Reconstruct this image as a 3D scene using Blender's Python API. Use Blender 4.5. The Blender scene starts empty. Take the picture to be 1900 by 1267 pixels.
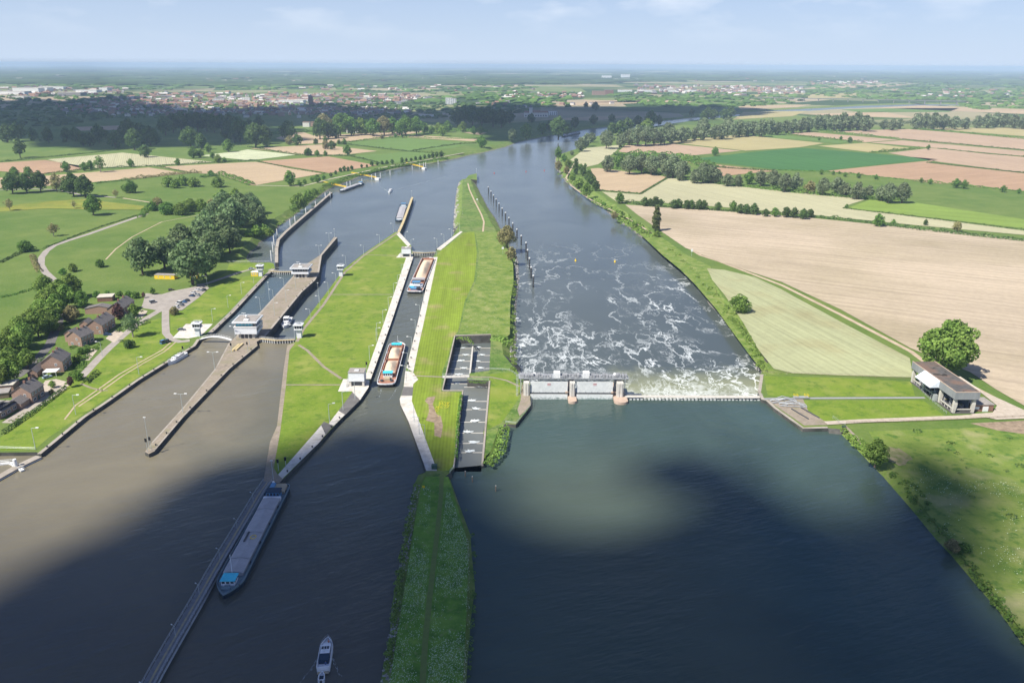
import bpy, bmesh, math, random
from mathutils import Vector, Matrix, geometry, noise
rng = random.Random(7)
R = math.radians
SC = bpy.context.scene
COL = SC.collection
# ------------------------------------------------------------ camera
HCAM, FPX, YINF = 149.0, 1478.0, 120.0
PITCH = math.atan((633.5-YINF)/FPX); ROLL = R(0.25)
cam_d = bpy.data.cameras.new('camera'); cam = bpy.data.objects.new('camera', cam_d); COL.objects.link(cam)
cam_d.sensor_width = 36; cam_d.lens = 36*FPX/1900; cam_d.clip_start = 1; cam_d.clip_end = 80000
CM = Matrix.Rotation(math.pi/2-PITCH, 4, 'X') @ Matrix.Rotation(ROLL, 4, 'Z')
CM.translation = (0, 0, HCAM)
cam.matrix_world = CM
SC.camera = cam
C3 = CM.to_3x3()
# ------------------------------------------------------------ light
SUN_EL, SUN_AZ = 50.0, 37.0            # light travels towards (+cos az, +sin az)
w = bpy.data.worlds.new('World'); SC.world = w; w.use_nodes = True
nt = w.node_tree; nt.nodes.clear()
sky = nt.nodes.new('ShaderNodeTexSky'); sky.sky_type = 'NISHITA'; sky.sun_disc = False
sky.sun_elevation = R(SUN_EL)
# sky's sun azimuth is measured from +Y clockwise; the sun stands towards (-cos az, -sin az)
sky.sun_rotation = math.atan2(-math.cos(R(SUN_AZ)), -math.sin(R(SUN_AZ)))
sky.altitude = 50; sky.air_density = 1.0; sky.dust_density = 0.0; sky.ozone_density = 5.0
bg = nt.nodes.new('ShaderNodeBackground'); bg.inputs['Strength'].default_value = 0.042
out = nt.nodes.new('ShaderNodeOutputWorld')
tc = nt.nodes.new('ShaderNodeTexCoord'); mp = nt.nodes.new('ShaderNodeMapping')
mp.inputs['Scale'].default_value = (1.0, 1.0, 3.0)
ns = nt.nodes.new('ShaderNodeTexNoise'); ns.inputs['Scale'].default_value = 7; ns.inputs['Detail'].default_value = 8
ns.inputs['Roughness'].default_value = 0.55
cr = nt.nodes.new('ShaderNodeValToRGB'); cr.color_ramp.elements[0].position = 0.50; cr.color_ramp.elements[1].position = 0.72
cr.color_ramp.elements[1].color = (0.75, 0.75, 0.75, 1)
sx = nt.nodes.new('ShaderNodeSeparateXYZ'); mr = nt.nodes.new('ShaderNodeMapRange')
mr.inputs['From Min'].default_value = 0.02; mr.inputs['From Max'].default_value = 0.09
mu = nt.nodes.new('ShaderNodeMath'); mu.operation = 'MULTIPLY'
mx = nt.nodes.new('ShaderNodeMixRGB'); mx.inputs['Color2'].default_value = (15.0, 15.6, 16.6, 1)
L = nt.links.new
L(tc.outputs['Generated'], mp.inputs['Vector']); L(mp.outputs['Vector'], ns.inputs['Vector']); L(ns.outputs['Fac'], cr.inputs['Fac'])
L(tc.outputs['Generated'], sx.inputs[0]); L(sx.outputs['Z'], mr.inputs['Value'])
L(cr.outputs['Color'], mu.inputs[0]); L(mr.outputs['Result'], mu.inputs[1]); L(mu.outputs[0], mx.inputs['Fac'])
tn = nt.nodes.new('ShaderNodeMixRGB'); tn.blend_type = 'MULTIPLY'; tn.inputs['Fac'].default_value = 1; tn.inputs['Color2'].default_value = (0.66, 0.93, 1.42, 1)
L(sky.outputs['Color'], tn.inputs['Color1']); hz_m = nt.nodes.new('ShaderNodeMapRange'); hz_m.inputs['From Min'].default_value = 0.0; hz_m.inputs['From Max'].default_value = 0.26
hz_m.inputs['To Min'].default_value = 0.92; hz_m.inputs['To Max'].default_value = 0.0
hm = nt.nodes.new('ShaderNodeMixRGB'); hm.inputs['Color2'].default_value = (9.2, 10.9, 13.6, 1)      # pale haze low in the sky
L(sx.outputs['Z'], hz_m.inputs['Value']); L(hz_m.outputs['Result'], hm.inputs['Fac']); L(tn.outputs['Color'], hm.inputs['Color1']); L(hm.outputs['Color'], mx.inputs['Color1']); L(mx.outputs['Color'], bg.inputs['Color']); L(bg.outputs['Background'], out.inputs['Surface'])
sd = bpy.data.lights.new('sun', 'SUN'); sd.energy = 4.5; sd.angle = R(0.53); sd.color = (1.0, 0.95, 0.86)
so = bpy.data.objects.new('sun', sd); COL.objects.link(so)
LDIR = Vector((math.cos(R(SUN_AZ))*math.cos(R(SUN_EL)), math.sin(R(SUN_AZ))*math.cos(R(SUN_EL)), -math.sin(R(SUN_EL))))
so.rotation_euler = LDIR.to_track_quat('-Z', 'Y').to_euler(); so.location = (-300, -200, 500)
SC.view_settings.view_transform = 'Standard'; SC.view_settings.look = 'None'
SC.view_settings.exposure = 0.75; SC.view_settings.gamma = 1
SC.cycles.max_bounces = 6; SC.cycles.diffuse_bounces = 2; SC.cycles.glossy_bounces = 2
SC.cycles.volume_bounces = 1; SC.cycles.transparent_max_bounces = 4
SC.cycles.use_denoising = True
# ------------------------------------------------------------ levels (m)
U, LO, G = 0.0, -3.2, 1.6

def P(x, y, z=G):
    d = C3 @ Vector((x-950, -(y-633.5), -FPX))
    t = (z-HCAM)/d.z
    return Vector((d.x*t, d.y*t, z))
def sc_at(y):                                   # photo pixels per metre, sideways
    return (y-YINF)/HCAM*math.cos(PITCH)
def ang(a, b):
    A, B = P(*a[:2]), P(*b[:2]); return math.atan2(B.y-A.y, B.x-A.x)
# ------------------------------------------------------------ materials
MATS = {}
def col4(c): return (c[0], c[1], c[2], 1)
def mat(name, stops, scale=1.0, detail=4, rough=0.9, bump=0.0, bscale=None, coord='world', stretch=None, rot=0, metal=0.0,
        second=None, rnd=0.0, island=0.0, spec=0.3, alpha=None):
    """noise-driven colour; second = (colour, scale, lo, hi): patches of another real colour"""
    if name in MATS: return MATS[name]
    m = bpy.data.materials.new(name); m.use_nodes = True; MATS[name] = m
    n = m.node_tree.nodes; l = m.node_tree.links.new
    b = n['Principled BSDF']; b.inputs['Roughness'].default_value = rough; b.inputs['Metallic'].default_value = metal
    b.inputs['Specular IOR Level'].default_value = spec
    if not isinstance(stops, list):
        c = stops; stops = [(0.35, [v*0.9 for v in c]), (0.65, [min(1, v*1.08) for v in c])]
    if coord == 'world':
        g = n.new('ShaderNodeNewGeometry'); vec = g.outputs['Position']
    else:
        g = n.new('ShaderNodeTexCoord'); vec = g.outputs['Object']
    if stretch or rot:
        mpn = n.new('ShaderNodeMapping'); mpn.vector_type = 'TEXTURE'
        mpn.inputs['Rotation'].default_value = (0, 0, rot)
        s = stretch or (1, 1, 1); mpn.inputs['Scale'].default_value = s
        l(vec, mpn.inputs['Vector']); vec = mpn.outputs['Vector']
    nz = n.new('ShaderNodeTexNoise'); nz.inputs['Scale'].default_value = scale; nz.inputs['Detail'].default_value = detail
    nz.inputs['Roughness'].default_value = 0.6
    l(vec, nz.inputs['Vector'])
    rp = n.new('ShaderNodeValToRGB'); e = rp.color_ramp.elements
    e[0].position, e[0].color = stops[0][0], col4(stops[0][1]); e[1].position, e[1].color = stops[-1][0], col4(stops[-1][1])
    for p, c in stops[1:-1]:
        q = e.new(p); q.color = col4(c)
    l(nz.outputs['Fac'], rp.inputs['Fac']); colr = rp.outputs['Color']
    for sec in ([second] if second and not isinstance(second[0], (list,)) and not isinstance(second, list) else (second or [])):
        c2, s2, lo, hi = sec
        n2 = n.new('ShaderNodeTexNoise'); n2.inputs['Scale'].default_value = s2; n2.inputs['Detail'].default_value = 5
        l(vec, n2.inputs['Vector'])
        m2 = n.new('ShaderNodeMapRange'); m2.inputs['From Min'].default_value = lo; m2.inputs['From Max'].default_value = hi
        l(n2.outputs['Fac'], m2.inputs['Value'])
        mm = n.new('ShaderNodeMixRGB'); mm.inputs['Color2'].default_value = col4(c2)
        l(m2.outputs['Result'], mm.inputs['Fac']); l(colr, mm.inputs['Color1']); colr = mm.outputs['Color']
    if rnd or island:
        hs = n.new('ShaderNodeHueSaturation'); l(colr, hs.inputs['Color']); colr = hs.outputs['Color']
        val = None
        if rnd:
            oi = n.new('ShaderNodeObjectInfo'); mr_ = n.new('ShaderNodeMapRange')
            mr_.inputs['To Min'].default_value = 1-rnd; mr_.inputs['To Max'].default_value = 1+rnd
            l(oi.outputs['Random'], mr_.inputs['Value']); val = mr_.outputs['Result']
            mh = n.new('ShaderNodeMapRange'); mh.inputs['To Min'].default_value = 0.5-rnd*0.06; mh.inputs['To Max'].default_value = 0.5+rnd*0.06
            l(oi.outputs['Random'], mh.inputs['Value']); l(mh.outputs['Result'], hs.inputs['Hue'])
        if island:
            gi = n.new('ShaderNodeNewGeometry'); mi = n.new('ShaderNodeMapRange')
            mi.inputs['To Min'].default_value = 1-island; mi.inputs['To Max'].default_value = 1+island
            l(gi.outputs['Random Per Island'], mi.inputs['Value'])
            if val:
                ml = n.new('ShaderNodeMath'); ml.operation = 'MULTIPLY'; l(val, ml.inputs[0]); l(mi.outputs['Result'], ml.inputs[1]); val = ml.outputs[0]
            else: val = mi.outputs['Result']
        l(val, hs.inputs['Value'])
    l(colr, b.inputs['Base Color'])
    if bump:
        nb = n.new('ShaderNodeTexNoise'); nb.inputs['Scale'].default_value = bscale or scale*3; nb.inputs['Detail'].default_value = 5
        l(vec, nb.inputs['Vector'])
        bp = n.new('ShaderNodeBump'); bp.inputs['Strength'].default_value = 1.0; bp.inputs['Distance'].default_value = bump
        l(nb.outputs['Fac'], bp.inputs['Height']); l(bp.outputs['Normal'], b.inputs['Normal'])
    return m
# ------------------------------------------------------------ mesh builder
class MB:
    def __init__(s, M=None): s.v = []; s.f = []; s.mi = []; s.M = M; s.cur = 0
    def add(s, vs, fs, mi=None):
        o = len(s.v); s.v += [tuple((s.M @ Vector(p)) if s.M else p) for p in vs]
        s.f += [tuple(o+i for i in f) for f in fs]; s.mi += [s.cur if mi is None else mi]*len(fs)
        return s
    def box(s, x0, x1, y0, y1, z0, z1, mi=None):
        return s.add([(x0,y0,z0),(x1,y0,z0),(x1,y1,z0),(x0,y1,z0),(x0,y0,z1),(x1,y0,z1),(x1,y1,z1),(x0,y1,z1)],
              [(3,2,1,0),(4,5,6,7),(0,1,5,4),(1,2,6,5),(2,3,7,6),(3,0,4,7)], mi)
    def bar(s, a, b, r, n=5, r2=None, mi=None):
        a, b = Vector(a), Vector(b); d = (b-a)
        if d.length < 1e-6: return s
        q = d.to_track_quat('Z', 'Y'); r2 = r if r2 is None else r2; vs = []
        for p, rr in ((a, r), (b, r2)):
            for i in range(n):
                t = 2*math.pi*i/n; vs.append(tuple(p + q @ Vector((rr*math.cos(t), rr*math.sin(t), 0))))
        fs = [(i, (i+1) % n, n+(i+1) % n, n+i) for i in range(n)] + [tuple(range(n-1, -1, -1)), tuple(range(n, 2*n))]
        return s.add(vs, fs, mi)
    def prism(s, pts, z0, z1, mi=None, top=None):
        n = len(pts); vs = [(p[0], p[1], z0) for p in pts] + [(p[0], p[1], z1) for p in (top or pts)]
        return s.add(vs, [tuple(range(n-1, -1, -1)), tuple(range(n, 2*n))] + [(i, (i+1) % n, n+(i+1) % n, n+i) for i in range(n)], mi)
    def ball(s, c, r, n=8, k=5, sz=1.0, mi=None):
        vs = [(c[0], c[1], c[2]-r*sz)]
        for j in range(1, k):
            t = math.pi*j/k-math.pi/2
            for i in range(n):
                a = 2*math.pi*i/n; vs.append((c[0]+r*math.cos(t)*math.cos(a), c[1]+r*math.cos(t)*math.sin(a), c[2]+r*sz*math.sin(t)))
        vs.append((c[0], c[1], c[2]+r*sz)); T = len(vs)-1
        fs = [(0, 1+(i+1) % n, 1+i) for i in range(n)]
        for j in range(k-2):
            for i in range(n):
                a = 1+j*n; fs.append((a+i, a+(i+1) % n, a+n+(i+1) % n, a+n+i))
        a = 1+(k-2)*n; fs += [(a+i, a+(i+1) % n, T) for i in range(n)]
        return s.add(vs, fs, mi)
    def rail(s, pts, h=1.1, r=0.05, step=2.5, z=None):
        for a, b in zip(pts, pts[1:]):
            a, b = Vector(a), Vector(b); n = max(1, int((b-a).length/step))
            for i in range(n+1):
                p = a.lerp(b, i/n); s.bar(p, p+Vector((0, 0, h)), r, 4)
            for q in (h, h*0.55): s.bar(a+Vector((0, 0, q)), b+Vector((0, 0, q)), r, 4)
        return s
    def build(s, name, mats, parent=None, smooth=False):
        me = bpy.data.meshes.new(name); me.from_pydata(s.v, [], s.f)
        for m in (mats if isinstance(mats, (list, tuple)) else [mats]): me.materials.append(m)
        me.polygons.foreach_set('material_index', s.mi)
        if smooth: me.polygons.foreach_set('use_smooth', [True]*len(me.polygons))
        me.update()
        o = bpy.data.objects.new(name, me); COL.objects.link(o)
        if parent is not None: o.parent = parent
        return o
def tag(o, label=None, cat=None, group=None, kind=None):
    if label: o['label'] = label
    if cat: o['category'] = cat
    if group: o['group'] = group
    if kind: o['kind'] = kind
    return o
def empty(name, loc, rz=0, label=None, cat=None, group=None):
    o = bpy.data.objects.new(name, None); COL.objects.link(o); o.location = loc; o.rotation_euler = (0, 0, rz)
    o.empty_display_size = 1
    return tag(o, label, cat, group)
def kids(o): return [c for c in KID.get(o.name, [])]
KID = {}
def copy_tree(o, parent=None):
    c = o.copy(); COL.objects.link(c)
    if parent is not None: c.parent = parent
    for ch in CH.get(o, []): 
        CH.setdefault(c, []).append(copy_tree(ch, c))
    return c
CH = {}
def reg(root):
    """remember the children of a prototype, so copies can be made without a scene search"""
    def rec(o):
        CH[o] = [x for x in ALLO() if x.parent == o]
        for x in CH[o]: rec(x)
    rec(root); return root
def ALLO(): return list(COL.objects)
class Proto:
    def __init__(s, root): s.root = reg(root); s.used = False
    def put(s, loc, rz=0, scale=1.0, label=None, group=None, cat=None):
        o = copy_tree(s.root) if s.used else s.root; s.used = True
        o.location = loc; o.rotation_euler = (0, 0, rz); o.scale = (scale,)*3 if not isinstance(scale, tuple) else scale
        if label: o['label'] = label
        if group: o['group'] = group
        elif 'group' in o: del o['group']
        if cat: o['category'] = cat
        return o
def scrub(protos):
    for p in protos:
        if not p.used:
            def rm(o):
                for c in CH.get(o, []): rm(c)
                bpy.data.objects.remove(o)
            rm(p.root)
ORD = ['first', 'second', 'third', 'fourth', 'fifth', 'sixth', 'seventh', 'eighth', 'ninth', 'tenth', 'eleventh', 'twelfth', 'thirteenth',
       'fourteenth', 'fifteenth', 'sixteenth', 'seventeenth', 'eighteenth', 'nineteenth', 'twentieth']
def ordw(i):
    if i < 20: return ORD[i]
    t = ['twenty', 'thirty', 'forty', 'fifty', 'sixty', 'seventy'][(i+1)//10-2]
    return {'twenty': 'twentieth', 'thirty': 'thirtieth', 'forty': 'fortieth', 'fifty': 'fiftieth'}.get(t, t+'th') if (i+1) % 10 == 0 else t+'-'+ORD[(i+1) % 10-1]
ICO = None
def ico():
    global ICO
    if ICO is None:
        bm = bmesh.new(); bmesh.ops.create_icosphere(bm, subdivisions=1, radius=1)
        ICO = ([tuple(v.co) for v in bm.verts], [tuple(v.index for v in f.verts) for f in bm.faces]); bm.free()
    return ICO
def inpoly(x, y, pts):
    c = False; n = len(pts)
    for i in range(n):
        (x1, y1), (x2, y2) = pts[i][:2], pts[i-1][:2]
        if (y1 > y) != (y2 > y) and x < (x2-x1)*(y-y1)/(y2-y1)+x1: c = not c
    return c
# ================================================================ ground, water, banks
def noisy_normal(): pass
m_grass = mat('grass_meadow', [(0.3, (0.075, 0.145, 0.022)), (0.5, (0.120, 0.195, 0.035)), (0.72, (0.200, 0.240, 0.065))], 0.05, 7, 0.95, 0.25, 0.6,
              second=[((0.17, 0.19, 0.07), 0.03, 0.50, 0.72), ((0.060, 0.125, 0.02), 0.25, 0.48, 0.66), ((0.24, 0.25, 0.11), 0.8, 0.56, 0.75)])
m_lawn = mat('grass_lawn', [(0.3, (0.115, 0.190, 0.016)), (0.55, (0.155, 0.225, 0.022)), (0.75, (0.215, 0.250, 0.040))], 0.045, 7, 0.95, 0.1, 1.5,
             second=[((0.27, 0.28, 0.07), 0.07, 0.52, 0.80), ((0.085, 0.155, 0.014), 0.25, 0.50, 0.74), ((0.24, 0.25, 0.06), 0.9, 0.55, 0.82)])
m_bank = mat('grass_bank', [(0.3, (0.075, 0.14, 0.022)), (0.5, (0.135, 0.20, 0.035)), (0.72, (0.22, 0.25, 0.08))], 0.12, 8, 0.95, 0.4, 0.8,
             second=[((0.22, 0.21, 0.12), 0.5, 0.58, 0.8)])
m_rock = mat('riprap', [(0.35, (0.06, 0.055, 0.045)), (0.6, (0.26, 0.24, 0.21))], 0.9, 6, 0.9, 0.5, 1.2)
m_wall = mat('quay_wall', [(0.3, (0.05, 0.05, 0.045)), (0.7, (0.13, 0.125, 0.11))], 0.25, 6, 0.9, 0.05, 2.0, second=((0.04, 0.05, 0.035), 0.08, 0.5, 0.7))
m_conc = mat('quay_concrete', [(0.3, (0.30, 0.265, 0.22)), (0.7, (0.42, 0.375, 0.32))], 0.6, 6, 0.85, 0.02, 4, second=((0.24, 0.21, 0.165), 0.12, 0.5, 0.75))
m_white = mat('new_concrete', [(0.3, (0.50, 0.47, 0.42)), (0.7, (0.68, 0.64, 0.57))], 0.5, 7, 0.8, 0.01, 5, second=[((0.44, 0.40, 0.33), 0.30, 0.50, 0.72), ((0.50, 0.46, 0.40), 1.6, 0.55, 0.7)])
m_pave = mat('old_paving', [(0.3, (0.22, 0.185, 0.145)), (0.7, (0.34, 0.285, 0.22))], 0.8, 6, 0.9, 0.02, 3, second=((0.20, 0.19, 0.10), 0.2, 0.5, 0.8))
m_road = mat('road_asphalt', [(0.3, (0.28, 0.25, 0.22)), (0.7, (0.38, 0.34, 0.30))], 0.3, 6, 0.9)
m_darkroad = mat('asphalt_dark_shaded', [(0.3, (0.11, 0.105, 0.10)), (0.7, (0.17, 0.16, 0.15))], 0.3, 6, 0.9)  # dark asphalt; on the roads beneath the trees, shade put into the colour
m_dirt = mat('dirt_track', [(0.3, (0.36, 0.27, 0.18)), (0.7, (0.52, 0.42, 0.30))], 0.3, 6, 0.95)
m_grav = mat('gravel', [(0.3, (0.38, 0.32, 0.25)), (0.7, (0.52, 0.45, 0.37))], 0.5, 6, 0.95)

# ground: near meadow colour, far off a patchwork of woods, fields and heath
def ground_mat():
    m = bpy.data.materials.new('ground'); m.use_nodes = True; n = m.node_tree.nodes; l = m.node_tree.links.new
    b = n['Principled BSDF']; b.inputs['Roughness'].default_value = 0.95; b.inputs['Specular IOR Level'].default_value = 0.1
    g = n.new('ShaderNodeNewGeometry')
    def nz(s, d=5):
        k = n.new('ShaderNodeTexNoise'); k.inputs['Scale'].default_value = s; k.inputs['Detail'].default_value = d; l(g.outputs['Position'], k.inputs['Vector']); return k.outputs['Fac']
    def ramp(f, st):
        r = n.new('ShaderNodeValToRGB'); e = r.color_ramp.elements
        e[0].position, e[0].color = st[0][0], col4(st[0][1]); e[1].position, e[1].color = st[-1][0], col4(st[-1][1])
        for p, c in st[1:-1]: e.new(p).color = col4(c)
        l(f, r.inputs['Fac']); return r.outputs['Color']
    near = ramp(nz(0.05, 8), [(0.3, (0.064, 0.125, 0.022)), (0.5, (0.108, 0.172, 0.034)), (0.7, (0.185, 0.225, 0.066))])
    n2 = ramp(nz(0.011, 8), [(0.35, (0.080, 0.145, 0.030)), (0.65, (0.150, 0.195, 0.050))])
    n3 = ramp(nz(0.5, 7), [(0.32, (0.075, 0.145, 0.025)), (0.68, (0.215, 0.245, 0.085))])
    m0 = n.new('ShaderNodeMixRGB'); m0.inputs['Fac'].default_value = 0.35; l(near, m0.inputs['Color1']); l(n3, m0.inputs['Color2']); near = m0.outputs['Color']
    m1 = n.new('ShaderNodeMixRGB'); m1.inputs['Fac'].default_value = 0.5; l(near, m1.inputs['Color1']); l(n2, m1.inputs['Color2'])
    # far patchwork
    v = n.new('ShaderNodeTexVoronoi'); v.inputs['Scale'].default_value = 0.0022; v.inputs['Randomness'].default_value = 0.9
    l(g.outputs['Position'], v.inputs['Vector'])
    sp = n.new('ShaderNodeSeparateColor'); l(v.outputs['Color'], sp.inputs[0])
    far = ramp(sp.outputs['Red'], [(0.0, (0.045, 0.080, 0.028)), (0.35, (0.075, 0.12, 0.035)), (0.50, (0.15, 0.20, 0.06)), (0.72, (0.38, 0.31, 0.21)), (1.0, (0.16, 0.21, 0.07))])
    sp.inputs
    big = n.new('ShaderNodeMapRange'); big.inputs['From Min'].default_value = 0.55; big.inputs['From Max'].default_value = 0.66
    l(nz(0.0005, 4), big.inputs['Value'])
    wood = ramp(nz(0.01, 8), [(0.35, (0.030, 0.058, 0.020)), (0.65, (0.10, 0.14, 0.045))])
    m2 = n.new('ShaderNodeMixRGB'); l(big.outputs['Result'], m2.inputs['Fac']); l(far, m2.inputs['Color1']); l(wood, m2.inputs['Color2'])
    sy = n.new('ShaderNodeSeparateXYZ'); l(g.outputs['Position'], sy.inputs[0])
    d = n.new('ShaderNodeMapRange'); d.inputs['From Min'].default_value = 2000; d.inputs['From Max'].default_value = 2600
    l(sy.outputs['Y'], d.inputs['Value'])
    m3 = n.new('ShaderNodeMixRGB'); l(d.outputs['Result'], m3.inputs['Fac']); l(m1.outputs['Color'], m3.inputs['Color1']); l(m2.outputs['Color'], m3.inputs['Color2'])
    l(m3.outputs['Color'], b.inputs['Base Color'])
    bp = n.new('ShaderNodeBump'); bp.inputs['Distance'].default_value = 0.3; l(nz(0.7, 6), bp.inputs['Height']); l(bp.outputs['Normal'], b.inputs['Normal'])
    return m
m_ground = ground_mat()

# ---- outlines: (x, y) photo pixel of a quay's top edge, or (x, y, width, water level) for a sloping bank's waterline
def refine(pts, wob):
    out = []
    n = len(pts)
    for i in range(n):
        a, b = pts[i], pts[(i+1) % n]
        out.append(a)
        if len(a) > 3 and len(b) > 3 and wob > 0:
            A, B = a[0], b[0]
            k = min(14, max(1, int((Vector(A)-Vector(B)).length/12)))
            for j in range(1, k):
                t = j/k; p = Vector(A).lerp(Vector(B), t)
                q = noise.noise(Vector((p.x*0.03, p.y*0.03, 3.1)))*wob*2
                d = Vector(B)-Vector(A); nrm = Vector((-d.y, d.x, 0)).normalized()
                p = p+nrm*q
                out.append((tuple(p), a[1]*(1-t)+b[1]*t, a[2], 1))
    return out
def resolve(pts, wob):
    r = []
    for p in pts:
        if p[0] == 'W': r.append((Vector((p[1], p[2], G)), 0, None))
        elif len(p) == 2: r.append((P(p[0], p[1], G), 0, None))
        else: r.append((P(p[0], p[1], p[3]), p[2], p[3], 1))
    return refine(r, wob)
def shore(pts, inside, wob=1.2):
    """-> list of top points, list of foot points (foot further into the water); inside=+1 when land lies left of the walk"""
    r = resolve(pts, wob); n = len(r); top = []; foot = []
    for i in range(n):
        p = Vector(r[i][0]); a = Vector(r[i-1][0]); b = Vector(r[(i+1) % n][0]); wd = r[i][1]
        if wd == 0: top.append(Vector((p.x, p.y, G))); foot.append(Vector((p.x, p.y, -7.0))); continue
        t = (b-a); t.z = 0; t.normalize(); nr = Vector((-t.y, t.x, 0))*inside
        tp = p+nr*wd; jt = noise.noise(Vector((p.x*0.08, p.y*0.08, 9)))*0.15*wd
        top.append(Vector((tp.x, tp.y, G))+nr*jt)
        zz = r[i][2]; k = (G-zz); ext = wd*2.0/k
        foot.append(Vector((p.x-nr.x*ext, p.y-nr.y*ext, zz-2.0)))
    return top, foot
def tess(loops):
    tris = geometry.tessellate_polygon([[Vector((p.x, p.y, 0)) for p in lp] for lp in loops])
    flat = [p for lp in loops for p in lp]
    fs = []
    for t in tris:
        a, b, c = (flat[i] for i in t)
        cr = (b.x-a.x)*(c.y-a.y)-(b.y-a.y)*(c.x-a.x)
        fs.append(tuple(t) if cr > 0 else (t[0], t[2], t[1]))
    return flat, fs
def land(name, pts, mats, inside=1, outer=None, wob=1.2, holes=()):
    """one solid piece of land: flat top, banks or quay walls round the edge"""
    top, foot = shore(pts, inside, wob)
    loops = ([outer, top] if outer else [top]) + [h[0] for h in holes]
    flat, fs = tess(loops)
    mb = MB(); mb.add([tuple(p) for p in flat], fs, 0)
    def ring(tp, ft, ccw):
        n = len(tp)
        for i in range(n):
            a, b = i, (i+1) % n
            slope = (tp[a].xy-ft[a].xy).length > 0.1 and (tp[b].xy-ft[b].xy).length > 0.1
            q = [tp[a], ft[a], ft[b], tp[b]]
            if not slope:
                mb.add([tuple(v) for v in q], [(0, 1, 2, 3) if ccw else (3, 2, 1, 0)], 1)
            else:
                K = 5; rows = []
                for s_ in range(K+1):
                    row = []
                    for (t_, f_) in ((tp[a], ft[a]), (tp[b], ft[b])):
                        v = t_.lerp(f_, s_/K)
                        if 0 < s_ < K: v.z += noise.noise(v*0.25)*0.35
                        row.append(v)
                    rows.append(row)
                for s_ in range(K):
                    mb.add([tuple(rows[s_][0]), tuple(rows[s_+1][0]), tuple(rows[s_+1][1]), tuple(rows[s_][1])], [(0, 1, 2, 3) if ccw else (3, 2, 1, 0)], 2 if s_ < 3 else 3)
    ring(top, foot, inside == 1)
    for h in holes: ring(h[0], h[1], False)
    o = mb.build(name, mats); tag(o, kind='structure')
    return o
BM = [m_ground, m_wall, m_bank, m_rock]
W1, B1 = 9.0, 4.0
# the big river hole in the ground: walked with the water on the left (land on the right -> inside=-1)
hole = [('W', -420, -200), ('W', 420, -200)] + [('W', 300, 120)]
right_up = [(1960, 1275, B1, U), (1900, 1197, B1, U), (1850, 1130, B1, U), (1800, 1072, B1, U), (1762, 1030, B1, U), (1735, 1000, B1, U), (1690, 942, B1, U),
            (1640, 885, B1, U), (1600, 843, B1, U), (1560, 806, B1, U)]
abut = [(1537, 794), (1490, 795), (1468, 780), (1436, 757), (1421, 743), (1413, 741), (1406, 727), (1411, 694)]
right_dn = [(1404, 672, 8, LO), (1388, 650, 8, LO), (1362, 618, 9, LO), (1338, 588, 9, LO), (1310, 553, 9, LO), (1280, 520, 10, LO), (1258, 496, 10, LO), (1236, 477, 10, LO),
            (1212, 460, 11, LO), (1182, 436, 12, LO), (1158, 418, 12, LO), (1140, 403, 12, LO), (1115, 385.5, 14, LO), (1082, 363, 14, LO), (1051.6, 340, 14, LO),
            (1034, 317, 14, LO), (1030, 300, 12, LO), (1031, 291, 12, LO), (1046, 285, 12, LO), (1058, 281, 12, LO), (1072, 277, 12, LO), (1083, 268, 12, LO), (1098, 257, 12, LO), (1117, 251, 12, LO),
            (1165, 244.5, 14, LO), (1213, 236.4, 14, LO), (1261, 229, 16, LO), (1294, 224, 16, LO), (1380, 216, 18, LO), (1430, 212.6, 18, LO), (1487, 208.7, 18, LO),
            (1540, 205.2, 18, LO), (1605, 201.9, 20, LO), (1679, 199.4, 20, LO), (1720, 198.4, 20, LO), (1800, 197.5, 20, LO)]
far_back = [(1800, 194.2, 20, LO), (1702, 194.0, 20, LO), (1605, 196.6, 20, LO), (1540, 200.4, 20, LO), (1458, 204.0, 18, LO), (1396, 208.6, 18, LO), (1380, 211.6, 18, LO), (1330, 215.6, 16, LO),
            (1289, 218.7, 16, LO), (1221, 226, 14, LO), (1175, 231.5, 14, LO), (1125, 236.5, 12, LO), (1092, 240, 12, LO), (1051, 248, 12, LO), (1013, 254, 12, LO), (963, 264, 12, LO), (940, 273, 12, LO),
            (900, 283, 12, LO), (871, 288.5, 12, LO), (851, 294, 12, LO), (813, 302, 12, LO), (763, 308, 12, LO), (712, 318, 12, LO), (672, 327, 12, LO), (637, 341, 11, LO),
            (611, 352, 10, LO), (594, 364, 10, LO), (571, 381, 9, LO), (551, 397, 9, LO), (531, 411, 9, LO), (515, 426, 8, LO), (500, 441, 8, LO), (482, 451, 7, LO), (466, 468, 6, LO), (459, 482, 5, LO)]
left_q = [(466, 487), (508, 489.5), (510.5, 498.5), (499.6, 508), (435, 578), (392, 619), (371, 629), (362, 642), (316, 669), (258, 705), (200, 746), (158, 774), (76, 842), (68, 838.5), (-160, 841)]
hole_pts = hole + right_up + abut + right_dn + far_back + left_q + [('W', -420, 190)]
HR = 32000
outer = [Vector((-HR, -1500, G)), Vector((HR, -1500, G)), Vector((HR, HR, G)), Vector((-HR, HR, G))]
land('ground', hole_pts, BM, inside=-1, outer=outer, wob=1.5)

# lock island between the middle lock and the new lock
isl1 = [(487, 902), (499, 893), (518, 896), (593, 820), (619.7, 790), (666, 743), (684, 718), (686, 707.5), (725.4, 600), (716.5, 627), (766.7, 477), (765.8, 470), (762, 454),
        (741.5, 431.4), (734, 430.5), (673.5, 471.7), (638.5, 498.6), (600, 550.5), (565, 595.6), (551, 615), (548, 634), (533.6, 640), (526, 686), (514, 790), (501, 820)]
isl1 = [p for p in isl1 if p != (716.5, 627)]
land('ground', isl1, [m_lawn, m_wall, m_bank, m_rock], inside=1)
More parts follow.
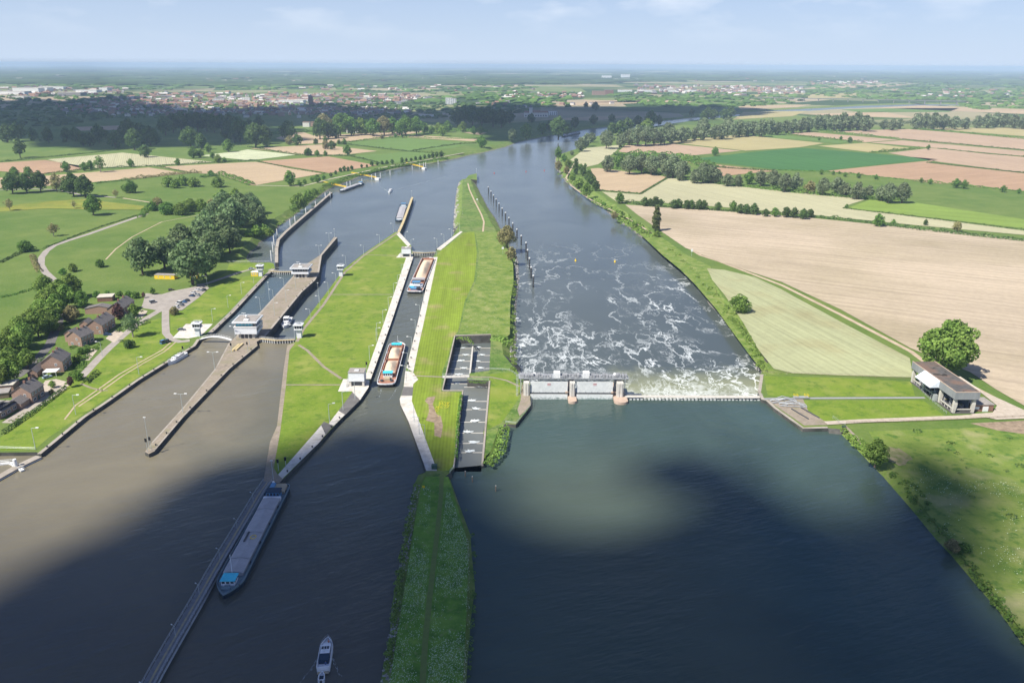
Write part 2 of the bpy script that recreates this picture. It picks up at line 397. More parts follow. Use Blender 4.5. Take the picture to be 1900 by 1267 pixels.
# pier between the two old locks
isl2 = [(268.7, 838), (276, 842), (286.6, 836.7), (339.5, 774), (426, 684), (478, 641), (476, 634), (492, 625), (560, 542), (584.6, 520), (591.8, 508), (597, 474), (626, 440.6),
        (620, 439.7), (593.5, 473.8), (572, 488), (546, 503), (545, 511), (485, 576.5), (435, 627), (424, 637), (399, 684), (339.6, 756), (281, 821)]
land('pier', isl2, [m_pave, m_wall, m_bank, m_rock], inside=1)
# weir island with the long spit
isl3 = [(771.7, 820), (791, 873), (776, 880, 3, U), (768, 900, 5, U), (756, 960, 5, U), (744, 1030, 5, U), (734, 1095, 5, U), (722, 1170, 5, U), (706, 1275, 5, U), ('W', -28, 90), ('W', -14, 90),
        (866, 1275, 3, U), (873, 1150, 3, U), (877, 1040, 3, U), (873, 993, 3, U), (853, 935, 3, U), (836, 890, 2, U), (835, 876), (843, 867.5), (859.5, 725.5), (822, 724.5),
        (845, 623.5), (911, 621.5), (908, 687.5), (872, 692), (867, 704), (907, 707), (893, 862), (901, 863, 2, U), (923, 845, 3, U), (934, 800, 2, U), (938, 786), (957, 787.5), (984.6, 752.6), (984, 738),
        (984, 712), (964, 694), (957, 672, 7, LO), (956, 640, 7, LO), (957, 600, 7, LO), (958.5, 560, 7, LO), (963, 520, 8, LO), (961, 485, 9, LO), (944, 449, 9, LO), (925, 415, 9, LO), (905, 385, 9, LO), (890, 355, 8, LO), (881, 340, 6, LO),
        (885, 334), (884.5, 322), (870, 325.5), (864, 332), (851, 339, 6, LO), (846, 362, 8, LO), (843, 395, 8, LO), (841, 425, 6, LO), (838, 441), (808.7, 463), (809, 468), (804, 477), (774.7, 600), (752, 688), (748.7, 716.5), (741.6, 740), (743, 750.5), (757.7, 781)]
land('ground', isl3, [m_grass, m_wall, m_bank, m_rock], inside=1, wob=0.8)

# ---- water
def water_mat(name, deep, bumpd, scale, rough=0.12, patches=None, foam=None, ang_=0.0, long=3.0):
    m = bpy.data.materials.new(name); m.use_nodes = True; n = m.node_tree.nodes; l = m.node_tree.links.new
    b = n['Principled BSDF']; b.inputs['Roughness'].default_value = rough; b.inputs['IOR'].default_value = 1.33
    g = n.new('ShaderNodeNewGeometry'); pos = g.outputs['Position']
    def nz(s, d=5, vec=None, ro=0.55, dist=0):
        k = n.new('ShaderNodeTexNoise'); k.inputs['Scale'].default_value = s; k.inputs['Detail'].default_value = d; k.inputs['Roughness'].default_value = ro
        k.inputs['Distortion'].default_value = dist
        l(vec or pos, k.inputs['Vector']); return k.outputs['Fac']
    def mr(v, a, b_, c=0, d=1):
        k = n.new('ShaderNodeMapRange'); k.inputs['From Min'].default_value = a; k.inputs['From Max'].default_value = b_
        k.inputs['To Min'].default_value = c; k.inputs['To Max'].default_value = d; l(v, k.inputs['Value']); return k.outputs['Result']
    def mth(op, a, b_=None):
        k = n.new('ShaderNodeMath'); k.operation = op
        for i, q in enumerate((a, b_)):
            if q is None: continue
            if isinstance(q, (int, float)): k.inputs[i].default_value = q
            else: l(q, k.inputs[i])
        return k.outputs[0]
    def mix(f, a, b_):
        k = n.new('ShaderNodeMixRGB')
        for i, q in zip(('Fac', 'Color1', 'Color2'), (f, a, b_)):
            if isinstance(q, tuple): k.inputs[i].default_value = col4(q)
            elif isinstance(q, (int, float)): k.inputs[i].default_value = q
            else: l(q, k.inputs[i])
        return k.outputs['Color']
    sy = n.new('ShaderNodeSeparateXYZ'); l(pos, sy.inputs[0]); X, Y = sy.outputs['X'], sy.outputs['Y']
    c = mix(mr(nz(0.015, 5, dist=1.0), 0.35, 0.65), tuple(v*0.86 for v in deep), tuple(min(1, v*1.12) for v in deep))
    if patches: c = patches(c, X, Y, nz, mr, mth, mix)
    f = None
    if foam:
        f = foam(X, Y, nz, mr, mth, mix, n, l, pos)
        c = mix(f, c, (0.88, 0.92, 0.92))
    l(c, b.inputs['Base Color'])
    if f is not None:
        l(mr(f, 0, 1, rough, 0.8), b.inputs['Roughness'])
    mp_ = n.new('ShaderNodeMapping'); mp_.vector_type = 'TEXTURE'; mp_.inputs['Scale'].default_value = (long, 1, 1); mp_.inputs['Rotation'].default_value = (0, 0, ang_)
    l(pos, mp_.inputs['Vector'])
    h = mth('ADD', nz(scale, 4, mp_.outputs['Vector']), mth('MULTIPLY', nz(scale*0.22, 3, mp_.outputs['Vector']), 2.2))
    # calm and ruffled patches
    h = mth('MULTIPLY', h, mr(nz(0.012, 4, dist=1.5), 0.35, 0.65, 0.45, 1.25))
    bp = n.new('ShaderNodeBump'); bp.inputs['Distance'].default_value = bumpd; l(h, bp.inputs['Height']); l(bp.outputs['Normal'], b.inputs['Normal'])
    return m
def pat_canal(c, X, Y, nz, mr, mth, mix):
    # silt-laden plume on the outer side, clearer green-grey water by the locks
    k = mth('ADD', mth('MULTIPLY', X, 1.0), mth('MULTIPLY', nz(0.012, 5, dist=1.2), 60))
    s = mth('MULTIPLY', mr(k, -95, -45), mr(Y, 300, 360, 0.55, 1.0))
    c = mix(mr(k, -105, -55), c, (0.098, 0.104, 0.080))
    c = mix(mth('MULTIPLY', mr(mth('ADD', Y, mth('MULTIPLY', nz(0.02, 4), 60)), 290, 215), 0.75), c, (0.085, 0.080, 0.066))  # near canal darkened: cloud shade deepened in the water's colour
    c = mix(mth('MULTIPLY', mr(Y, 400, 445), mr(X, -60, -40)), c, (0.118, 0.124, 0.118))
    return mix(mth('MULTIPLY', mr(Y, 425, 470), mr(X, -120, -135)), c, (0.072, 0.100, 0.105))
def foam_pool(X, Y, nz, mr, mth, mix, n, l, pos):
    # streaks of foam downstream of the weir
    wv = n.new('ShaderNodeMapping'); wv.inputs['Scale'].default_value = (1, 0.5, 1); l(pos, wv.inputs['Vector'])
    v = wv.outputs['Vector']
    def ridge(s, w_, d, dist):
        a = nz(s, d, v, 0.6, dist); return mr(mth('ABSOLUTE', mth('SUBTRACT', a, 0.5)), 0, w_, 1, 0)
    r1 = ridge(0.030, 0.017, 9, 0.25); r2 = ridge(0.080, 0.018, 9, 0.3); r3 = ridge(0.24, 0.035, 8, 0.4)
    brk = mth('MULTIPLY', mr(nz(0.07, 5, v), 0.36, 0.55), mr(nz(0.016, 3, v), 0.40, 0.58, 0.35, 1))
    r1 = mth('MULTIPLY', r1, brk); r2 = mth('MULTIPLY', r2, mr(nz(0.025, 4, v), 0.44, 0.60, 0, 1)); r3 = mth('MULTIPLY', r3, mr(nz(0.04, 5), 0.52, 0.70, 0, .6))
    fade1 = mr(Y, 480, 720, 1, 0); fade2 = mr(Y, 400, 590, 1, 0); fade3 = mr(Y, 370, 480, 1, 0)
    f = mth('MAXIMUM', mth('MULTIPLY', r1, fade1), mth('MAXIMUM', mth('MULTIPLY', r2, fade2), mth('MULTIPLY', r3, fade3)))
    f = mth('MULTIPLY', f, mr(nz(0.9, 6, v, 0.7), 0.28, 0.52, 0.35, 1.0))
    f = mth('MULTIPLY', f, mth('MAXIMUM', mr(X, 35, 70, 1, 0.8), mr(mth('ADD', X, mth('MULTIPLY', Y, 0.10)), 134, 148, 0, 1)))
    # lots more on the left, under the open sluices
    left = mr(mth('ADD', X, mth('MULTIPLY', nz(0.03, 4), 50)), 45, 85, 1, 0)
    tex = mr(nz(0.5, 6, v, 0.7, 1.0), 0.46, 0.66)
    lf = mth('MULTIPLY', mth('MULTIPLY', left, mr(Y, 385, 470, 1, 0)), mth('MULTIPLY', tex, mr(nz(0.09, 5, v, 0.6, 1.2), 0.42, 0.6)))
    f = mth('MAXIMUM', f, lf)
    # boiling roller right under the crest
    rol = mth('MULTIPLY', mth('MULTIPLY', mr(mth('ADD', Y, mth('MULTIPLY', nz(0.09, 5), -44)), 328, 352, 1, 0), mr(X, 50, 58, 0.3, 1)), mr(nz(0.28, 7, None, 0.75, 1.5), 0.40, 0.56))
    f = mth('MAXIMUM', f, mth('MULTIPLY', rol, 0.85))
    f = mth('MULTIPLY', f, mr(X, -2, 2, 0, 1))
    return mth('MINIMUM', f, 1.0)
def pat_lower(c, X, Y, nz, mr, mth, mix):
    c = mix(mth('MULTIPLY', mr(X, -5, 5), mr(Y, 420, 900, 0.8, 0)), c, (0.066, 0.082, 0.078))
    # yellowish water churned up at the foot of the weir
    return mix(mth('MULTIPLY', mth('MULTIPLY', mr(mth('ADD', Y, mth('MULTIPLY', nz(0.1, 4), -30)), 360, 384, 1, 0), mr(X, 48, 56)), 0.8), c, (0.26, 0.27, 0.15))
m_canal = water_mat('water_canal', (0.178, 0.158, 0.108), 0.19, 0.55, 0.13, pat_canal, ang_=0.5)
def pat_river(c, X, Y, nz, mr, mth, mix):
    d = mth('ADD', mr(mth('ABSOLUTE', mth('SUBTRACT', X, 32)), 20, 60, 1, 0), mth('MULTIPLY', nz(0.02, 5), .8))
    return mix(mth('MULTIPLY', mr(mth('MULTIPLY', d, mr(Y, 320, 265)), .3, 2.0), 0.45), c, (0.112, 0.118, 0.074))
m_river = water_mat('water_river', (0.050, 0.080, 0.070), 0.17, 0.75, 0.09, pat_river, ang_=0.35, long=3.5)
m_lower = water_mat('water_lower', (0.102, 0.118, 0.114), 0.045, 0.30, 0.20, pat_lower, foam_pool, ang_=0.2, long=2.5)
def sheet(name, pts, z, m, kind='structure', label=None, cat=None, world=False, group=None, gz=None):
    v = [Vector((p[0], p[1], z)) for p in pts] if world else [Vector((*P(p[0], p[1], z if gz is None else gz).xy, z)) for p in pts]
    flat, fs = tess([v]); o = MB().add([tuple(p) for p in flat], fs).build(name, m)
    return tag(o, label, cat, group, kind)
sheet('water', [(-460, -240), (-14, -240), (-14, 90), (-22, 168)] and [(-300, 1400), (790, 1400), (800, 1100), (800, 880), (820, 850), (836, 600), (836, 480), (812, 471.5), (762, 472.5), (752, 474), (720, 520), (640, 600), (550, 634.5), (478, 634), (492, 600), (560, 524), (546, 509.5), (499, 509), (330, 560), (-300, 700)], U, m_canal)
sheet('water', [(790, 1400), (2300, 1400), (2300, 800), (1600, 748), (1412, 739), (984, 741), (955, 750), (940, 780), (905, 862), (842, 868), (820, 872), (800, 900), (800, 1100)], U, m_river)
sheet('water', [(-700, 330), (400, 330), (900, 1500), (2500, 3600), (2500, 4300), (-600, 2500), (-700, 700)], LO, m_lower, world=True)
# ================================================================ fields, lawns, roads, quay strips
def fmat(name, c, var=0.12, ang_=0.0, stripes=None, patch=None):
    """field colour with long faint working lines"""
    m = bpy.data.materials.new(name); m.use_nodes = True; n = m.node_tree.nodes; l = m.node_tree.links.new
    b = n['Principled BSDF']; b.inputs['Roughness'].default_value = 0.97; b.inputs['Specular IOR Level'].default_value = 0.1
    g = n.new('ShaderNodeNewGeometry')
    mp_ = n.new('ShaderNodeMapping'); mp_.vector_type = 'TEXTURE'; mp_.inputs['Rotation'].default_value = (0, 0, ang_); mp_.inputs['Scale'].default_value = (14, 1, 1)
    l(g.outputs['Position'], mp_.inputs['Vector'])
    def nz(v, s, d=5):
        k = n.new('ShaderNodeTexNoise'); k.inputs['Scale'].default_value = s; k.inputs['Detail'].default_value = d; l(v, k.inputs['Vector']); return k.outputs['Fac']
    def mr(v, a, b_, c_, d_):
        k = n.new('ShaderNodeMapRange'); k.inputs['From Min'].default_value = a; k.inputs['From Max'].default_value = b_; k.inputs['To Min'].default_value = c_; k.inputs['To Max'].default_value = d_
        l(v, k.inputs['Value']); return k.outputs['Result']
    def mul(a, b_):
        k = n.new('ShaderNodeMath'); k.operation = 'MULTIPLY'; l(a, k.inputs[0]); l(b_, k.inputs[1]); return k.outputs[0]
    val = mul(mr(nz(mp_.outputs['Vector'], 0.25, 6), 0.3, 0.7, 1-var, 1+var), mr(nz(g.outputs['Position'], 0.008, 6), 0.3, 0.7, 1-var*0.8, 1+var*0.8))
    val = mul(val, mr(nz(g.outputs['Position'], 0.35, 6), 0.3, 0.7, 1-var*0.7, 1+var*0.7))
    if stripes:
        wv = n.new('ShaderNodeTexWave'); wv.inputs['Scale'].default_value = stripes[0]; wv.inputs['Distortion'].default_value = 1.2; wv.inputs['Detail'].default_value = 3; wv.inputs['Detail Scale'].default_value = 0.6
        m3 = n.new('ShaderNodeMapping'); m3.vector_type = 'TEXTURE'; m3.inputs['Rotation'].default_value = (0, 0, ang_+math.pi/2); l(g.outputs['Position'], m3.inputs['Vector'])
        l(m3.outputs['Vector'], wv.inputs['Vector']); val = mul(val, mr(wv.outputs['Fac'], 0, 1, 1-stripes[1], 1+stripes[1]))
    wt = n.new('ShaderNodeTexWave'); wt.inputs['Scale'].default_value = 0.0125; wt.inputs['Distortion'].default_value = 0.15      # tramlines
    mt = n.new('ShaderNodeMapping'); mt.vector_type = 'TEXTURE'; mt.inputs['Rotation'].default_value = (0, 0, ang_+math.pi/2); l(g.outputs['Position'], mt.inputs['Vector']); l(mt.outputs['Vector'], wt.inputs['Vector'])
    if not name.startswith('lawn'): val = mul(val, mr(wt.outputs['Fac'], 0.985, 1.0, 1.0, 0.86))
    base = n.new('ShaderNodeRGB'); base.outputs[0].default_value = col4(c); cc = base.outputs[0]
    if patch:
        k = n.new('ShaderNodeMixRGB'); l(mr(nz(g.outputs['Position'], patch[1], 6), patch[2], patch[3], 0, 1), k.inputs['Fac']); l(cc, k.inputs['Color1']); k.inputs['Color2'].default_value = col4(patch[0]); cc = k.outputs['Color']
    hs = n.new('ShaderNodeHueSaturation'); l(cc, hs.inputs['Color']); l(val, hs.inputs['Value']); l(hs.outputs['Color'], b.inputs['Base Color'])
    return m
a1 = ang((1160, 380), (1900, 445))
f_beige = fmat('field_sand', (0.44, 0.36, 0.262), 0.10, a1, stripes=(0.035, 0.035), patch=((0.35, 0.29, 0.195), 0.007, 0.46, 0.66))
f_tan = fmat('field_tan', (0.42, 0.32, 0.205), 0.08, ang((0, 350), (350, 322)), stripes=(0.09, 0.05))
f_brown = fmat('field_brown', (0.37, 0.245, 0.155), 0.10, ang((1528, 318), (1741, 301)), stripes=(0.25, 0.05))
f_pink = fmat('field_pink', (0.40, 0.29, 0.20), 0.08, ang((1646, 284), (1741, 301)), stripes=(0.06, 0.05))
f_pale = fmat('field_pale', (0.40, 0.38, 0.235), 0.08, ang((1240, 330), (1560, 400)), stripes=(0.10, 0.10))
f_hay = fmat('field_hay', (0.335, 0.345, 0.195), 0.09, ang((1345, 500), (1690, 665)), stripes=(0.08, 0.04), patch=((0.30, 0.28, 0.15), 0.03, 0.5, 0.75))
f_yel = fmat('field_ripening', (0.37, 0.32, 0.16), 0.08, a1)
f_green = fmat('field_green', (0.060, 0.150, 0.045), 0.10, ang((1340, 288), (1528, 318)))
f_green2 = fmat('field_fresh', (0.125, 0.20, 0.055), 0.10, ang((652, 290), (826, 287)))
f_lime = fmat('field_lime', (0.19, 0.27, 0.055), 0.10, a1)
f_butter = fmat('field_buttercup', (0.22, 0.23, 0.045), 0.14, 0.2, patch=((0.15, 0.21, 0.04), 0.05, 0.5, 0.7))
f_white = fmat('field_fleece', (0.45, 0.47, 0.30), 0.14, ang((460, 296), (551, 287)), stripes=(0.16, 0.15))
zf = G+0.25
FIELDS = [
 (f_beige, [(1160,380),(1300,388),(1500,404),(1700,424),(1910,446),(2060,462),(2400,900),(2000,800),(1900,752),(1848,722),(1800,690),(1690,646),(1560,574),(1450,523),(1330,484),(1272,460),(1228,430),(1182,398)]),
 (f_hay, [(1312,498),(1345,501),(1400,514),(1450,537),(1560,597),(1688,664),(1694,700),(1560,696),(1470,692),(1436,684),(1408,650),(1380,600),(1345,548),(1322,520)]),
 (f_pale, [(1241,330),(1340,343),(1480,357),(1610,369),(1578,379),(1562,386),(1700,402),(1900,428),(2100,452),(2100,458),(1900,436),(1700,418),(1500,398),(1300,381),(1180,373),(1148,377),(1117,356),(1188,361)]),
 (f_tan, [(1096,313),(1110,312),(1238,328),(1187,358),(1114,353),(1101,331)]),
 (f_pale, [(1058,297),(1087,275),(1152,269),(1142,282),(1110,305),(1088,310)]),
 (f_pink, [(1147,282),(1160,270),(1236,266),(1375,280),(1261,291)]),
 (f_yel, [(1236,263.5),(1345,252),(1380,251),(1530,266),(1484,273.5),(1384,280)]),
 (f_green, [(1279,296),(1380,284),(1484,274.5),(1617,284.5),(1741,296),(1640,305),(1528,317),(1443,315)]),
 (f_brown, [(1269,299),(1440,317.5),(1400,321),(1340,327),(1308,311)]),
 (f_brown, [(1530,318),(1640,306.5),(1741,297),(1717,302),(1900,322),(2100,346),(2100,382),(1900,355),(1735,340)]),
 (f_pink, [(1648,284),(1705,277.5),(1726,275),(1900,291.6),(2100,312),(2100,343),(1900,320.5),(1741,300.5)]),
 (f_pink, [(1614,265),(1673,260.6),(1900,280.5),(2100,298),(2100,309),(1900,290),(1726,274)]),
 (f_pink, [(1528,243.5),(1688,240),(1900,256),(2100,272),(2100,295),(1900,278.5),(1673,259)]),
 (f_pink, [(1446,247.5),(1510,246),(1667,259.5),(1605,264.5)]),
 (f_yel, [(1517,271),(1605,265.5),(1705,276.5),(1617,283)]),
 (f_green2, [(1378,251),(1425,249),(1581,262),(1558,267)]),
 (f_yel, [(1694,237.5),(1900,237.5),(2100,237),(2100,268),(1900,253)]),
 (f_lime, [(1573,386),(1614,371),(1679,373),(1900,407),(2100,436),(2100,448),(1900,424)]),
 (f_brown, [(-200,308),(0,302),(83,297),(151,308),(149,315),(83,323),(0,318),(-200,325)]),
 (f_pale, [(88,296),(227,283.5),(400,301),(286,308),(153,313)]),
 (f_tan, [(-200,357),(0,350),(0,330),(91,326),(276,311),(349,322),(177,338),(60,347)]),
 (f_tan, [(292,310),(460,301),(474,300.5),(600,322),(470,344.5),(404,325),(354,320)]),
 (f_brown, [(479,299.5),(609,290.5),(700,307),(611,321.5)]),
 (f_green2, [(654,289.5),(773,281),(826,287),(790,293),(712,306)]),
 (f_tan, [(464,275.5),(596,268.5),(700,280.6),(637,287.5),(551,286.5)]),
 (f_green2, [(622,267),(738,255.5),(882,266.5),(840,275),(763,281.5)]),
 (f_tan, [(551,241.5),(581,251.6),(798,243),(712,256.3),(637,265),(556,267.5),(511,257)]),
 (f_tan, [(715,256),(783,251.8),(887,258),(879,262.5),(740,254.6)]),
 (f_tan, [(854,245),(904,246.6),(889,251)]),
 (f_white, [(372,289),(440,281),(460,277.5),(549,287.5),(480,296),(455,297)]),
 (f_butter, [(-100,384),(0,384),(76,374.5),(157,370),(268,382.5),(264,389),(177,389),(88,386.5),(0,393),(-100,397)]),
 (f_pink, [(140,236),(228,233),(235,241),(150,243)]), (f_tan, [(1000,196),(1090,190),(1190,188),(1180,192),(1080,196)]),
 (f_tan, [(1075,186.5),(1290,186.5),(1280,190),(1100,190.5)]), (f_yel, [(1390,176),(1590,173),(1580,182),(1420,184)]), (f_tan, [(1000,222),(1110,216),(1180,215),(1110,224)]),
 (f_tan, [(1480,166),(1560,157),(1690,157),(1640,162)]), (f_tan, [(1368,196),(1505,194.5),(1480,199),(1375,203)]), (f_green2, [(1560,203.5),(1680,201),(1780,201),(1760,208),(1600,209)]),
 (f_tan, [(1620,200),(1710,196),(1900,203),(2000,206),(2000,212),(1900,212)]), (f_tan, [(1490,212),(1640,208),(1700,219),(1560,216)]), (f_yel, [(1380,208),(1500,206),(1470,216),(1360,222)]),
]
for m_, pts in FIELDS: sheet('field', pts, zf, m_)
# mown lawns on the left bank and round the slipway
zl = G+0.02
LAWNS = [[(0,812),(0,836),(64,834),(92,810),(160,765),(190,744),(258,699),(315,662),(352,637),(300,634),(311,617),(300.6,617),(299,590),(255,601),(228,630),(168,682),(150,697),(190,715),(140,700),(120,722)],
 [(0,836),(0,812),(124,721),(126,718),(60,768),(2,811)],
 [(316,580),(338,577),(388,537),(440,515),(484,509),(496,508),(432,574),(395,600),(345,600),(322,624),(316,618)],
 [(425,490),(500,487),(508,489),(509,498),(482,500),(468,500),(417,513),(395,520),(420,505)],
 [(1418,697),(1560,701),(1690,708),(1698,735),(1440,735),(1424,733)], [(1440,743),(1712,742),(1757,774),(1660,778),(1530,781),(1500,765)]]
for q in (LAWNS[0], LAWNS[2], LAWNS[3], LAWNS[4], LAWNS[5]): sheet('lawn', q, zl, m_lawn)
isl3_lawn = [(812,470),(862,432),(880,430),(885,470),(880,520),(862,560),(850,615),(840,626),(832,660),(820,690),(818,726),(856,728),(842,860),(832,873),(800,873),(775,780),(758,745),(768,700),(770,660),(808,480)]
def stripe_mat():
    return fmat('lawn_mown', (0.180, 0.245, 0.030), 0.14, ang((780, 620), (812, 470)), stripes=(0.22, 0.09), patch=((0.26, 0.24, 0.09), 0.07, 0.55, 0.72))
sheet('lawn', isl3_lawn, zl, stripe_mat())
sheet('lawn', [(909,694),(950,690),(966,708),(962,740),(930,785),(897,800),(901,850),(896,850),(900,790),(908,712)], zl, m_lawn)
def road(pts, w, z, m, name='road', label=None, closed=False):
    q = [Vector((*P(x, y, G).xy, z)) for x, y in pts]; vs = []; n = len(q)
    for i in range(n):
        a, b = q[max(0, i-1)], q[min(n-1, i+1)]; t = (b-a).normalized(); nr = Vector((-t.y, t.x, 0))*w/2
        vs += [tuple(q[i]+nr), tuple(q[i]-nr)]
    o = MB().add(vs, [(2*i, 2*i+1, 2*i+3, 2*i+2) for i in range(n-1)]).build(name, m)
    return tag(o, kind='structure')
zr = G+0.06
road([(272,397),(240,408),(200,422),(160,436),(125,447),(100,456),(86,466),(77,478),(76,492),(84,505),(98,518),(112,530)], 5.0, zr, m_road)
road([(60,700),(20,722),(-40,760)][:2]+[(0,735)], 5.0, zr, m_darkroad)
road([(118,560),(108,600),(92,640),(62,675),(30,700)], 5.0, zr+.004, m_darkroad)
road([(420,390),(300,412),(245,440),(215,462),(196,482)], 1.2, zr, m_dirt, 'path')
sheet('road', [(270,544),(300,546),(320,540),(351,534),(378,528),(388,534),(369,552),(338,575),(315,577),(299,577),(262,571),(266,560)], zr, m_road)
road([(365,529),(384,526),(417,515),(445,505),(471,499),(486,506)], 3.6, zr+.004, m_road)
road([(307,576),(307,600),(308,618),(318,630),(334,634),(352,632)], 4.2, zr+.004, m_road)
road([(298,575),(276,588),(252,604),(228,623),(200,648),(180,668),(158,692),(150,700)], 4.4, zr+.008, m_road)
sheet('road', [(345,601),(395,601),(373,623),(349,628),(320,627)], zr+.012, m_white)
road([(318,634),(300,650),(262,671),(222,694),(180,724),(140,752),(120,778)], 0.8, zr, m_dirt, 'path')
road([(327,634),(306,652),(268,673),(228,697),(186,727),(146,754)], 0.8, zr, m_dirt, 'path')
sheet('path', [(3,784),(97,720),(124,718),(122,722),(24,785)], zr, m_conc)
road([(150,712),(170,720),(192,725),(200,724)], 1.2, zr, m_pave, 'path')
# right bank track and yard
road([(1246,440),(1300,474),(1334,485),(1452,530),(1562,585),(1690,652),(1740,690),(1800,715),(1850,741),(1910,768)], 3.0, zr, m_dirt, 'path')
sheet('path', [(1800,768),(1842,765),(1850,752),(1810,720),(1860,742),(1910,765),(2000,800),(2000,800),(1900,776),(1850,778)], zr+.3, m_grav)
road([(1532,786),(1600,782),(1700,778),(1780,775),(1850,771),(1920,768)], 3.4, zr+.31, m_grav, 'path')
road([(1418,740),(1500,739),(1600,738.5),(1716,738)], 1.8, zr+.05, mat('rail_bed', (0.30, 0.30, 0.31), 1, 5, 0.8), 'path')
road([(1568,790),(1590,812),(1604,830)], 1.2, zr, m_pave, 'path')
road([(1078,283),(1050,330),(1060,345),(1095,370),(1170,408),(1208,432)], 2.0, zr, m_dirt, 'path')
road([(470,344),(560,346),(610,333),(660,322),(720,309),(790,297),(860,284)], 3.4, zr, m_grav, 'path')
road([(-40,356),(0,353),(60,351),(110,353),(150,362),(215,367)], 4.0, zr+.2, m_road)
road([(228,368),(255,372),(280,376)], 3, zr, m_dirt, 'path')
# lock island: pavements and quay strips
zi = G+0.03
sheet('path', [(766.7,477),(725.4,600),(688,703),(676,703),(712,600),(753,480),(753,478)], zi, m_white)
sheet('path', [(753,478),(735,478),(742,470),(765,470),(766.7,477)], zi+.004, m_white)
sheet('path', [(762,454),(757,458),(734,433),(741.5,431.4)], zi, m_white)
sheet('path', [(686,705),(684,718),(668,742),(652,738),(654,726),(627,726),(637,703)], zi+.004, m_white)
sheet('path', [(668,742),(640,770),(628,762),(654,727)], zi+.008, m_darkroad)
sheet('path', [(640,769),(619,790),(608,788),(628,762)], zi+.012, m_white)
sheet('path', [(619,789.5),(604,807),(588,797),(601,782)], zi+.016, m_darkroad)
sheet('path', [(604,806),(593,820),(524,888),(516,880),(560,830),(596,789)], zi+.02, m_white)
sheet('path', [(487,902),(499,893),(518,896),(526,887),(515,880),(508,868),(520,800),(530,720),(537,650),(548,636),(533,640),(526,686),(514,790),(501,820)], zi, m_pave)
road([(551,634),(562,612),(600,566),(640,505),(674,475),(737,433)], 1.8, zi+.02, m_pave, 'path')
road([(554,640),(570,650),(600,680),(634,703)], 1.6, zi+.03, m_pave, 'path')
road([(530,714),(632,714)], 1.2, zi+.034, m_pave, 'path')
road([(609,546.5),(731,546.5)], 1.2, zi+.034, m_pave, 'path')
road([(674,473),(736,474.5)], 1.2, zi+.034, m_pave, 'path')
# weir island
sheet('path', [(804,477),(774.7,600),(754,682),(766,690),(767,690),(777,640),(786,600),(812,477)], zi, m_white)
sheet('path', [(808.7,463),(818,464),(858.5,430),(855,429),(838,441)], zi+.004, m_white)
sheet('path', [(752,688),(749,718),(766,718),(767,712),(776,704),(766,690)], zi+.03, m_white)
sheet('path', [(748.7,717),(744,734),(765,734),(767,718)], zi+.034, m_darkroad)
sheet('path', [(744,734),(741.6,740),(743,750.5),(757.7,781),(791,873),(811,873),(778,782),(764,744),(765,734)], zi+.038, m_white)
road([(766,697),(822,699.5)], 1.3, zi+.05, m_pave, 'path')
road([(872,699),(912,700),(940,706),(964,717)], 1.3, zi+.05, m_pave, 'path')
road([(868,340),(871,352),(880,372),(893,398),(898,412),(896,430)], 1.6, zi+.05, m_dirt, 'path')
road([(820,880),(818,920),(812,980),(805,1040),(797,1110),(789,1190),(783,1280),(779,1400)], 1.6, zi+.05, mat('worn_track', (0.15, 0.20, 0.05), 0.8, 6, 0.95), 'path')
m_soil = mat('bare_soil', [(0.35, (0.20, 0.15, 0.10)), (0.65, (0.34, 0.26, 0.18))], 0.5, 6, 0.95)
sheet('bare_patch', [(793,737),(808,735),(803,750),(810,768),(818,772),(822,790),(818,812),(806,808),(806,784),(790,780),(796,764),(795,750),(788,744)], zi+.02, m_soil)
sheet('path', [(984.5,752),(983.5,737),(984,714),(968,714),(966,742),(960,760),(964,772)], zi+.02, m_pave)
# left lock wall top strip and right lock strip
def strip(pts, w, side, z, m, name='path'):
    q = [Vector((*P(x, y, G).xy, z)) for x, y in pts]; n = len(q); vs = []
    for i in range(n):
        a, b = q[max(0, i-1)], q[min(n-1, i+1)]; t = (b-a).normalized(); nr = Vector((-t.y, t.x, 0))*w*side
        vs += [tuple(q[i]), tuple(q[i]+nr)]
    fs = [(2*i, 2*i+2, 2*i+3, 2*i+1) if side > 0 else (2*i, 2*i+1, 2*i+3, 2*i+2) for i in range(n-1)]
    return tag(MB().add(vs, fs).build(name, m), kind='structure')
strip([(76,842),(158,774),(200,746),(258,705),(316,669),(362,642),(371,629)], 1.6, 1, zi, m_conc)
strip([(392,619),(435,578),(499.6,508),(510.5,498.5)], 2.6, 1, zi, m_conc)
strip([(545,511),(485,576.5),(435,627)], 1.2, 1, zi, m_conc)
strip([(584.6,520),(560,542),(492,625)], 1.4, 1, zi, m_conc) if False else None
strip([(492,625),(560,542),(584.6,520),(591.8,508),(597,474),(626,440.6)], 1.4, 1, zi, m_conc)
strip([(286.6,836.7),(339.5,774),(426,684),(478,641)], 0.7, 1, zi, m_conc)
strip([(281,821),(339.6,756),(399,684),(424,637)], 0.7, -1, zi+.004, m_conc)
strip([(1411,694),(1406,727),(1413,741),(1421,743),(1436,757),(1468,780),(1490,795),(1537,794)], 1.5, 1, zi, m_conc)
sheet('path', [(1424,741.5),(1490,740),(1500,763),(1532,782),(1536,788),(1492,789),(1470,774),(1438,752)], zi+.03, m_pave)
m_lush = mat('grass_lush', [(0.3, (0.065, 0.160, 0.014)), (0.5, (0.120, 0.250, 0.025)), (0.72, (0.200, 0.330, 0.050))], 0.25, 8, 0.95, 0.35, 1.2, second=((0.20, 0.26, 0.08), 0.9, 0.55, 0.75))
sheet('grass', [(790,884),(832,884),(846,930),(864,990),(869,1040),(865,1150),(858,1275),(858,1420),(716,1420),(722,1275),(738,1170),(750,1095),(760,1030),(771,960),(782,900)], G+.015, m_lush)
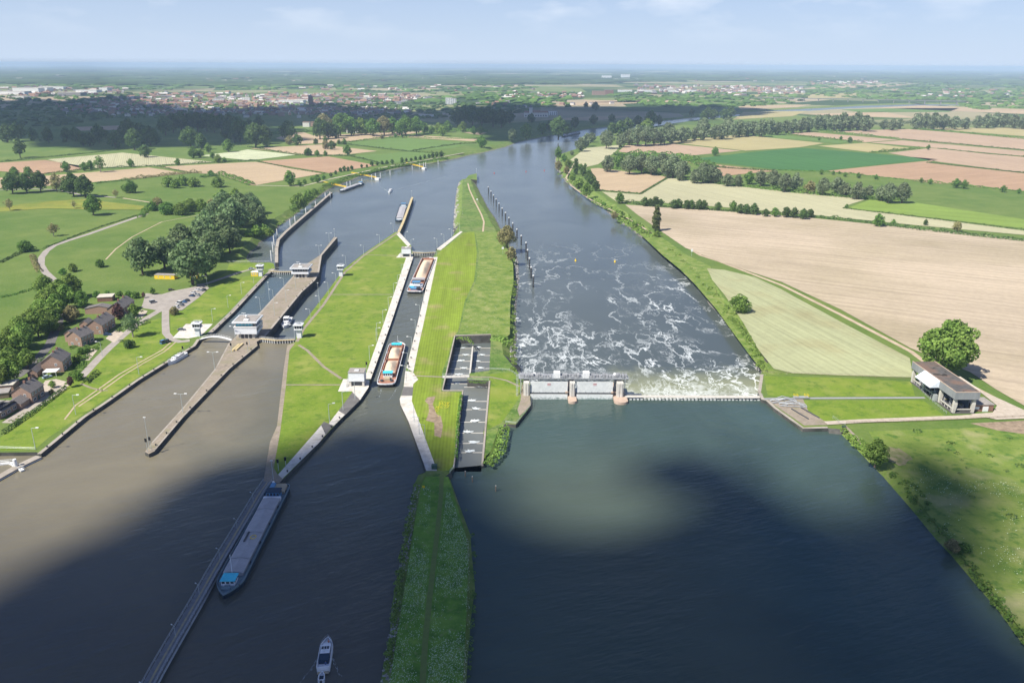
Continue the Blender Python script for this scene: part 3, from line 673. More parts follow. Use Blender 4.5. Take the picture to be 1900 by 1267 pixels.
m_past = mat('pasture', [(0.3, (0.095, 0.165, 0.022)), (0.5, (0.160, 0.220, 0.038)), (0.72, (0.245, 0.270, 0.080))], 0.09, 8, 0.95, 0.35, 1.0, second=[((0.075, 0.15, 0.02), 0.3, 0.52, 0.68), ((0.30, 0.29, 0.13), 0.05, 0.56, 0.74)])
sheet('grass', [(1612,800),(1700,797),(1900,790),(2150,790),(2200,1500),(2010,1330),(1935,1220),(1850,1110),(1775,1020),(1700,925),(1652,868),(1640,850)], G+.015, m_past)
m_rough = mat('bank_weeds', [(0.3, (0.080, 0.150, 0.020)), (0.5, (0.150, 0.215, 0.034)), (0.72, (0.255, 0.275, 0.090))], 0.16, 8, 0.95, 0.4, 1.2, second=[((0.36, 0.35, 0.24), 0.7, 0.60, 0.74)])
sheet('grass', [(1185,432),(1228,440),(1272,472),(1318,494),(1330,545),(1368,595),(1402,650),(1436,688),(1480,694),(1420,696),(1405,676),(1388,655),(1355,610),(1330,575),(1290,528),(1262,500),(1230,474)], G+.015, m_rough)
sheet('grass', [(882,432),(925,430),(938,452),(952,490),(953,520),(947,560),(946,620),(936,628),(915,619),(852,618),(866,560),(884,520),(889,470)], G+.015, m_rough)
# rocks shown on the left shore of the headland

sheet('path', [(84,706),(104,703),(124,708),(128,716),(96,722),(60,742),(70,727)], zr+.016, m_grav)
sheet('path', [(196,628),(214,611),(230,617),(212,636)], zr+.016, m_grav)
sheet('path', [(250,590),(262,574),(274,577),(262,592)], zr+.016, m_grav)
sheet('path', [(150,668),(172,645),(182,648),(166,668)], zr+.016, m_grav)
sheet('bare_patch', [(1641,834),(1646,829),(1655,829),(1662,832),(1668,831),(1678,838),(1690,846),(1694,852),(1684,855),(1680,862),(1668,864),(1660,858),(1650,858),(1644,850),(1646,843)], zr, mat('trampled_grass', [(0.35, (0.12, 0.15, 0.04)), (0.65, (0.26, 0.22, 0.13))], 0.4, 6, 0.95))
sheet('bare_patch', [(1800,785),(1900,780),(1960,790),(1900,805),(1850,798)], zr, m_soil)
# ================================================================ trees, hedges, woods
def leafmat(name, a, b, rnd=0.16, island=0.35):
    m = mat(name, [(0.3, a), (0.7, b)], 1.3, 3, 0.85, coord='object', rnd=rnd, island=island, spec=0.25)
    n = m.node_tree.nodes; l = m.node_tree.links.new; b = n['Principled BSDF']; t = n.new('ShaderNodeBsdfTranslucent'); mx_ = n.new('ShaderNodeMixShader'); mx_.inputs['Fac'].default_value = 0.38
    src = b.inputs['Base Color'].links[0].from_socket; l(src, t.inputs['Color']); l(b.outputs[0], mx_.inputs[1]); l(t.outputs[0], mx_.inputs[2])
    l(mx_.outputs[0], n['Material Output'].inputs['Surface'])
    return m
LM = {
 'bright': leafmat('leaves_bright', (0.133, 0.230, 0.040), (0.280, 0.385, 0.088)),
 'green': leafmat('leaves_green', (0.101, 0.209, 0.040), (0.190, 0.316, 0.062)),
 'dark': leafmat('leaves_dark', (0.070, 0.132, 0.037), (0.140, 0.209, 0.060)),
 'poplar': leafmat('leaves_poplar', (0.119, 0.203, 0.075), (0.252, 0.324, 0.150)),
 'willow': leafmat('leaves_willow', (0.138, 0.190, 0.094), (0.265, 0.310, 0.172)),
 'olive': leafmat('leaves_olive', (0.242, 0.235, 0.097), (0.396, 0.355, 0.167)),
 'copper': leafmat('leaves_copper', (0.088, 0.045, 0.043), (0.188, 0.101, 0.083)),
 'cypress': leafmat('leaves_cypress', (0.099, 0.143, 0.043), (0.188, 0.224, 0.073)),
}
m_trunk = mat('bark', (0.13, 0.10, 0.075), 2, 4, 0.95, coord='object')
m_trunkl = mat('bark_pale', (0.30, 0.27, 0.23), 2, 4, 0.95, coord='object')
def leaf(mb, c, n, s, rg):
    n = (n+Vector((rg.uniform(-1, 1), rg.uniform(-1, 1), rg.uniform(-1, 1)))*0.9).normalized()
    t = n.orthogonal().normalized(); t = Matrix.Rotation(rg.uniform(0, 6.28), 3, n) @ t; b = n.cross(t)
    s1, s2 = s*rg.uniform(.6, 1.2), s*rg.uniform(.5, 1.0)
    mb.add([tuple(c+t*s1), tuple(c+b*s2), tuple(c-t*s1*rg.uniform(.7, 1.2)), tuple(c-b*s2)], [(0, 1, 2, 3)])
def crown_mesh(rg, n, ls, top, bot, rad, lobes=12, lr=0.45, fill=0.25, prof=None):
    """unit crown: radius `rad`, between heights bot and top; leaves on and in overlapping lobes"""
    mb = MB(); C = []
    for i in range(lobes):
        h = (i+0.5)/lobes; a = i*2.4+rg.uniform(-.5, .5)
        pr = prof(h) if prof else math.sin(math.pi*min(1, 0.12+h*0.88))**0.6
        L_ = lr*rg.uniform(.75, 1.2)*(0.6+0.4*pr)
        rr = max(0, rad*pr-L_*0.8)*rg.uniform(.6, 1.05)
        C.append((Vector((rr*math.cos(a), rr*math.sin(a), bot+L_*0.6+h*(top-bot-L_*1.4))), L_))
    C.append((Vector((0, 0, (top+bot)/2)), rad*0.55 if not prof else lr))
    tot = sum(l*l for _, l in C)
    for c, l_ in C:
        for k in range(int(n*l_*l_/tot)):
            d = Vector((rg.gauss(0, 1), rg.gauss(0, 1), rg.gauss(0, 1)+0.25)).normalized()
            q = l_*(1 if rg.random() > fill else rg.uniform(.4, 1))*rg.uniform(.88, 1.1)
            leaf(mb, c+Vector((d.x*q, d.y*q, d.z*q*0.85)), d, ls, rg)
    return mb, C
def tree_proto(name, kind, n, ls, seed, H=2.3, bot=0.55, lobes=12, lr=0.45, rad=1.0, prof=None, bark=None, tr=0.06, whole=False, fill=.25):
    rg = random.Random(seed); root = empty(name, (0, 0, -500)); tag(root, 'tree', 'tree')
    mb, C = crown_mesh(rg, n, ls, H, bot, rad, lobes, lr, fill, prof)
    mb.build('crown', LM[kind], root)
    if not whole:
        t = MB(); t.bar((0, 0, -0.05), (0, 0, H*0.45), tr*1.3, 6, tr*0.7)
        for c, l_ in C[:8]: t.bar((0, 0, bot*0.8+0.15*c.z), tuple(c), tr*0.5, 4, tr*0.15)
        t.build('trunk', bark or m_trunk, root)
    return Proto(root)
colprof = lambda h: 0.55+0.45*math.sin(math.pi*min(1, 0.1+h*0.85))
TP = {}
def tp(kind, lod, shape='round'):
    k = (kind, lod, shape)
    if k not in TP:
        n, ls = {'near': (2600, 0.085), 'mid': (900, 0.13), 'far': (260, 0.22)}[lod]
        L_ = []
        for j in range(3 if lod != 'near' else 2):
            sd_ = hash_(kind, lod, shape)+j*17
            if shape == 'round': p = tree_proto('tree', kind, n, ls, sd_, H=2.2, bot=.32 if lod == 'near' else .12)
            elif shape == 'bush': p = tree_proto('shrub', kind, int(n*.8), ls, sd_, H=1.5, bot=-0.05, lobes=10, tr=0.04)
            elif shape == 'tall': p = tree_proto('tree', kind, n, ls, sd_, H=3.1, bot=0.5, lobes=15, lr=0.42)
            elif shape == 'open': p = tree_proto('tree', kind, int(n*.5), ls*.9, sd_, H=2.4, bot=0.5, lobes=14, lr=0.36, bark=m_trunkl)
            elif shape == 'column': p = tree_proto('tree', kind, int(n*3), ls*1.3, sd_, H=6.4, bot=0.15, lobes=13, lr=0.75, prof=colprof)
            elif shape == 'big': p = tree_proto('tree', kind, int(n*2.2), ls*.72, sd_, H=2.1, bot=0.42, lobes=26, lr=0.30, bark=m_trunkl, tr=0.05, fill=.3)
            elif shape == 'wide': p = tree_proto('tree', kind, n, ls, sd_, H=1.8, bot=0.1, lobes=14, lr=0.42)
            L_.append(p)
        TP[k] = [L_, 0]
    e = TP[k]; e[1] += 1
    return e[0][e[1] % len(e[0])]
def hash_(*a): return sum(ord(c)*(i+3) for i, c in enumerate(''.join(a)))
SH = {'round': (2.25, 1.3), 'bush': (1.5, 0.72), 'tall': (3.1, 1.85), 'open': (2.4, 1.4), 'column': (6.4, 3.2), 'big': (2.1, 1.25), 'wide': (1.8, 0.9)}
def tree(cx, cy, r, kind='green', shape='round', label=None, group=None, name=None, zg=G, squash=1.0):
    """crown centre and radius as seen in the photo -> a tree standing on the ground at its real place and size"""
    Hh, ch = SH[shape]; by = cy
    for _ in range(4):
        s = sc_at(by); rm = r/s; by = cy+ch*rm*s*0.95
    p = P(cx, by, zg); lod = 'near' if r >= 15 else ('mid' if r >= 7 else 'far')
    cat = 'shrub' if shape == 'bush' else 'tree'
    return tp(kind, lod, shape).put(p, rng.uniform(0, 6.28), (rm, rm, rm*rng.uniform(.92, 1.08)*squash), label, group, cat)
LOOK = {'bright': 'bright green', 'green': 'mid green', 'dark': 'dark green', 'poplar': 'grey-green', 'willow': 'pale grey willow-like', 'olive': 'pale olive', 'copper': 'dark copper', 'cypress': 'dark'}
SHP = {'round': 'round leafy tree', 'bush': 'low rounded shrub', 'tall': 'tall leafy tree', 'open': 'thin open tree', 'column': 'slim columnar poplar', 'big': 'huge spreading tree', 'wide': 'broad low tree'}
GROW = {'trees in the belt behind the brick houses': 1.15, 'trees in the poplar wood by the lock': 1.22, 'willows in the belt behind the river bend': 1.32, 'willows in the far belt on the right': 1.35, 'willows in the wood between the right fields': 1.28, 'dark trees in the wood before the town': 1.25, 'dark trees in the belt before the town': 1.2, 'trees in the wood beyond the tan field': 1.2, 'dark trees at the left river bank': 1.25, 'trees along the wooded river bend': 1.15}
def row(items, place, end, group, kind='green', shape='round'):
    """items (x, y, r[, kind[, shape]]) in order from `end`; every tree gets its own label"""
    for i, it in enumerate(items):
        k = it[3] if len(it) > 3 else kind; s = it[4] if len(it) > 4 else shape
        lab = f"{LOOK[k]} {'shrub' if s == 'bush' else 'tree'}, {ordw(i)} from {end} {place}"
        tree(it[0], it[1], it[2]*GROW.get(group, 1.08), k, s, lab, group)
# --- behind the houses
row([(3,691,20),(18,683,20),(23,659,18),(11,641,20),(32,638,20),(23,620,18),(48,620,20),(41,605,20),(72,599,19),(84,591,18),(59,588,18),(98,580,18),(81,569,18),(107,566,18),(93,552,19),(125,546,18),(116,534,19),(86,527,18),(134,527,19),(52,662,15),(98,598,14)],
    'in the belt behind brick houses', 'near end', 'trees in the belt behind the brick houses', 'bright', 'round')
row([(152,651,8,'green','bush'),(143,664,9,'bright','bush'),(161,647,8,'bright','bush'),(147,697,10,'green','bush'),(96,726,6,'olive','bush')], 'among the front gardens', 'lane', 'shrubs in the front gardens', 'green')
row([(180,546,8),(200,543,6),(222,545,6),(240,546,8),(252,547,8)], 'in the hedge above the car park', 'left', 'shrubs above the car park', 'green', 'bush')
for it in [(154,553,15,'green','round','mid green round tree between the tree belt and the topmost house'), (134,582,18,'olive','wide','broad olive tree beside the second brick house from the top'),
 (222,576,13,'copper','round','dark copper-leaved tree in front of the topmost brick house'), (249,574,11,'bright','round','small bright green tree behind the silvery birch by the lane'),
 (247,600,19,'poplar','open','silvery open birch tree on the grass beside the lane'), (324,577,10,'olive','bush','brownish round shrub below the row of parked cars'),
 (240,638,11,'dark','bush','dark green shrub alone on the lawn left of the blue van'), (132,706,7,'copper','tall','slender copper tree at the end of the gravel drive'), (98,711,7,'bright','round','small yellow-green tree on the gravel drive'),
 (267,546,4,'copper','tall','thin dark red tree beside the parking entrance'), (283,539,6,'green','round','small round tree on the grass strip above the car park'), (111,606,10,'olive','bush','pinkish faded shrub behind the third house'),
 (186,489,10,'green','bush','dark round shrub alone in the meadow below the road bend'), (118,504,9,'green','bush','left shrub of the pair inside the road bend'), (136,497,10,'bright','bush','right shrub of the pair inside the road bend'),
 (1371,564,22,'bright','bush','large rounded green bush alone beside the right river bank'), (1754,636,55,'bright','big','huge spreading tree with pale limbs behind the open machine hall'),
 (1623,836,24,'bright','round','rounded bright green tree leaning over the near right water edge'), (1765,1010,17,'olive','bush','olive willow scrub at the near right water edge'), (1788,1014,13,'green','bush','dark green scrub beside the olive scrub at the near right bank'),
 (941,436,19,'olive','round','pale olive willow on the weir island shore by the black piles'), (949,468,12,'olive','round','smaller olive willow just below the big shore willow'),
 (48,457,15,'green','bush','dark round shrub left of the road bend'), (174,379,17,'green','round','round tree at the edge of the yellow meadow'), (138,379,6,'olive','open','thin half-bare tree in the yellow meadow'),
 (19,379,9,'olive','open','bare-looking tree at the left end of the yellow meadow'), (100,424,11,'olive','open','leafless olive tree alone in the left pasture'),
 (187,304,12,'green','open','lone field tree casting a shade on the tan field'), (243,302,6.5,'green','round','round small tree on the hedge between two pale fields'), (330,300,6,'green','round','little round tree on the right end of the pale field hedge'),
 (243,348,15,'green','bush','round bushy tree above the meadow behind the road'), (215,358,7,'olive','open','small olive tree beside the grey road end'),
 (270,279,11,'dark','round','dark tree standing at the upper corner of the pale field'), (38,272,12,'dark','tall','tall dark tree at the far left under the cloud shade'),
 (1217,405,8,'cypress','column','tall slim dark poplar on the right river bank'), (1219,434,8,'bright','bush','green shrub at the foot of the slim dark poplar'),
 (538,330,12,'green','round','round tree at the right edge of the tan field by the harbour'), (552,258,10,'dark','round','dark tree in the tan field left of the farm'), (537,259,8,'olive','round','olive tree beside the dark tree in the tan field'),
 (495,262,9,'bright','round','bright tree under the left end of the tan fields'), (645,278,8.5,'green','round','round tree at the right end of the tan field strip'), (894,262,10,'green','round','small round tree on the far left river bank'),
 (1068,309,5,'dark','column','short dark columnar tree on the wooded river bend'), (1333,0,0,'green','round',None), (1701,0,0,'green','round',None)]:
    if it[5]: tree(it[0], it[1], it[2], it[3], it[4], it[5], None)
row([(24,337,17),(50,337,16),(76,336,15),(106,336,11,'olive','tall'),(121,349,8,'dark','bush'),(137,342,17),(159,344,17)], 'beside the upper left road', 'left', 'trees beside the upper left road', 'dark', 'round')
row([(28,318,8),(53,318,8),(123,309,8),(157,308,7),(169,306,7,'green')], 'on the brown field edge', 'left', 'small trees on the brown field edge', 'green', 'round')
row([(313,338,12),(326,342,10),(339,336,12),(361,338,12),(404,338,13),(392,322,6,'green')], 'below the big tan field', 'left', 'bushy trees below the big tan field', 'bright', 'bush')
row([(283,383,11,'green'),(293,376,10,'olive'),(311,387,15,'green'),(336,388,15),(354,381,16),(374,382,14),(394,377,9,'olive')], 'between meadow and poplar wood', 'left', 'bushy trees left of the poplar wood', 'bright', 'bush')
row([(265,472,25),(306,466,22),(358,482,31),(382,477,24),(341,446,24),(374,441,25),(399,452,22),(391,421,24),(417,421,24),(427,439,20),(404,401,22),(435,401,25),(419,383,22),(450,386,24),(470,383,20),(475,398,18),(417,372,15,'bright'),(440,371,15,'bright'),(467,374,16)],
    'in the poplar wood by the lock', 'near end', 'trees in the poplar wood by the lock', 'poplar', 'round')
row([(463,432,10),(477,429,13),(490,426,12),(500,432,9),(482,404,9),(556,374,16),(573,364,12),(584,356,8),(545,386,8)], 'on the harbour bank', 'near end', 'shrubs on the harbour bank', 'bright', 'bush')
row([(354,252,17),(374,262,12),(424,269,10,'green'),(359,282,9,'green'),(372,284,7,'green'),(387,274,7,'bright'),(394,288,5,'green'),(405,293,7,'bright'),(417,296,4,'green')], 'in the shaded meadow before the town', 'left', 'trees in the shaded meadow', 'dark', 'round')
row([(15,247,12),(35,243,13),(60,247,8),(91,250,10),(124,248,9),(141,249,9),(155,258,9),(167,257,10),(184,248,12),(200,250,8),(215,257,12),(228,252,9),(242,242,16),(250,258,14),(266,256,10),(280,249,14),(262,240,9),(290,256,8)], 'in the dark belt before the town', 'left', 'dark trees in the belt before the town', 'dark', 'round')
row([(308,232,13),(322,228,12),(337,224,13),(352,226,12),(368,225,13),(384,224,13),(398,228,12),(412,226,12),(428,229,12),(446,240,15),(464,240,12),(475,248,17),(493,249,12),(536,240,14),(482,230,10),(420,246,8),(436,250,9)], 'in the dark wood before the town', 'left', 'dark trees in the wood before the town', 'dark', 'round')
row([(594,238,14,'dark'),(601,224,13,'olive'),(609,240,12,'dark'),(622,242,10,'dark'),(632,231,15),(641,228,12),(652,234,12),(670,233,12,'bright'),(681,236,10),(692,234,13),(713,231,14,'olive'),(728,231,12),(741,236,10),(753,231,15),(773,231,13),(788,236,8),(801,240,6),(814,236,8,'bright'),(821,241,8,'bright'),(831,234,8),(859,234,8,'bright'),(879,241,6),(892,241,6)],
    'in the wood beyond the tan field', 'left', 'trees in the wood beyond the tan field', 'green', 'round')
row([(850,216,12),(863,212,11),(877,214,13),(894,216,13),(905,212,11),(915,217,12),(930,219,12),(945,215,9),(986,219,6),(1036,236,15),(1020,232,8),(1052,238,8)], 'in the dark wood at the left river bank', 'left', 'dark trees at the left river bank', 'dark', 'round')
row([(614,324,3.5),(623,320,3),(632,315,3.5),(639,313,4),(646,313,3.5),(653,311,3.5),(671,308,3),(681,308,2.5),(690,303,4),(700,303,3.5),(709,301,3.5),(718,301,3.5),(728,300,4),(746,297,4),(754,297,3),(763,296,3),(771,293,3.5),(780,293,3.5),(788,291,3.5),(796,289.5,3.5),(803,288,4),(810,287,4),(819,286,5)],
    'in the row along the riverside road', 'left', 'young trees along the riverside road', 'dark', 'round')
row([(556,340,4.5),(566,337,4),(579,332,4),(589,330,7),(601,329,4)], 'on the tan field corner', 'left', 'small trees at the tan field corner', 'green', 'round')
row([(572,283,8.5,'dark','bush'),(589,284,5,'green'),(604,284,4,'green'),(586,262,5,'dark'),(604,259,5,'green'),(604,268,7,'olive'),(616,268,7.5,'dark'),(629,263,4,'green'),(639,262,5,'green'),(709,253,4,'olive'),(734,252,3,'green'),(747,252,3,'dark')], 'on the hedge lines of the left fields', 'left', 'small trees on the left field hedges', 'green', 'round')
row([(950,249,10,'willow'),(977,243,12,'bright'),(1006,236,10,'green'),(1067,226,9,'dark'),(1101,221,8,'dark'),(1087,194,5,'dark'),(1105,196,7,'dark')], 'on the bank near the bend', 'left', 'trees on the left bank near the bend', 'green', 'round')
row([(1135,239,10,'dark'),(1150,236,12,'dark'),(1163,231,12,'dark'),(1183,224,10,'dark'),(1200,232,13,'bright'),(1206,219,12,'dark'),(1222,222,8,'dark'),(1304,216,8,'dark'),(1314,208,10,'dark'),(1324,212,8,'dark'),(1355,207,10,'dark'),(1343,211,8,'dark'),(1283,208,6,'dark'),(1135,219,7,'dark')],
    'beside the river bend', 'left', 'trees beside the river bend', 'dark', 'round')
row([(1077,267,9),(1089,259,8),(1098,253,7),(1125,257,12),(1152,259,9),(1168,252,11),(1183,251,13),(1198,251,12),(1213,251,12),(1226,251,11),(1238,242,12),(1246,249,11),(1264,249,10),(1274,248,9),(1289,246,9),(1304,236,12),(1304,248,8),(1327,243,10),(1340,241,11),(1350,232,11),(1360,241,9),(1372,238,10)],
    'in the first willow belt', 'left', 'willows in the belt behind the river bend', 'willow', 'round')
row([(1385,238,9),(1397,235,10),(1412,236,11),(1428,234,10),(1443,236,9),(1458,233,9),(1472,232,9),(1488,231,9),(1499,228,10),(1517,225,10),(1532,224,10),(1547,226,11),(1562,225,11),(1577,226,10),(1590,224,11),(1606,226,11),(1640,229,7),(1655,229,8),(1668,228,7),(1700,224,10),(1716,222,10),(1732,223,11),(1750,224,10),(1770,226,9),(1790,227,8),(1812,225,8),(1830,222,10),(1846,220,10),(1862,222,9),(1880,224,9),(1896,225,9)],
    'in the far willow belt', 'left', 'willows in the far belt on the right', 'willow', 'round')
row([(1036,284,7,'green','tall'),(1046,292,6),(1054,302,7,'bright'),(1036,307,7,'olive'),(1051,315,6,'olive'),(1062,327,7,'bright'),(1074,338,9,'bright'),(1088,350,10,'bright'),(1078,310,5),(1086,307,3),(1082,317,7,'dark'),(1092,325,8,'dark'),(1097,332,8,'dark'),(1105,343,8,'dark'),(1061,283,4,'willow'),(1140,400,7,'olive','bush'),(1120,378,5,'green','bush')],
    'along the wooded river bend', 'far end', 'trees along the wooded river bend', 'green', 'round')
row([(1127,302,11),(1148,296,9,'green'),(1168,302,14),(1190,302,13),(1208,305,13),(1228,300,14),(1238,312,12),(1248,307,15),(1266,312,13),(1261,323,8),(1289,325,10),(1304,320,13),(1319,320,13),(1330,325,10),(1349,332,9),(1369,334,8),(1390,328,9,'green'),(1411,328,11),(1434,330,13),(1455,338,12),(1475,336,11),(1502,345,9,'olive'),(1526,344,12),(1552,344,11),(1567,350,10),(1590,353,11),(1611,353,9),(1635,356,11),(1647,357,13),(1673,357,13)],
    'in the willow wood between the right fields', 'left', 'willows in the wood between the right fields', 'willow', 'round')
row([(1150,366,9,'green'),(1196,374,7),(1206,374,7),(1216,372,8),(1226,375,6),(1250,377,8),(1258,376,8),(1274,378,8),(1282,378,8),(1297,379,8),(1306,379,8),(1332,382,7),(1360,382,8,'green'),(1373,386,8),(1384,386,9),(1399,387,9),(1420,393,7),(1437,392,8,'green'),(1458,392,9),(1473,394,8),(1490,395,9),(1503,395,7),(1571,382,3.5,'green'),(1629,406,11,'green'),(1657,412,5,'green'),(1717,412,5),(1775,418,9,'olive')],
    'along the big sand-coloured field', 'left', 'trees along the upper edge of the sand field', 'dark', 'round')
row([(1327,280,7,'green'),(1524,319,4),(1546,320,3.5),(1557,320,2.5),(1568,323,4),(1592,325,4.5),(1625,328,4),(1709,334,4),(1726,336,4.5),(1773,338,8),(1788,341,7),(1861,349,6),(1890,354,4),(1520,257,3),(1560,256,3),(1576,259,5,'dark'),(1722,273,4)], 'among the right-hand fields', 'left', 'small field trees on the right', 'green', 'round')
scrub([p for e in TP.values() for p in e[0]])
# --- hedges and scrub, each one a long strip of leaves
def hedge(pts, w, h, label, kind='green', dens=2.2, ls=0.55, name='hedge', cat='hedge', bumpy=0.5):
    rg = random.Random(int(pts[0][0]*7+pts[0][1])); mb = MB(); q = [P(x, y) for x, y in pts]; o0 = q[0]
    tot = sum((b-a).length for a, b in zip(q, q[1:])); n = int(min(5200, tot*(w+h)*dens/ls/ls*0.35)); ph = rg.uniform(0, 99)
    d = [0]
    for a, b in zip(q, q[1:]): d.append(d[-1]+(b-a).length)
    for _ in range(n):
        t = rg.uniform(0, tot); k = max(i for i in range(len(q)-1) if d[i] <= t); p = q[k].lerp(q[k+1], (t-d[k])/max(.01, d[k+1]-d[k]))
        dr = (q[k+1]-q[k]).normalized(); nr = Vector((-dr.y, dr.x, 0))
        hm = h*(1-bumpy+2*bumpy*abs(noise.noise(Vector((t*0.09, ph, 0)))*1.7)); a = rg.uniform(-0.2, math.pi+0.2)
        c = p-o0+nr*math.cos(a)*w/2*rg.uniform(.8, 1.1)+Vector((0, 0, max(0.15, math.sin(a)*hm)))
        leaf(mb, c, Vector((nr.x*math.cos(a), nr.y*math.cos(a), math.sin(a))), ls, rg)
    o = mb.build(name, LM[kind]); o.location = o0
    return tag(o, label, cat)
hedge([(5,806),(60,768),(122,721)], 1.4, 1.8, 'straight dark clipped hedge between lawn and grey terrace', 'dark', ls=.4, bumpy=.05)
hedge([(158,712),(172,700),(181,692)], 3, 2, 'short dense hedge at the lane end above the gravel drive', 'dark', ls=.45)
hedge([(222,634),(248,634)], 2.0, 1.6, 'low hedge left of the dark lawn shrub', 'dark', ls=.45)
hedge([(216,617),(228,609)], 2.0, 1.4, 'short low hedge by the third house drive', 'dark', ls=.4)
hedge([(260,604),(277,598)], 2.4, 1.6, 'dark hedge at the right of the birch tree', 'dark', ls=.45)
hedge([(0,488),(20,478),(48,466),(66,461)], 3.2, 2.2, 'ragged hedge left of the road bend', 'dark')
hedge([(60,474),(66,492),(74,505)], 4, 2, 'rough hedge on the outer side of the road bend', 'olive')
hedge([(0,552),(30,546),(62,536)], 3.5, 0.9, 'grassy ditch scrub across the lower left pasture', 'green')
hedge([(80,462),(130,442),(190,420),(262,398)], 1.6, 1.1, 'thin hedge following the pale pasture road', 'dark', ls=.5)
hedge([(260,404),(270,392),(290,388),(316,392)], 6, 3.2, 'scrub beside the round bushes at the pasture corner', 'green')
hedge([(176,341),(205,338),(240,334)], 5, 2.6, 'left part of the brown hedge under the tan field', 'green', ls=.8)
hedge([(240,334),(290,328),(330,323),(374,321)], 6, 3.4, 'brownish blossoming hedge under the tan field', 'olive', ls=.8)
hedge([(374,330),(410,325),(440,334),(468,344)], 9, 4, 'dense thicket at the tip of the tan field', 'green', ls=.9)
hedge([(83,323),(150,315),(230,311),(290,308),(400,302),(478,298)], 3.4, 1.8, 'long dark hedge between brown and pale left fields', 'dark', ls=.8)
hedge([(290,309),(352,321)], 3, 1.4, 'short dark hedge dividing the two tan fields', 'dark', ls=.8)
hedge([(0,301),(100,291),(170,284),(232,277)], 4, 1.5, 'dark shaded hedge above the brown left field', 'dark', ls=.9)
hedge([(478,300),(540,313),(603,323)], 3, 1.5, 'thin hedge below the brown middle field', 'dark', ls=.8)
hedge([(460,273),(520,283),(552,288),(610,289.5),(650,290)], 4, 2.0, 'hedge between fleece field and tan strip', 'dark', ls=.9)
hedge([(650,290),(690,299),(715,306)], 4, 1.6, 'short hedge left of the green river field', 'dark', ls=.9)
hedge([(624,266),(700,275),(763,282),(826,286)], 4, 2.2, 'hedge between the two green river fields', 'dark', ls=.9)
hedge([(763,281),(800,275),(850,268),(884,266)], 4, 2, 'right hedge of the upper green river field', 'dark', ls=.9)
hedge([(636,266),(700,257),(740,255),(830,258),(890,258)], 5, 2.2, 'broken hedge above the upper green field', 'green', ls=1)
hedge([(604,345),(640,332),(700,317),(760,305),(830,294)], 9, 2.8, 'rough scrub along the left harbour bank', 'green', ls=.9)
hedge([(586,362),(600,352)], 6, 3, 'scrub at the first yellow gangway', 'bright', ls=.8)
hedge([(1500,402),(1600,413),(1700,426),(1800,437),(1905,448)], 6, 3.0, 'long dark hedge right end of the sand field', 'dark', ls=.9)
hedge([(1150,373),(1200,383),(1300,389),(1400,396),(1500,404)], 5, 2.6, 'undergrowth beneath the tree row of the sand field', 'dark', ls=.9)
hedge([(1113,354),(1188,361),(1240,330)], 3, 1.6, 'dark hedge round the small tan field', 'dark', ls=.8)
hedge([(1118,312),(1180,316),(1250,330),(1350,343),(1480,358),(1610,370),(1680,372)], 10, 3.4, 'undergrowth at the foot of the willow wood', 'green', ls=1.1)
hedge([(1145,290),(1200,287),(1250,292),(1290,300),(1320,312)], 26, 6, 'dense low thicket at the back of the willow wood', 'green', ls=1.5)
hedge([(1564,387),(1700,403),(1900,428)], 3, 1.4, 'thin hedge under the lime green strip', 'dark', ls=.8)
hedge([(1440,316),(1530,319),(1640,330),(1760,342),(1905,357)], 5, 1.6, 'hedge under the brown right fields', 'green', ls=1)
hedge([(1720,302),(1800,311),(1905,322)], 4, 1.6, 'thin hedge between two brown right fields', 'dark', ls=1)
hedge([(1673,259),(1780,268),(1905,280)], 5, 2.2, 'upper thin hedge in the pinkish fields', 'dark', ls=1.1)
hedge([(1614,284),(1650,281),(1705,276)], 6, 3.2, 'short hedge left of the pinkish field', 'green', ls=1.1)
hedge([(1446,248),(1505,255),(1560,261),(1600,264)], 6, 3.4, 'scrubby hedge left of the far pinkish field', 'green', ls=1.1)
hedge([(1520,243),(1600,251),(1670,259)], 6, 3.4, 'scrubby hedge in the middle of the pinkish fields', 'green', ls=1.1)
hedge([(1690,240),(1780,247),(1905,259)], 6, 3.4, 'topmost scrubby hedge on the pinkish fields', 'green', ls=1.1)
hedge([(1740,276),(1830,286),(1905,292)], 4, 1.8, 'low hedge dividing the lower pinkish fields', 'dark', ls=1)
hedge([(1269,298),(1340,312),(1440,318)], 4, 2.2, 'hedge between dark green field and brown field', 'dark', ls=1)
hedge([(955,704),(960,712)], 1, .5, 'small tuft beside the weir island path', 'green', ls=.3)
hedge([(903,864),(915,852),(927,838),(934,806),(937,792)], 4.5, 1.8, 'rough scrub on the bank below the fish ladder', 'bright', ls=.6)
hedge([(914,628),(936,632),(950,640)], 6, 2, 'bushes at the upper right of the fish ladder', 'bright', ls=.7)
hedge([(848,629),(870,631),(877,640)], 1.6, 1.4, 'weeds in the upper basin of the fish ladder', 'bright', ls=.5)
hedge([(870,709),(903,711)], 1.6, .9, 'green strip of weeds below the ladder footbridge', 'green', ls=.4)
hedge([(856,734),(850,780),(846,850)], 1.3, .9, 'weeds on the left wall of the lower ladder', 'green', ls=.45)
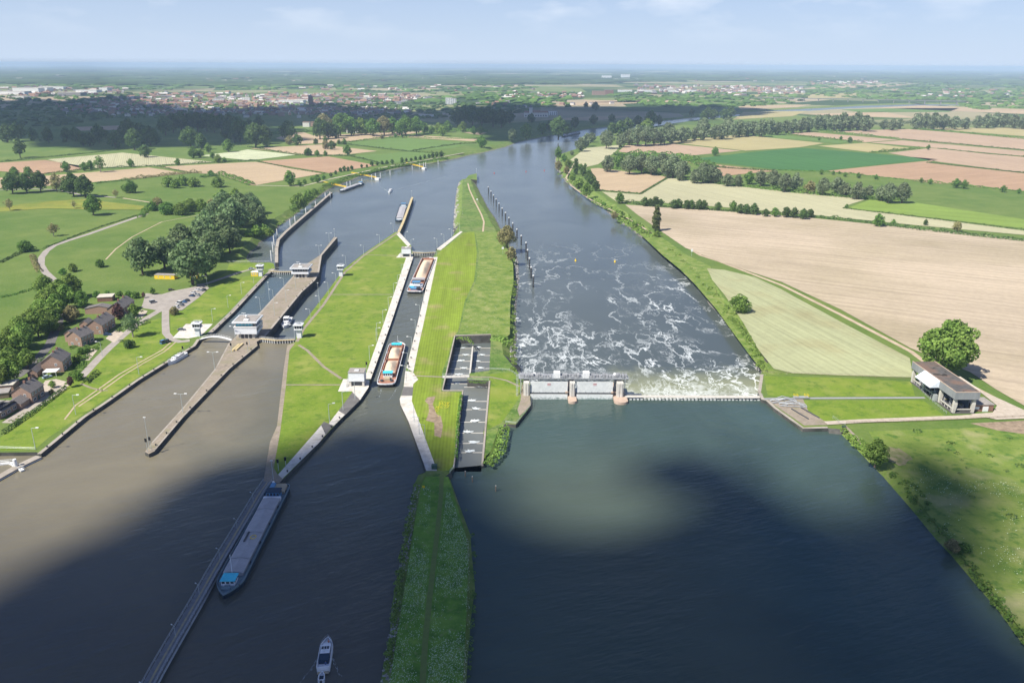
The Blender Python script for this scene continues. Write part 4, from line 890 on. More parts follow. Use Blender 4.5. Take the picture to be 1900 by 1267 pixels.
# scrub on the right river bank: many small clumps
def clumps(poly, n, r0, r1, kind, label, seed, name='scrub', cat='scrub', ls=.5, z=G-.2, kindstuff=True, per=26):
    rg = random.Random(seed); mb = MB(); W_ = [P(*p) for p in poly]; o0 = W_[0]
    pl = [(p[0], p[1]) for p in poly]; xs = [p[0] for p in pl]; ys = [p[1] for p in pl]; k = 0
    while k < n:
        x, y = rg.uniform(min(xs), max(xs)), rg.uniform(min(ys), max(ys))
        if not inpoly(x, y, pl): continue
        k += 1; c = P(x, y)-o0; r = rg.uniform(r0, r1)
        for _ in range(per):
            d = Vector((rg.gauss(0, 1), rg.gauss(0, 1), abs(rg.gauss(0, 1)))).normalized()
            leaf(mb, c+Vector((d.x*r, d.y*r, d.z*r*.7+z-G)), d, ls*r/1.5, rg)
    o = mb.build(name, LM[kind]); o.location = o0
    return tag(o, label, cat, None, 'stuff' if kindstuff else None)
clumps([(1036,322),(1060,335),(1110,372),(1170,405),(1212,440),(1180,432),(1110,383),(1050,338)], 60, 1.5, 4, 'bright', 'scrub on the right river bank near the bend', 4)
clumps([(1225,455),(1280,500),(1330,560),(1380,630),(1408,680),(1420,690),(1404,640),(1350,568),(1300,512),(1250,462)], 110, .6, 1.8, 'bright', 'weeds on the right bank of the weir pool', 5)
clumps([(1560,795),(1605,822),(1620,850),(1610,850),(1570,808)], 26, .8, 1.8, 'bright', 'bushes along the near right water edge', 6)
clumps([(1640,862),(1700,940),(1800,1060),(1900,1190),(1950,1230),(1850,1100),(1760,990),(1700,900)], 110, .5, 1.4, 'green', 'rough tufts along the near right bank', 7)
clumps([(1700,800),(1900,790),(1900,1000),(1760,900)], 16, .8, 2.0, 'dark', 'nettle clumps in the right pasture', 9, ls=.4)
clumps([(768,900),(752,980),(736,1080),(712,1260),(718,1260),(744,1080),(760,980),(776,895)], 90, .5, 1.1, 'bright', 'bushy fringe on the left of the spit', 11, ls=.6)
clumps([(862,930),(876,1000),(878,1050),(874,1160),(867,1260),(873,1260),(880,1160),(883,1050),(880,1000)], 40, .3, .7, 'green', 'fringe on the right of the spit', 12, ls=.6)
clumps([(946,500),(962,520),(957,560),(955,640),(957,690),(950,690),(948,600),(950,540)], 70, .6, 1.6, 'bright', 'weeds on the island bank of the weir pool', 13)
clumps([(520,418),(560,390),(600,355),(604,350),(590,350),(550,385),(505,425)], 50, .8, 2.4, 'bright', 'weeds on the left harbour bank', 14)
clumps([(125,720),(140,700),(150,690),(165,675),(158,668),(135,690),(122,700)], 26, .7, 1.5, 'green', 'garden planting along the lane', 15)
clumps([(84,668),(70,690),(58,704),(60,690),(76,664)], 18, .8, 2.0, 'dark', 'shaded shrubs behind the brick houses', 16)
# flowers: white cow parsley on the spit and the near right pasture
m_flower = mat('cow_parsley', (0.52, 0.60, 0.42), 2, 3, 0.9)
def flowers(poly, n, label, seed, thr=-0.05, s0=.05, s1=.15, f=0.09, m=None):
    rg = random.Random(seed); mb = MB(); pl = [tuple(P(*p).xy) for p in poly]; xs = [p[0] for p in pl]; ys = [p[1] for p in pl]; k = 0; t = 0
    while k < n and t < n*30:
        t += 1; x, y = rg.uniform(min(xs), max(xs)), rg.uniform(min(ys), max(ys))
        if not inpoly(x, y, pl) or noise.noise(Vector((x*f, y*f*.7, seed)))+noise.noise(Vector((x*.4, y*.4, seed)))*.5 +rg.uniform(-.28, .28) < thr: continue
        k += 1; r = rg.uniform(s0, s1); a = rg.uniform(0, 6)
        mb.add([(x+r*math.cos(a+q*1.57), y+r*.8*math.sin(a+q*1.57), G+.45+rg.uniform(-.1, .25)) for q in range(4)], [(0, 1, 2, 3)])
    return tag(mb.build('flowers', m or m_flower), label, 'flowers', None, 'stuff')
flowers([(788,905),(800,905),(796,1040),(775,1270),(722,1270),(752,1080)], 2200, 'white cow parsley left of the worn spit track', 21)
flowers([(830,905),(850,960),(870,1010),(872,1150),(864,1270),(792,1270),(812,1040)], 4200, 'white cow parsley right of the worn spit track', 22)
flowers([(1650,860),(1760,880),(1900,900),(1960,1200),(1890,1160),(1770,1010)], 600, 'white flowers in the near right pasture', 23, thr=.2, s1=.2)
flowers([(806,760),(818,745),(835,748),(830,768),(812,775)], 260, 'yellow buttercups on the weir island lawn', 24, thr=-.3, s0=.07, s1=.13, m=mat('buttercup', (0.8, 0.62, 0.04), 2, 3, .8))
# --- the far woods
V_, F_ = ico()
def lumps(regs, n, label, seed, kind='dark', hr=(7, 14), wr=(8, 16), grow=.0022, name='wood', zc=.3):
    rg = random.Random(seed); mb = MB(); tot = []
    for rg_ in regs:
        xs = [p[0] for p in rg_]; ys = [p[1] for p in rg_]; tot.append((max(xs)-min(xs))*(max(ys)-min(ys)))
    S = sum(tot)
    for pl, A in zip(regs, tot):
        xs = [p[0] for p in pl]; ys = [p[1] for p in pl]
        for _ in range(int(n*A/S)):
            x, y = rg.uniform(min(xs), max(xs)), rg.uniform(min(ys), max(ys))
            if not inpoly(x, y, pl): continue
            p = P(x, y); D = p.y; h = rg.uniform(*hr); w_ = rg.uniform(*wr)*(1+D*grow*rg.uniform(.3, 1.4)*.35); q = rg.uniform(0, 6)
            cs, sn = math.cos(q), math.sin(q); j = [rg.uniform(.7, 1.25) for _ in V_]
            mb.add([(p.x+(v[0]*cs-v[1]*sn*.7)*w_*jj, p.y+(v[0]*sn+v[1]*cs*.7)*w_*.8*jj, G+h*zc+v[2]*h*.62*jj) for v, jj in zip(V_, j)], F_)
    return tag(mb.build(name, LM[kind]), label, 'wood', None, 'stuff')
lumps([[(-10,132),(420,134),(950,140),(1300,138),(1910,134),(1910,156),(1300,150),(950,158),(420,160),(-10,156)]], 1900, 'blue distant woods along the horizon', 31, 'dark', (10, 18), (22, 50))
lumps([[(-10,122),(1910,131),(1910,140),(-10,134)]], 420, 'faintest woods on the horizon', 37, 'dark', (12, 22), (50, 120), grow=.001)
lumps([[(-10,178),(110,178),(300,186),(440,196),(440,206),(300,206),(100,236),(-10,238)],[(560,196),(760,186),(1000,200),(1000,216),(860,222),(740,222),(580,222)],[(190,172),(330,172),(330,183),(200,184)]], 1100, 'dark woods in and around the town', 32, 'dark', (6, 11), (6, 10), grow=.001)
lumps([[(0,143),(470,150),(760,158),(1000,160),(1000,190),(760,172),(460,168),(150,166),(0,158)],[(760,180),(1060,172),(1060,200),(900,200),(780,190)]], 1100, 'green woods behind the town', 33, 'green', (8, 13), (9, 18), grow=.0012)
lumps([[(1130,172),(1500,176),(1500,190),(1440,196),(1330,200),(1200,198),(1150,190),(1130,180)],[(1500,150),(1910,150),(1910,200),(1800,206),(1780,188),(1620,186),(1500,176)]], 1000, 'woods beyond the bridge and the river', 34, 'green', (7, 12), (8, 16), grow=.001)
lumps([[(130,200),(460,206),(620,196),(760,196),(900,196),(900,205),(640,214),(460,216),(250,220),(120,222)]], 520, 'garden trees among the riverside houses', 35, 'dark', (5, 8), (4, 7), grow=.0008)
lumps([[(110,176),(480,180),(700,176),(820,186),(700,196),(480,200),(110,192)]], 420, 'garden trees among the town roofs', 36, 'green', (5, 8), (4, 7), grow=.0008)
lumps([[(60,250),(250,250),(240,262),(60,266)]], 26, 'orchard trees in the shaded park', 38, 'dark', (5, 7), (4, 6), grow=0)

hedge([(1152,262),(1200,256),(1250,253),(1300,252),(1380,243),(1440,240),(1500,236),(1560,232),(1600,230)], 12, 5, 'undergrowth beneath the willow belts', 'willow', ls=1.6, dens=3)
hedge([(1600,232),(1700,229),(1800,229),(1905,228)], 12, 5, 'undergrowth below the far right willow belt', 'willow', ls=1.8, dens=3)
hedge([(470,252),(600,243),(720,241),(830,243),(905,244)], 10, 5, 'thicket at the foot of the wood beyond the tan field', 'green', ls=1.5, dens=3)

clumps([(128,688),(150,664),(168,648),(180,636),(186,640),(170,658),(150,680),(134,700)], 40, .6, 1.6, 'green', 'front garden planting of the middle houses', 41)
clumps([(92,694),(104,690),(112,676),(104,664),(90,672)], 16, .8, 1.8, 'olive', 'back garden shrubs between the two lower houses', 42)
clumps([(130,640),(146,626),(150,634),(136,650)], 14, .8, 1.8, 'green', 'back garden shrubs of the middle house', 43)
clumps([(222,592),(258,572),(268,578),(240,598),(224,604)], 26, .6, 1.5, 'dark', 'garden planting beside the topmost house', 44)
clumps([(20,722),(40,712),(60,716),(52,728),(30,728)], 16, .7, 1.4, 'green', 'small garden plants behind the lowest house', 45)
clumps([(0,780),(24,785),(60,765),(56,760),(20,778)], 14, .5, .9, 'bright', 'plants along the grey terrace', 46)
# ================================================================ houses and the town
def bricks(name, a, b): return mat(name, [(0.3, a), (0.7, b)], 1.5, 6, 0.9, coord='object')
m_brick = bricks('brick', (0.27, 0.175, 0.13), (0.37, 0.25, 0.19))
m_brick2 = bricks('brick_dark', (0.20, 0.105, 0.075), (0.28, 0.16, 0.115))
m_tile = mat('roof_tiles', [(0.3, (0.125, 0.115, 0.11)), (0.7, (0.21, 0.19, 0.18))], 1.4, 6, 0.8, coord='object')
m_pane = mat('window_glass', (0.035, 0.045, 0.06), 1, 2, 0.15, coord='object', spec=0.6)
m_frame = mat('white_paint', (0.74, 0.74, 0.72), 1, 3, 0.6, coord='object')
m_flat = mat('bitumen_roof', [(0.3, (0.24, 0.22, 0.20)), (0.7, (0.36, 0.33, 0.30))], 0.7, 5, 0.9, coord='object')
m_flatl = mat('pale_gravel_roof', [(0.3, (0.46, 0.42, 0.35)), (0.7, (0.60, 0.55, 0.46))], 0.7, 5, 0.9, coord='object')
m_solar = mat('solar_panel', (0.02, 0.022, 0.03), 1, 2, 0.25, coord='object', spec=0.6)
m_wood = mat('weathered_wood', (0.22, 0.17, 0.12), 2, 4, 0.9, coord='object')
m_door = mat('green_door', (0.05, 0.10, 0.07), 1, 2, 0.6, coord='object')
def gable(mb, x0, x1, y0, y1, z0, ze, zr, mw, mr_, ov=.35, axis='y'):
    """walls into mb slot 0, roof returned separately"""
    xm = (x0+x1)/2
    mb.add([(x0,y0,z0),(x1,y0,z0),(x1,y1,z0),(x0,y1,z0),(x0,y0,ze),(x1,y0,ze),(x1,y1,ze),(x0,y1,ze),(xm,y0,zr),(xm,y1,zr)],
           [(0,1,5,8,4),(2,3,7,9,6),(1,2,6,5),(3,0,4,7),(3,2,1,0)])
    r = MB(); t = .22; sl = (zr-ze)/((x1-x0)/2)
    for s, xe in ((-1, x0-ov), (1, x1+ov)):
        zz = ze-ov*sl
        a = [(xe,y0-ov,zz),(xe,y1+ov,zz),(xm,y1+ov,zr),(xm,y0-ov,zr)]
        b = [(p[0],p[1],p[2]+t) for p in a]
        f = [(0,1,2,3),(7,6,5,4),(0,4,5,1),(1,5,6,2),(2,6,7,3),(3,7,4,0)]
        r.add(a+b, f if s > 0 else [q[::-1] for q in f])
    return r
def window(parent, c, w_, h_, nrm, name='window'):
    """c = centre on the wall; nrm = 'x+','x-','y-','y+'"""
    s = 1 if nrm[1] == '+' else -1; ax = nrm[0]; fr = MB(); pn = MB()
    def bx(mb, u0, u1, z0, z1, d0, d1):
        lo, hi = sorted((s*d0, s*d1))
        if ax == 'x': mb.box(c[0]+lo, c[0]+hi, c[1]+u0, c[1]+u1, c[2]+z0, c[2]+z1)
        else: mb.box(c[0]+u0, c[0]+u1, c[1]+lo, c[1]+hi, c[2]+z0, c[2]+z1)
    t = .13
    bx(fr, -w_/2, w_/2, -h_/2, -h_/2+t, 0, .1); bx(fr, -w_/2, w_/2, h_/2-t, h_/2, 0, .1)
    bx(fr, -w_/2, -w_/2+t, -h_/2+t, h_/2-t, 0, .1); bx(fr, w_/2-t, w_/2, -h_/2+t, h_/2-t, 0, .1)
    bx(fr, -.05, .05, -h_/2+t, h_/2-t, 0, .08)
    o = fr.build(name, m_frame, parent); bx(pn, -w_/2+t, w_/2-t, -h_/2+t, h_/2-t, 0.01, .05); pn.build('pane', m_pane, o)
    return o
def house(B, C, wd, label, he=5.4, hr=8.6, annex=None):
    """B, C = photo pixels of the near and far foot of the front (river) wall"""
    b, c = P(*B), P(*C); a = math.atan2(c.y-b.y, c.x-b.x)-math.pi/2; Ln = (c-b).length
    root = empty('brick_house', b, a, label, 'house')
    w_ = MB(); r = gable(w_, -wd, 0, 0, Ln, -.3, he, hr, None, None)
    w_.build('wall', m_brick, root); ro = r.build('roof', m_tile, root)
    MB().box(-wd/2-.45, -wd/2+.45, Ln*.35, Ln*.35+.8, hr-.6, hr+1.1).build('chimney', m_brick2, ro)
    MB().box(-wd/2-.45, -wd/2+.45, Ln*.75, Ln*.75+.8, hr-.6, hr+1.1).build('chimney', m_brick2, ro)
    for k, y in enumerate((.14, .38, .62, .86)): window(root, (0, Ln*y, 4.2), 1.3, 1.3, 'x+')
    for y in (.2, .8): window(root, (0, Ln*y, 1.5), 2.2, 1.6, 'x+')
    d = MB().box(0, .12, Ln*.5-.5, Ln*.5+.5, 0, 2.2).build('door', m_door, root)
    window(root, (-wd*.32, 0, 4.1), 1.1, 1.3, 'y-'); window(root, (-wd*.68, 0, 1.5), 1.5, 1.3, 'y-'); window(root, (-wd*.2, 0, 1.6), 1.0, 1.2, 'y-')
    if annex:
        x0, x1, y0, y1, e, rr = annex
        m = MB(); q = gable(m, x0, x1, y0, y1, -.3, e, rr, None, None, .25); m.build('annex_wall', m_brick, root); q.build('annex_roof', m_tile, root)
    return root
house((61,749), (84,733), 9, 'lowest brick house of the row, with white-framed front beside the grey terrace', annex=(-8.2,-1.2,-6.5,-.1,2.6,4.4))
house((119,690), (134,675), 10, 'brick house with a car port at its near gable', 5.6, 9.2, annex=(-14.5,-10.1,-6,5,2.6,4.4))
house((153,643.5), (176,633), 9, 'brick house between the copper tree garden and the blue-roofed car', annex=(-15,-9.1,5,11,4.6,6.8))
house((192,620.5), (215,604.5), 9, 'second highest brick house of the row, beside the parked dark car', annex=(-15,-9.1,4,10,4.8,7))
house((229,589), (251,572.5), 9, 'highest brick house of the row, partly behind the copper-leaved tree', annex=(-26,-9.1,8,14,3.4,5.2))
def flat_building(A, B, wd, h, label, wall, roofm, name='garage', ov=.25, doors=0, cat='garage'):
    a_, b_ = P(*A), P(*B); a = math.atan2(b_.y-a_.y, b_.x-a_.x)-math.pi/2; Ln = (b_-a_).length
    root = empty(name, a_, a, label, cat)
    MB().box(-wd, 0, 0, Ln, -.3, h).build('wall', wall, root)
    MB().box(-wd-ov, ov, -ov, Ln+ov, h+.003, h+.35).build('roof', roofm, root)
    for k in range(doors):
        MB().box(-wd+.6+k*3.2, -wd+3.2+k*3.2, -.08, -.003, 0, 2.2).build('door', m_frame, root)
    return root
flat_building((26,725), (37,714), 9, 2.9, 'long flat-roofed garage left of the lowest house', m_brick, m_flatl)
flat_building((17,738), (22,729), 7, 2.5, 'low open shed with a flat roof left of the lowest house', m_wood, m_flat, 'shed', cat='shed')
bng = flat_building((0,779), (37,757), 9, 3.0, 'brick bungalow with dark solar panels at the left edge', m_brick, m_flat, 'bungalow', .5, cat='bungalow')
for k in range(2): MB().add([(-7.5+k*4,1,3.5),(-4.2+k*4,1,4.6),(-4.2+k*4,11,4.6),(-7.5+k*4,11,3.5),(-7.5+k*4,1,3.36),(-4.2+k*4,1,4.46),(-4.2+k*4,11,4.46),(-7.5+k*4,11,3.36)],[(0,1,2,3),(7,6,5,4),(0,4,5,1),(1,5,6,2),(2,6,7,3),(3,7,4,0)]).build('solar_panel', m_solar, bng)
for k in range(3): window(bng, (0, 2.5+k*3.6, 1.6), 2.2, 1.4, 'x+')
flat_building((209,559), (214,553), 9, 2.9, 'pale flat-roofed garage behind the highest house', m_brick2, m_flatl)
flat_building((118,676), (122,672), 6, 3, 'small grey shed behind the second lowest house', m_wood, m_tile, 'shed', cat='shed')
# open car port with a white edge
cp = empty('car_port', P(80,700), ang((80,700),(104,699)), 'white-edged open car port with a pale car under it', 'car port')
MB().box(0,6.4,0,5,2.4,2.65).build('roof', m_frame, cp)
for x in (.1, 6.1):
    for y in (.1, 4.7): MB().box(x,x+.15,y,y+.15,-.1,2.4).build('post', m_frame, cp)
# white town buildings
m_orange = mat('orange_tiles', [(0.3, (0.27, 0.155, 0.105)), (0.7, (0.36, 0.22, 0.155))], .3, 4, .9, coord='object')
m_greyt = mat('grey_tiles', [(0.3, (0.15, 0.14, 0.15)), (0.7, (0.24, 0.22, 0.23))], .3, 4, .9, coord='object')
m_brownt = mat('brown_tiles', [(0.3, (0.20, 0.12, 0.09)), (0.7, (0.30, 0.19, 0.15))], .3, 4, .9, coord='object')
m_render = mat('pale_render', (0.66, 0.62, 0.56), .5, 4, .8, coord='object')
def tpro(roofm, wall, w_, l_, e, r_):
    root = empty('town_house', (0,0,-500)); tag(root, 'house', 'house')
    m = MB(); q = gable(m, -w_/2, w_/2, -l_/2, l_/2, -.3, e, r_, None, None, .3); m.build('wall', wall, root); q.build('roof', roofm, root)
    return Proto(root)
TH = [tpro(m_orange, m_brick, 8, 11, 5.5, 9), tpro(m_orange, m_render, 9, 20, 5.5, 9), tpro(m_greyt, m_brick2, 8, 12, 5, 9), tpro(m_brownt, m_brick, 9, 14, 5.5, 9.5), tpro(m_greyt, m_render, 9, 12, 5.5, 8.5), tpro(m_brownt, m_brick2, 8, 24, 5.5, 9)]
TL = ['orange-roofed brick house among the trees of the far town', 'pale orange-roofed house block in the far town', 'dark grey-roofed house among the trees of the far town', 'brown-roofed brick house in the far town', 'pale house with grey roof in the far town', 'long brown-roofed terrace in the far town']
TG = ['orange-roofed town houses', 'pale house blocks of the town', 'dark grey-roofed town houses', 'brown-roofed town houses', 'pale grey-roofed town houses', 'long town terraces']
def town(poly, n, rg, kinds):
    xs = [p[0] for p in poly]; ys = [p[1] for p in poly]; k = 0
    while k < n:
        x, y = rg.uniform(min(xs), max(xs)), rg.uniform(min(ys), max(ys))
        if not inpoly(x, y, poly): continue
        k += 1; i = rg.choice(kinds); f = 1+max(0, (200-y))*.012
        TH[i].put(P(x, y), rg.choice([.3, .35, 1.9, 1.85, .9])+rg.uniform(-.1, .1), (f*1.3, f*1.3, f*1.1), TL[i], TG[i])
rgt = random.Random(77)
town([(110,202),(240,200),(400,206),(470,210),(470,220),(300,218),(130,216)], 46, rgt, [2,2,3,4])
town([(200,188),(330,187),(480,192),(480,204),(330,200),(170,200)], 56, rgt, [0,1,3,3,5])
town([(270,176),(340,172),(440,174),(480,184),(470,190),(330,184)], 30, rgt, [0,0,1,4])
town([(460,175),(640,175),(760,176),(790,182),(740,192),(640,196),(520,198),(462,195)], 70, rgt, [0,0,1,3,4,5])
town([(480,204),(700,204),(760,210),(700,218),(560,220),(480,216)], 34, rgt, [2,2,3,4])
town([(1180,160),(1300,160),(1400,162),(1500,164),(1490,174),(1330,175),(1180,172)], 46, rgt, [3,4,2,0])
town([(930,196),(1100,190),(1190,196),(1010,206)], 9, rgt, [0,4,3])
town([(860,190),(960,186),(960,196),(870,200)], 9, rgt, [0,4,3])
scrub(TH)
def town_mass(regs, n, label, seed, roofs):
    rg = random.Random(seed); mb = MB()
    for pl, n_ in regs:
        xs = [p[0] for p in pl]; ys = [p[1] for p in pl]; k = 0
        while k < n_:
            x, y = rg.uniform(min(xs), max(xs)), rg.uniform(min(ys), max(ys))
            if not inpoly(x, y, pl): continue
            k += 1; p = P(x, y); a = rg.choice([.3, .35, 1.9, 1.85])+rg.uniform(-.1, .1); cs, sn = math.cos(a), math.sin(a); f = 1+max(0, (190-y))*.02; w_, l_, h_, r_ = 4.5*f, rg.uniform(6, 14)*f, 5*f**.5, 8.5*f**.5
            T = lambda X, Y, Z: (p.x+X*cs-Y*sn, p.y+X*sn+Y*cs, G+Z)
            wl = rg.choice((3, 3, 4, 5)); mb.add([T(-w_,-l_,0),T(w_,-l_,0),T(w_,l_,0),T(-w_,l_,0),T(-w_,-l_,h_),T(w_,-l_,h_),T(w_,l_,h_),T(-w_,l_,h_),T(0,-l_,r_),T(0,l_,r_)],[(0,1,5,8,4),(2,3,7,9,6),(1,2,6,5),(3,0,4,7)], wl)
            e = .5; mb.add([T(-w_-e,-l_-e,h_-.3),T(-w_-e,l_+e,h_-.3),T(0,l_+e,r_+.2),T(0,-l_-e,r_+.2),T(w_+e,-l_-e,h_-.3),T(w_+e,l_+e,h_-.3)],[(0,3,2,1),(4,5,2,3)], rg.choice(roofs))
    return tag(mb.build('town', [m_orange, m_greyt, m_brownt, m_brick, m_render, m_brick2]), label, 'town', None, 'stuff')
town_mass([([(270,174),(480,176),(760,176),(800,184),(740,194),(480,200),(200,198),(170,190)], 400), ([(100,196),(240,196),(480,204),(480,212),(300,214),(110,212)], 160), ([(1180,158),(1420,161),(1500,163),(1490,176),(1180,175)], 120), ([(1340,166),(1380,166),(1380,180),(1340,180)], 30),
           ([(460,200),(760,202),(760,214),(460,214)], 110), ([(930,176),(1080,172),(1080,182),(930,188)], 50), ([(0,160),(240,164),(240,176),(0,184)], 90), ([(380,148),(620,150),(620,154),(380,153)], 60), ([(1500,150),(1640,148),(1640,156),(1500,158)], 60), ([(0,139),(1900,143),(1900,152),(0,150)], 90), ([(560,156),(1000,160),(1000,172),(560,168)], 40), ([(1640,168),(1900,165),(1900,185),(1700,184)], 30)], 0, 'the packed roofs of the far town', 61, (0,0,1,1,2,2,4,4))
def block(x, y, wpx, hpx, dep, label, wall, roofm=None, name='building', cat='building', rot=0.0, win=False):
    """a far building: centre of its foot, its width and height as seen"""
    s = sc_at(y); W_, H_ = wpx/s, hpx/s/.98; root = empty(name, P(x, y), rot, label, cat)
    MB().box(-W_/2, W_/2, 0, dep, -.5, H_).build('wall', wall, root)
    MB().box(-W_/2-.5, W_/2+.5, -.5, dep+.5, H_+.003, H_+.8).build('roof', roofm or m_flatl, root)
    if win:
        n = max(2, int(W_/6)); fl = max(1, int(H_/3.2))
        for f in range(min(fl, 8)):
            m = MB()
            for k in range(n): m.box(-W_/2+W_*(k+.25)/n, -W_/2+W_*(k+.75)/n, -.15, -.02, 1+f*3.2, 2.5+f*3.2)
            m.build('window_band', m_pane, root)
    return root
m_hall = mat('white_sheet', (0.74, 0.74, 0.72), .2, 3, .6, coord='object')
for x,y,wp,hp,lb in [(20,176,48,5,'longest white industrial hall at the left edge'),(48,172,44,7,'white stepped industrial hall at the far left'),(74,170,26,6,'tall white hall right of the stepped hall'),(95,166,42,4,'pale hall behind the white halls'),(160,172,36,4,'grey-white hall row at the left of the town'),(192,170,14,6,'white block at the right end of the halls'),(128,178,40,5,'long dark-windowed warehouse in front of the halls'),(30,183,26,3,'low grey hall at the far left under the white halls')]:
    block(x, y, wp, hp, 60, lb, m_hall if 'dark' not in lb else m_flat, name='industrial_hall', cat='hall')
block(540,193,44,6,45,'long white market hall left of the brick church tower',m_hall,name='hall',cat='hall')
block(558,190,26,4,40,'low white hall behind the church tower',m_hall,name='hall',cat='hall')
block(833,194,12,11,14,'left white apartment tower among the trees',m_hall,name='apartment_block',cat='apartment block',win=True)
block(842,193,9,9,14,'right white apartment tower among the trees',m_hall,name='apartment_block',cat='apartment block',win=True)
block(405,190,20,5,18,'white flats at the right of the left town part',m_hall,name='apartment_block',cat='apartment block',win=True)
block(455,187,16,5,18,'white villa block behind the left town part',m_hall,name='apartment_block',cat='apartment block',win=True)
block(1126,146,18,5,60,'left white factory hall on the horizon',m_hall,name='factory',cat='factory')
block(1161,146,16,7,60,'pale stepped factory block on the horizon',m_hall,name='factory',cat='factory')
block(1140,147.5,58,1.4,90,'long low wing of the horizon factory',m_hall,name='factory',cat='factory')
block(1111,177,24,7,30,'red brick mill building behind the river bend',m_brick,m_orange,name='factory',cat='factory')
block(1130,176,16,8,30,'darker brick block beside the red mill',m_brick2,m_flat,name='factory',cat='factory')
for x,w_ in ((1160,26),(1200,34),(1240,30),(1280,26)): block(x,171,w_,3.4,30,f'grey-white business hall {"left" if x==1160 else "second from left" if x==1200 else "third from left" if x==1240 else "right"} in the far estate',m_hall,name='business_hall',cat='hall')
block(790,219,26,5,25,'long white greenhouse-like hall by the dark wood',m_hall,name='hall',cat='hall')
block(655,247,24,7,14,'brick farmhouse with grey roof in front of the wood',m_render,m_brownt,name='farmhouse',cat='farmhouse')
block(568,236,12,8,10,'white gabled villa under the dark wood',m_render,m_orange,name='villa',cat='villa')
block(581,235,9,7,10,'small brick villa right of the white villa',m_brick,m_orange,name='villa',cat='villa')
block(1025,214,18,7,14,'white flat-roofed block right of the old abbey',m_hall,m_flat,name='apartment_block',cat='apartment block',win=True)
ab = empty('abbey', P(995,218), 0.05, 'old brick abbey with orange roofs and a pale turret by the river', 'abbey')
s_ = sc_at(218); MB().box(-22/s_,22/s_,0,14,-.5,8/s_).build('wall', m_render, ab)
for x0,x1,h in ((-22,-8,11),(-8,8,12.5),(8,22,11)):
    r = MB(); x0/=s_; x1/=s_; z0=8/s_+.003; z1=h/s_
    r.add([(x0,-.6,z0),(x1,-.6,z0),(x1,14.6,z0),(x0,14.6,z0),(x0,7,z1),(x1,7,z1)],[(0,1,5,4),(2,3,4,5),(3,0,4),(1,2,5),(3,2,1,0)]); r.build('roof', m_orange, ab)
tw = MB(); tw.box(-13/s_,-7/s_,-4,4,-.5,17/s_).build('tower', m_render, ab); MB().prism([(-13/s_,-4),(-7/s_,-4),(-7/s_,4),(-13/s_,4)],17/s_+.003,22/s_,top=[(-10.5/s_,-.6),(-9.5/s_,-.6),(-9.5/s_,.6),(-10.5/s_,.6)]).build('tower_roof', m_greyt, ab)
m = MB()
for k in range(9): m.box((-20+k*4.6)/s_,(-18+k*4.6)/s_,-.15,-.01,2/s_,4/s_)
m.build('window_band', m_pane, ab)
s_ = sc_at(196); ct = empty('church_tower', P(577,196), .2, 'square dark brick church tower above the town roofs', 'church tower')
MB().box(-4/s_,4/s_,0,8/s_,-.5,15/s_).build('shaft', m_brick2, ct); MB().prism([(-4/s_,0),(4/s_,0),(4/s_,8/s_),(-4/s_,8/s_)],15/s_+.003,19/s_,top=[(-.4/s_,3.6/s_),(.4/s_,3.6/s_),(.4/s_,4.4/s_),(-.4/s_,4.4/s_)]).build('spire', m_greyt, ct)
# far motorway bridge
b0, b1 = P(1400,186.2), P(1790,193.4); L_ = (b1-b0).length; br = empty('road_bridge', b0, math.atan2(b1.y-b0.y,b1.x-b0.x), 'long low motorway bridge across the far river', 'bridge')
m_bridge = mat('bridge_concrete', (0.22, 0.215, 0.21), .2, 4, .8, coord='object')
MB().box(0,L_,-8,8,10,12.4).build('deck', m_bridge, br); MB().box(0,L_,-8.3,-8.003,12,13.2).build('parapet', m_bridge, br)
for k in range(14): MB().box(L_*(k+.5)/14-2,L_*(k+.5)/14+2,-6,6,-6,9.997).build('pier', m_bridge, br)
# ================================================================ lock works
m_steel = mat('galvanised_steel', (0.42, 0.44, 0.45), 3, 4, .5, coord='object', metal=.3)
m_dsteel = mat('dark_steel', (0.07, 0.075, 0.08), 2, 4, .6, coord='object')
m_panel = mat('white_panel', [(0.3, (0.66, 0.68, 0.70)), (0.7, (0.78, 0.79, 0.80))], .6, 4, .6, coord='object')
m_concl = mat('cast_concrete', [(0.3, (0.46, 0.43, 0.38)), (0.7, (0.58, 0.55, 0.49))], .7, 6, .85, coord='object')
m_yellow = mat('yellow_paint', (0.80, 0.55, 0.03), 1, 3, .6, coord='object')
m_walkway = mat('yellow_walkway', [(0.3, (0.42, 0.33, 0.17)), (0.7, (0.60, 0.49, 0.28))], 1, 4, .8, coord='object')
m_cyan = mat('cyan_blind', (0.05, 0.55, 0.72), 1, 2, .6, coord='object')
m_red = mat('red_paint', (0.45, 0.05, 0.04), 1, 2, .6, coord='object')
LANE = ang((485,576.5),(546,511)); LANE2 = ang((725.4,600),(766.7,477)) 
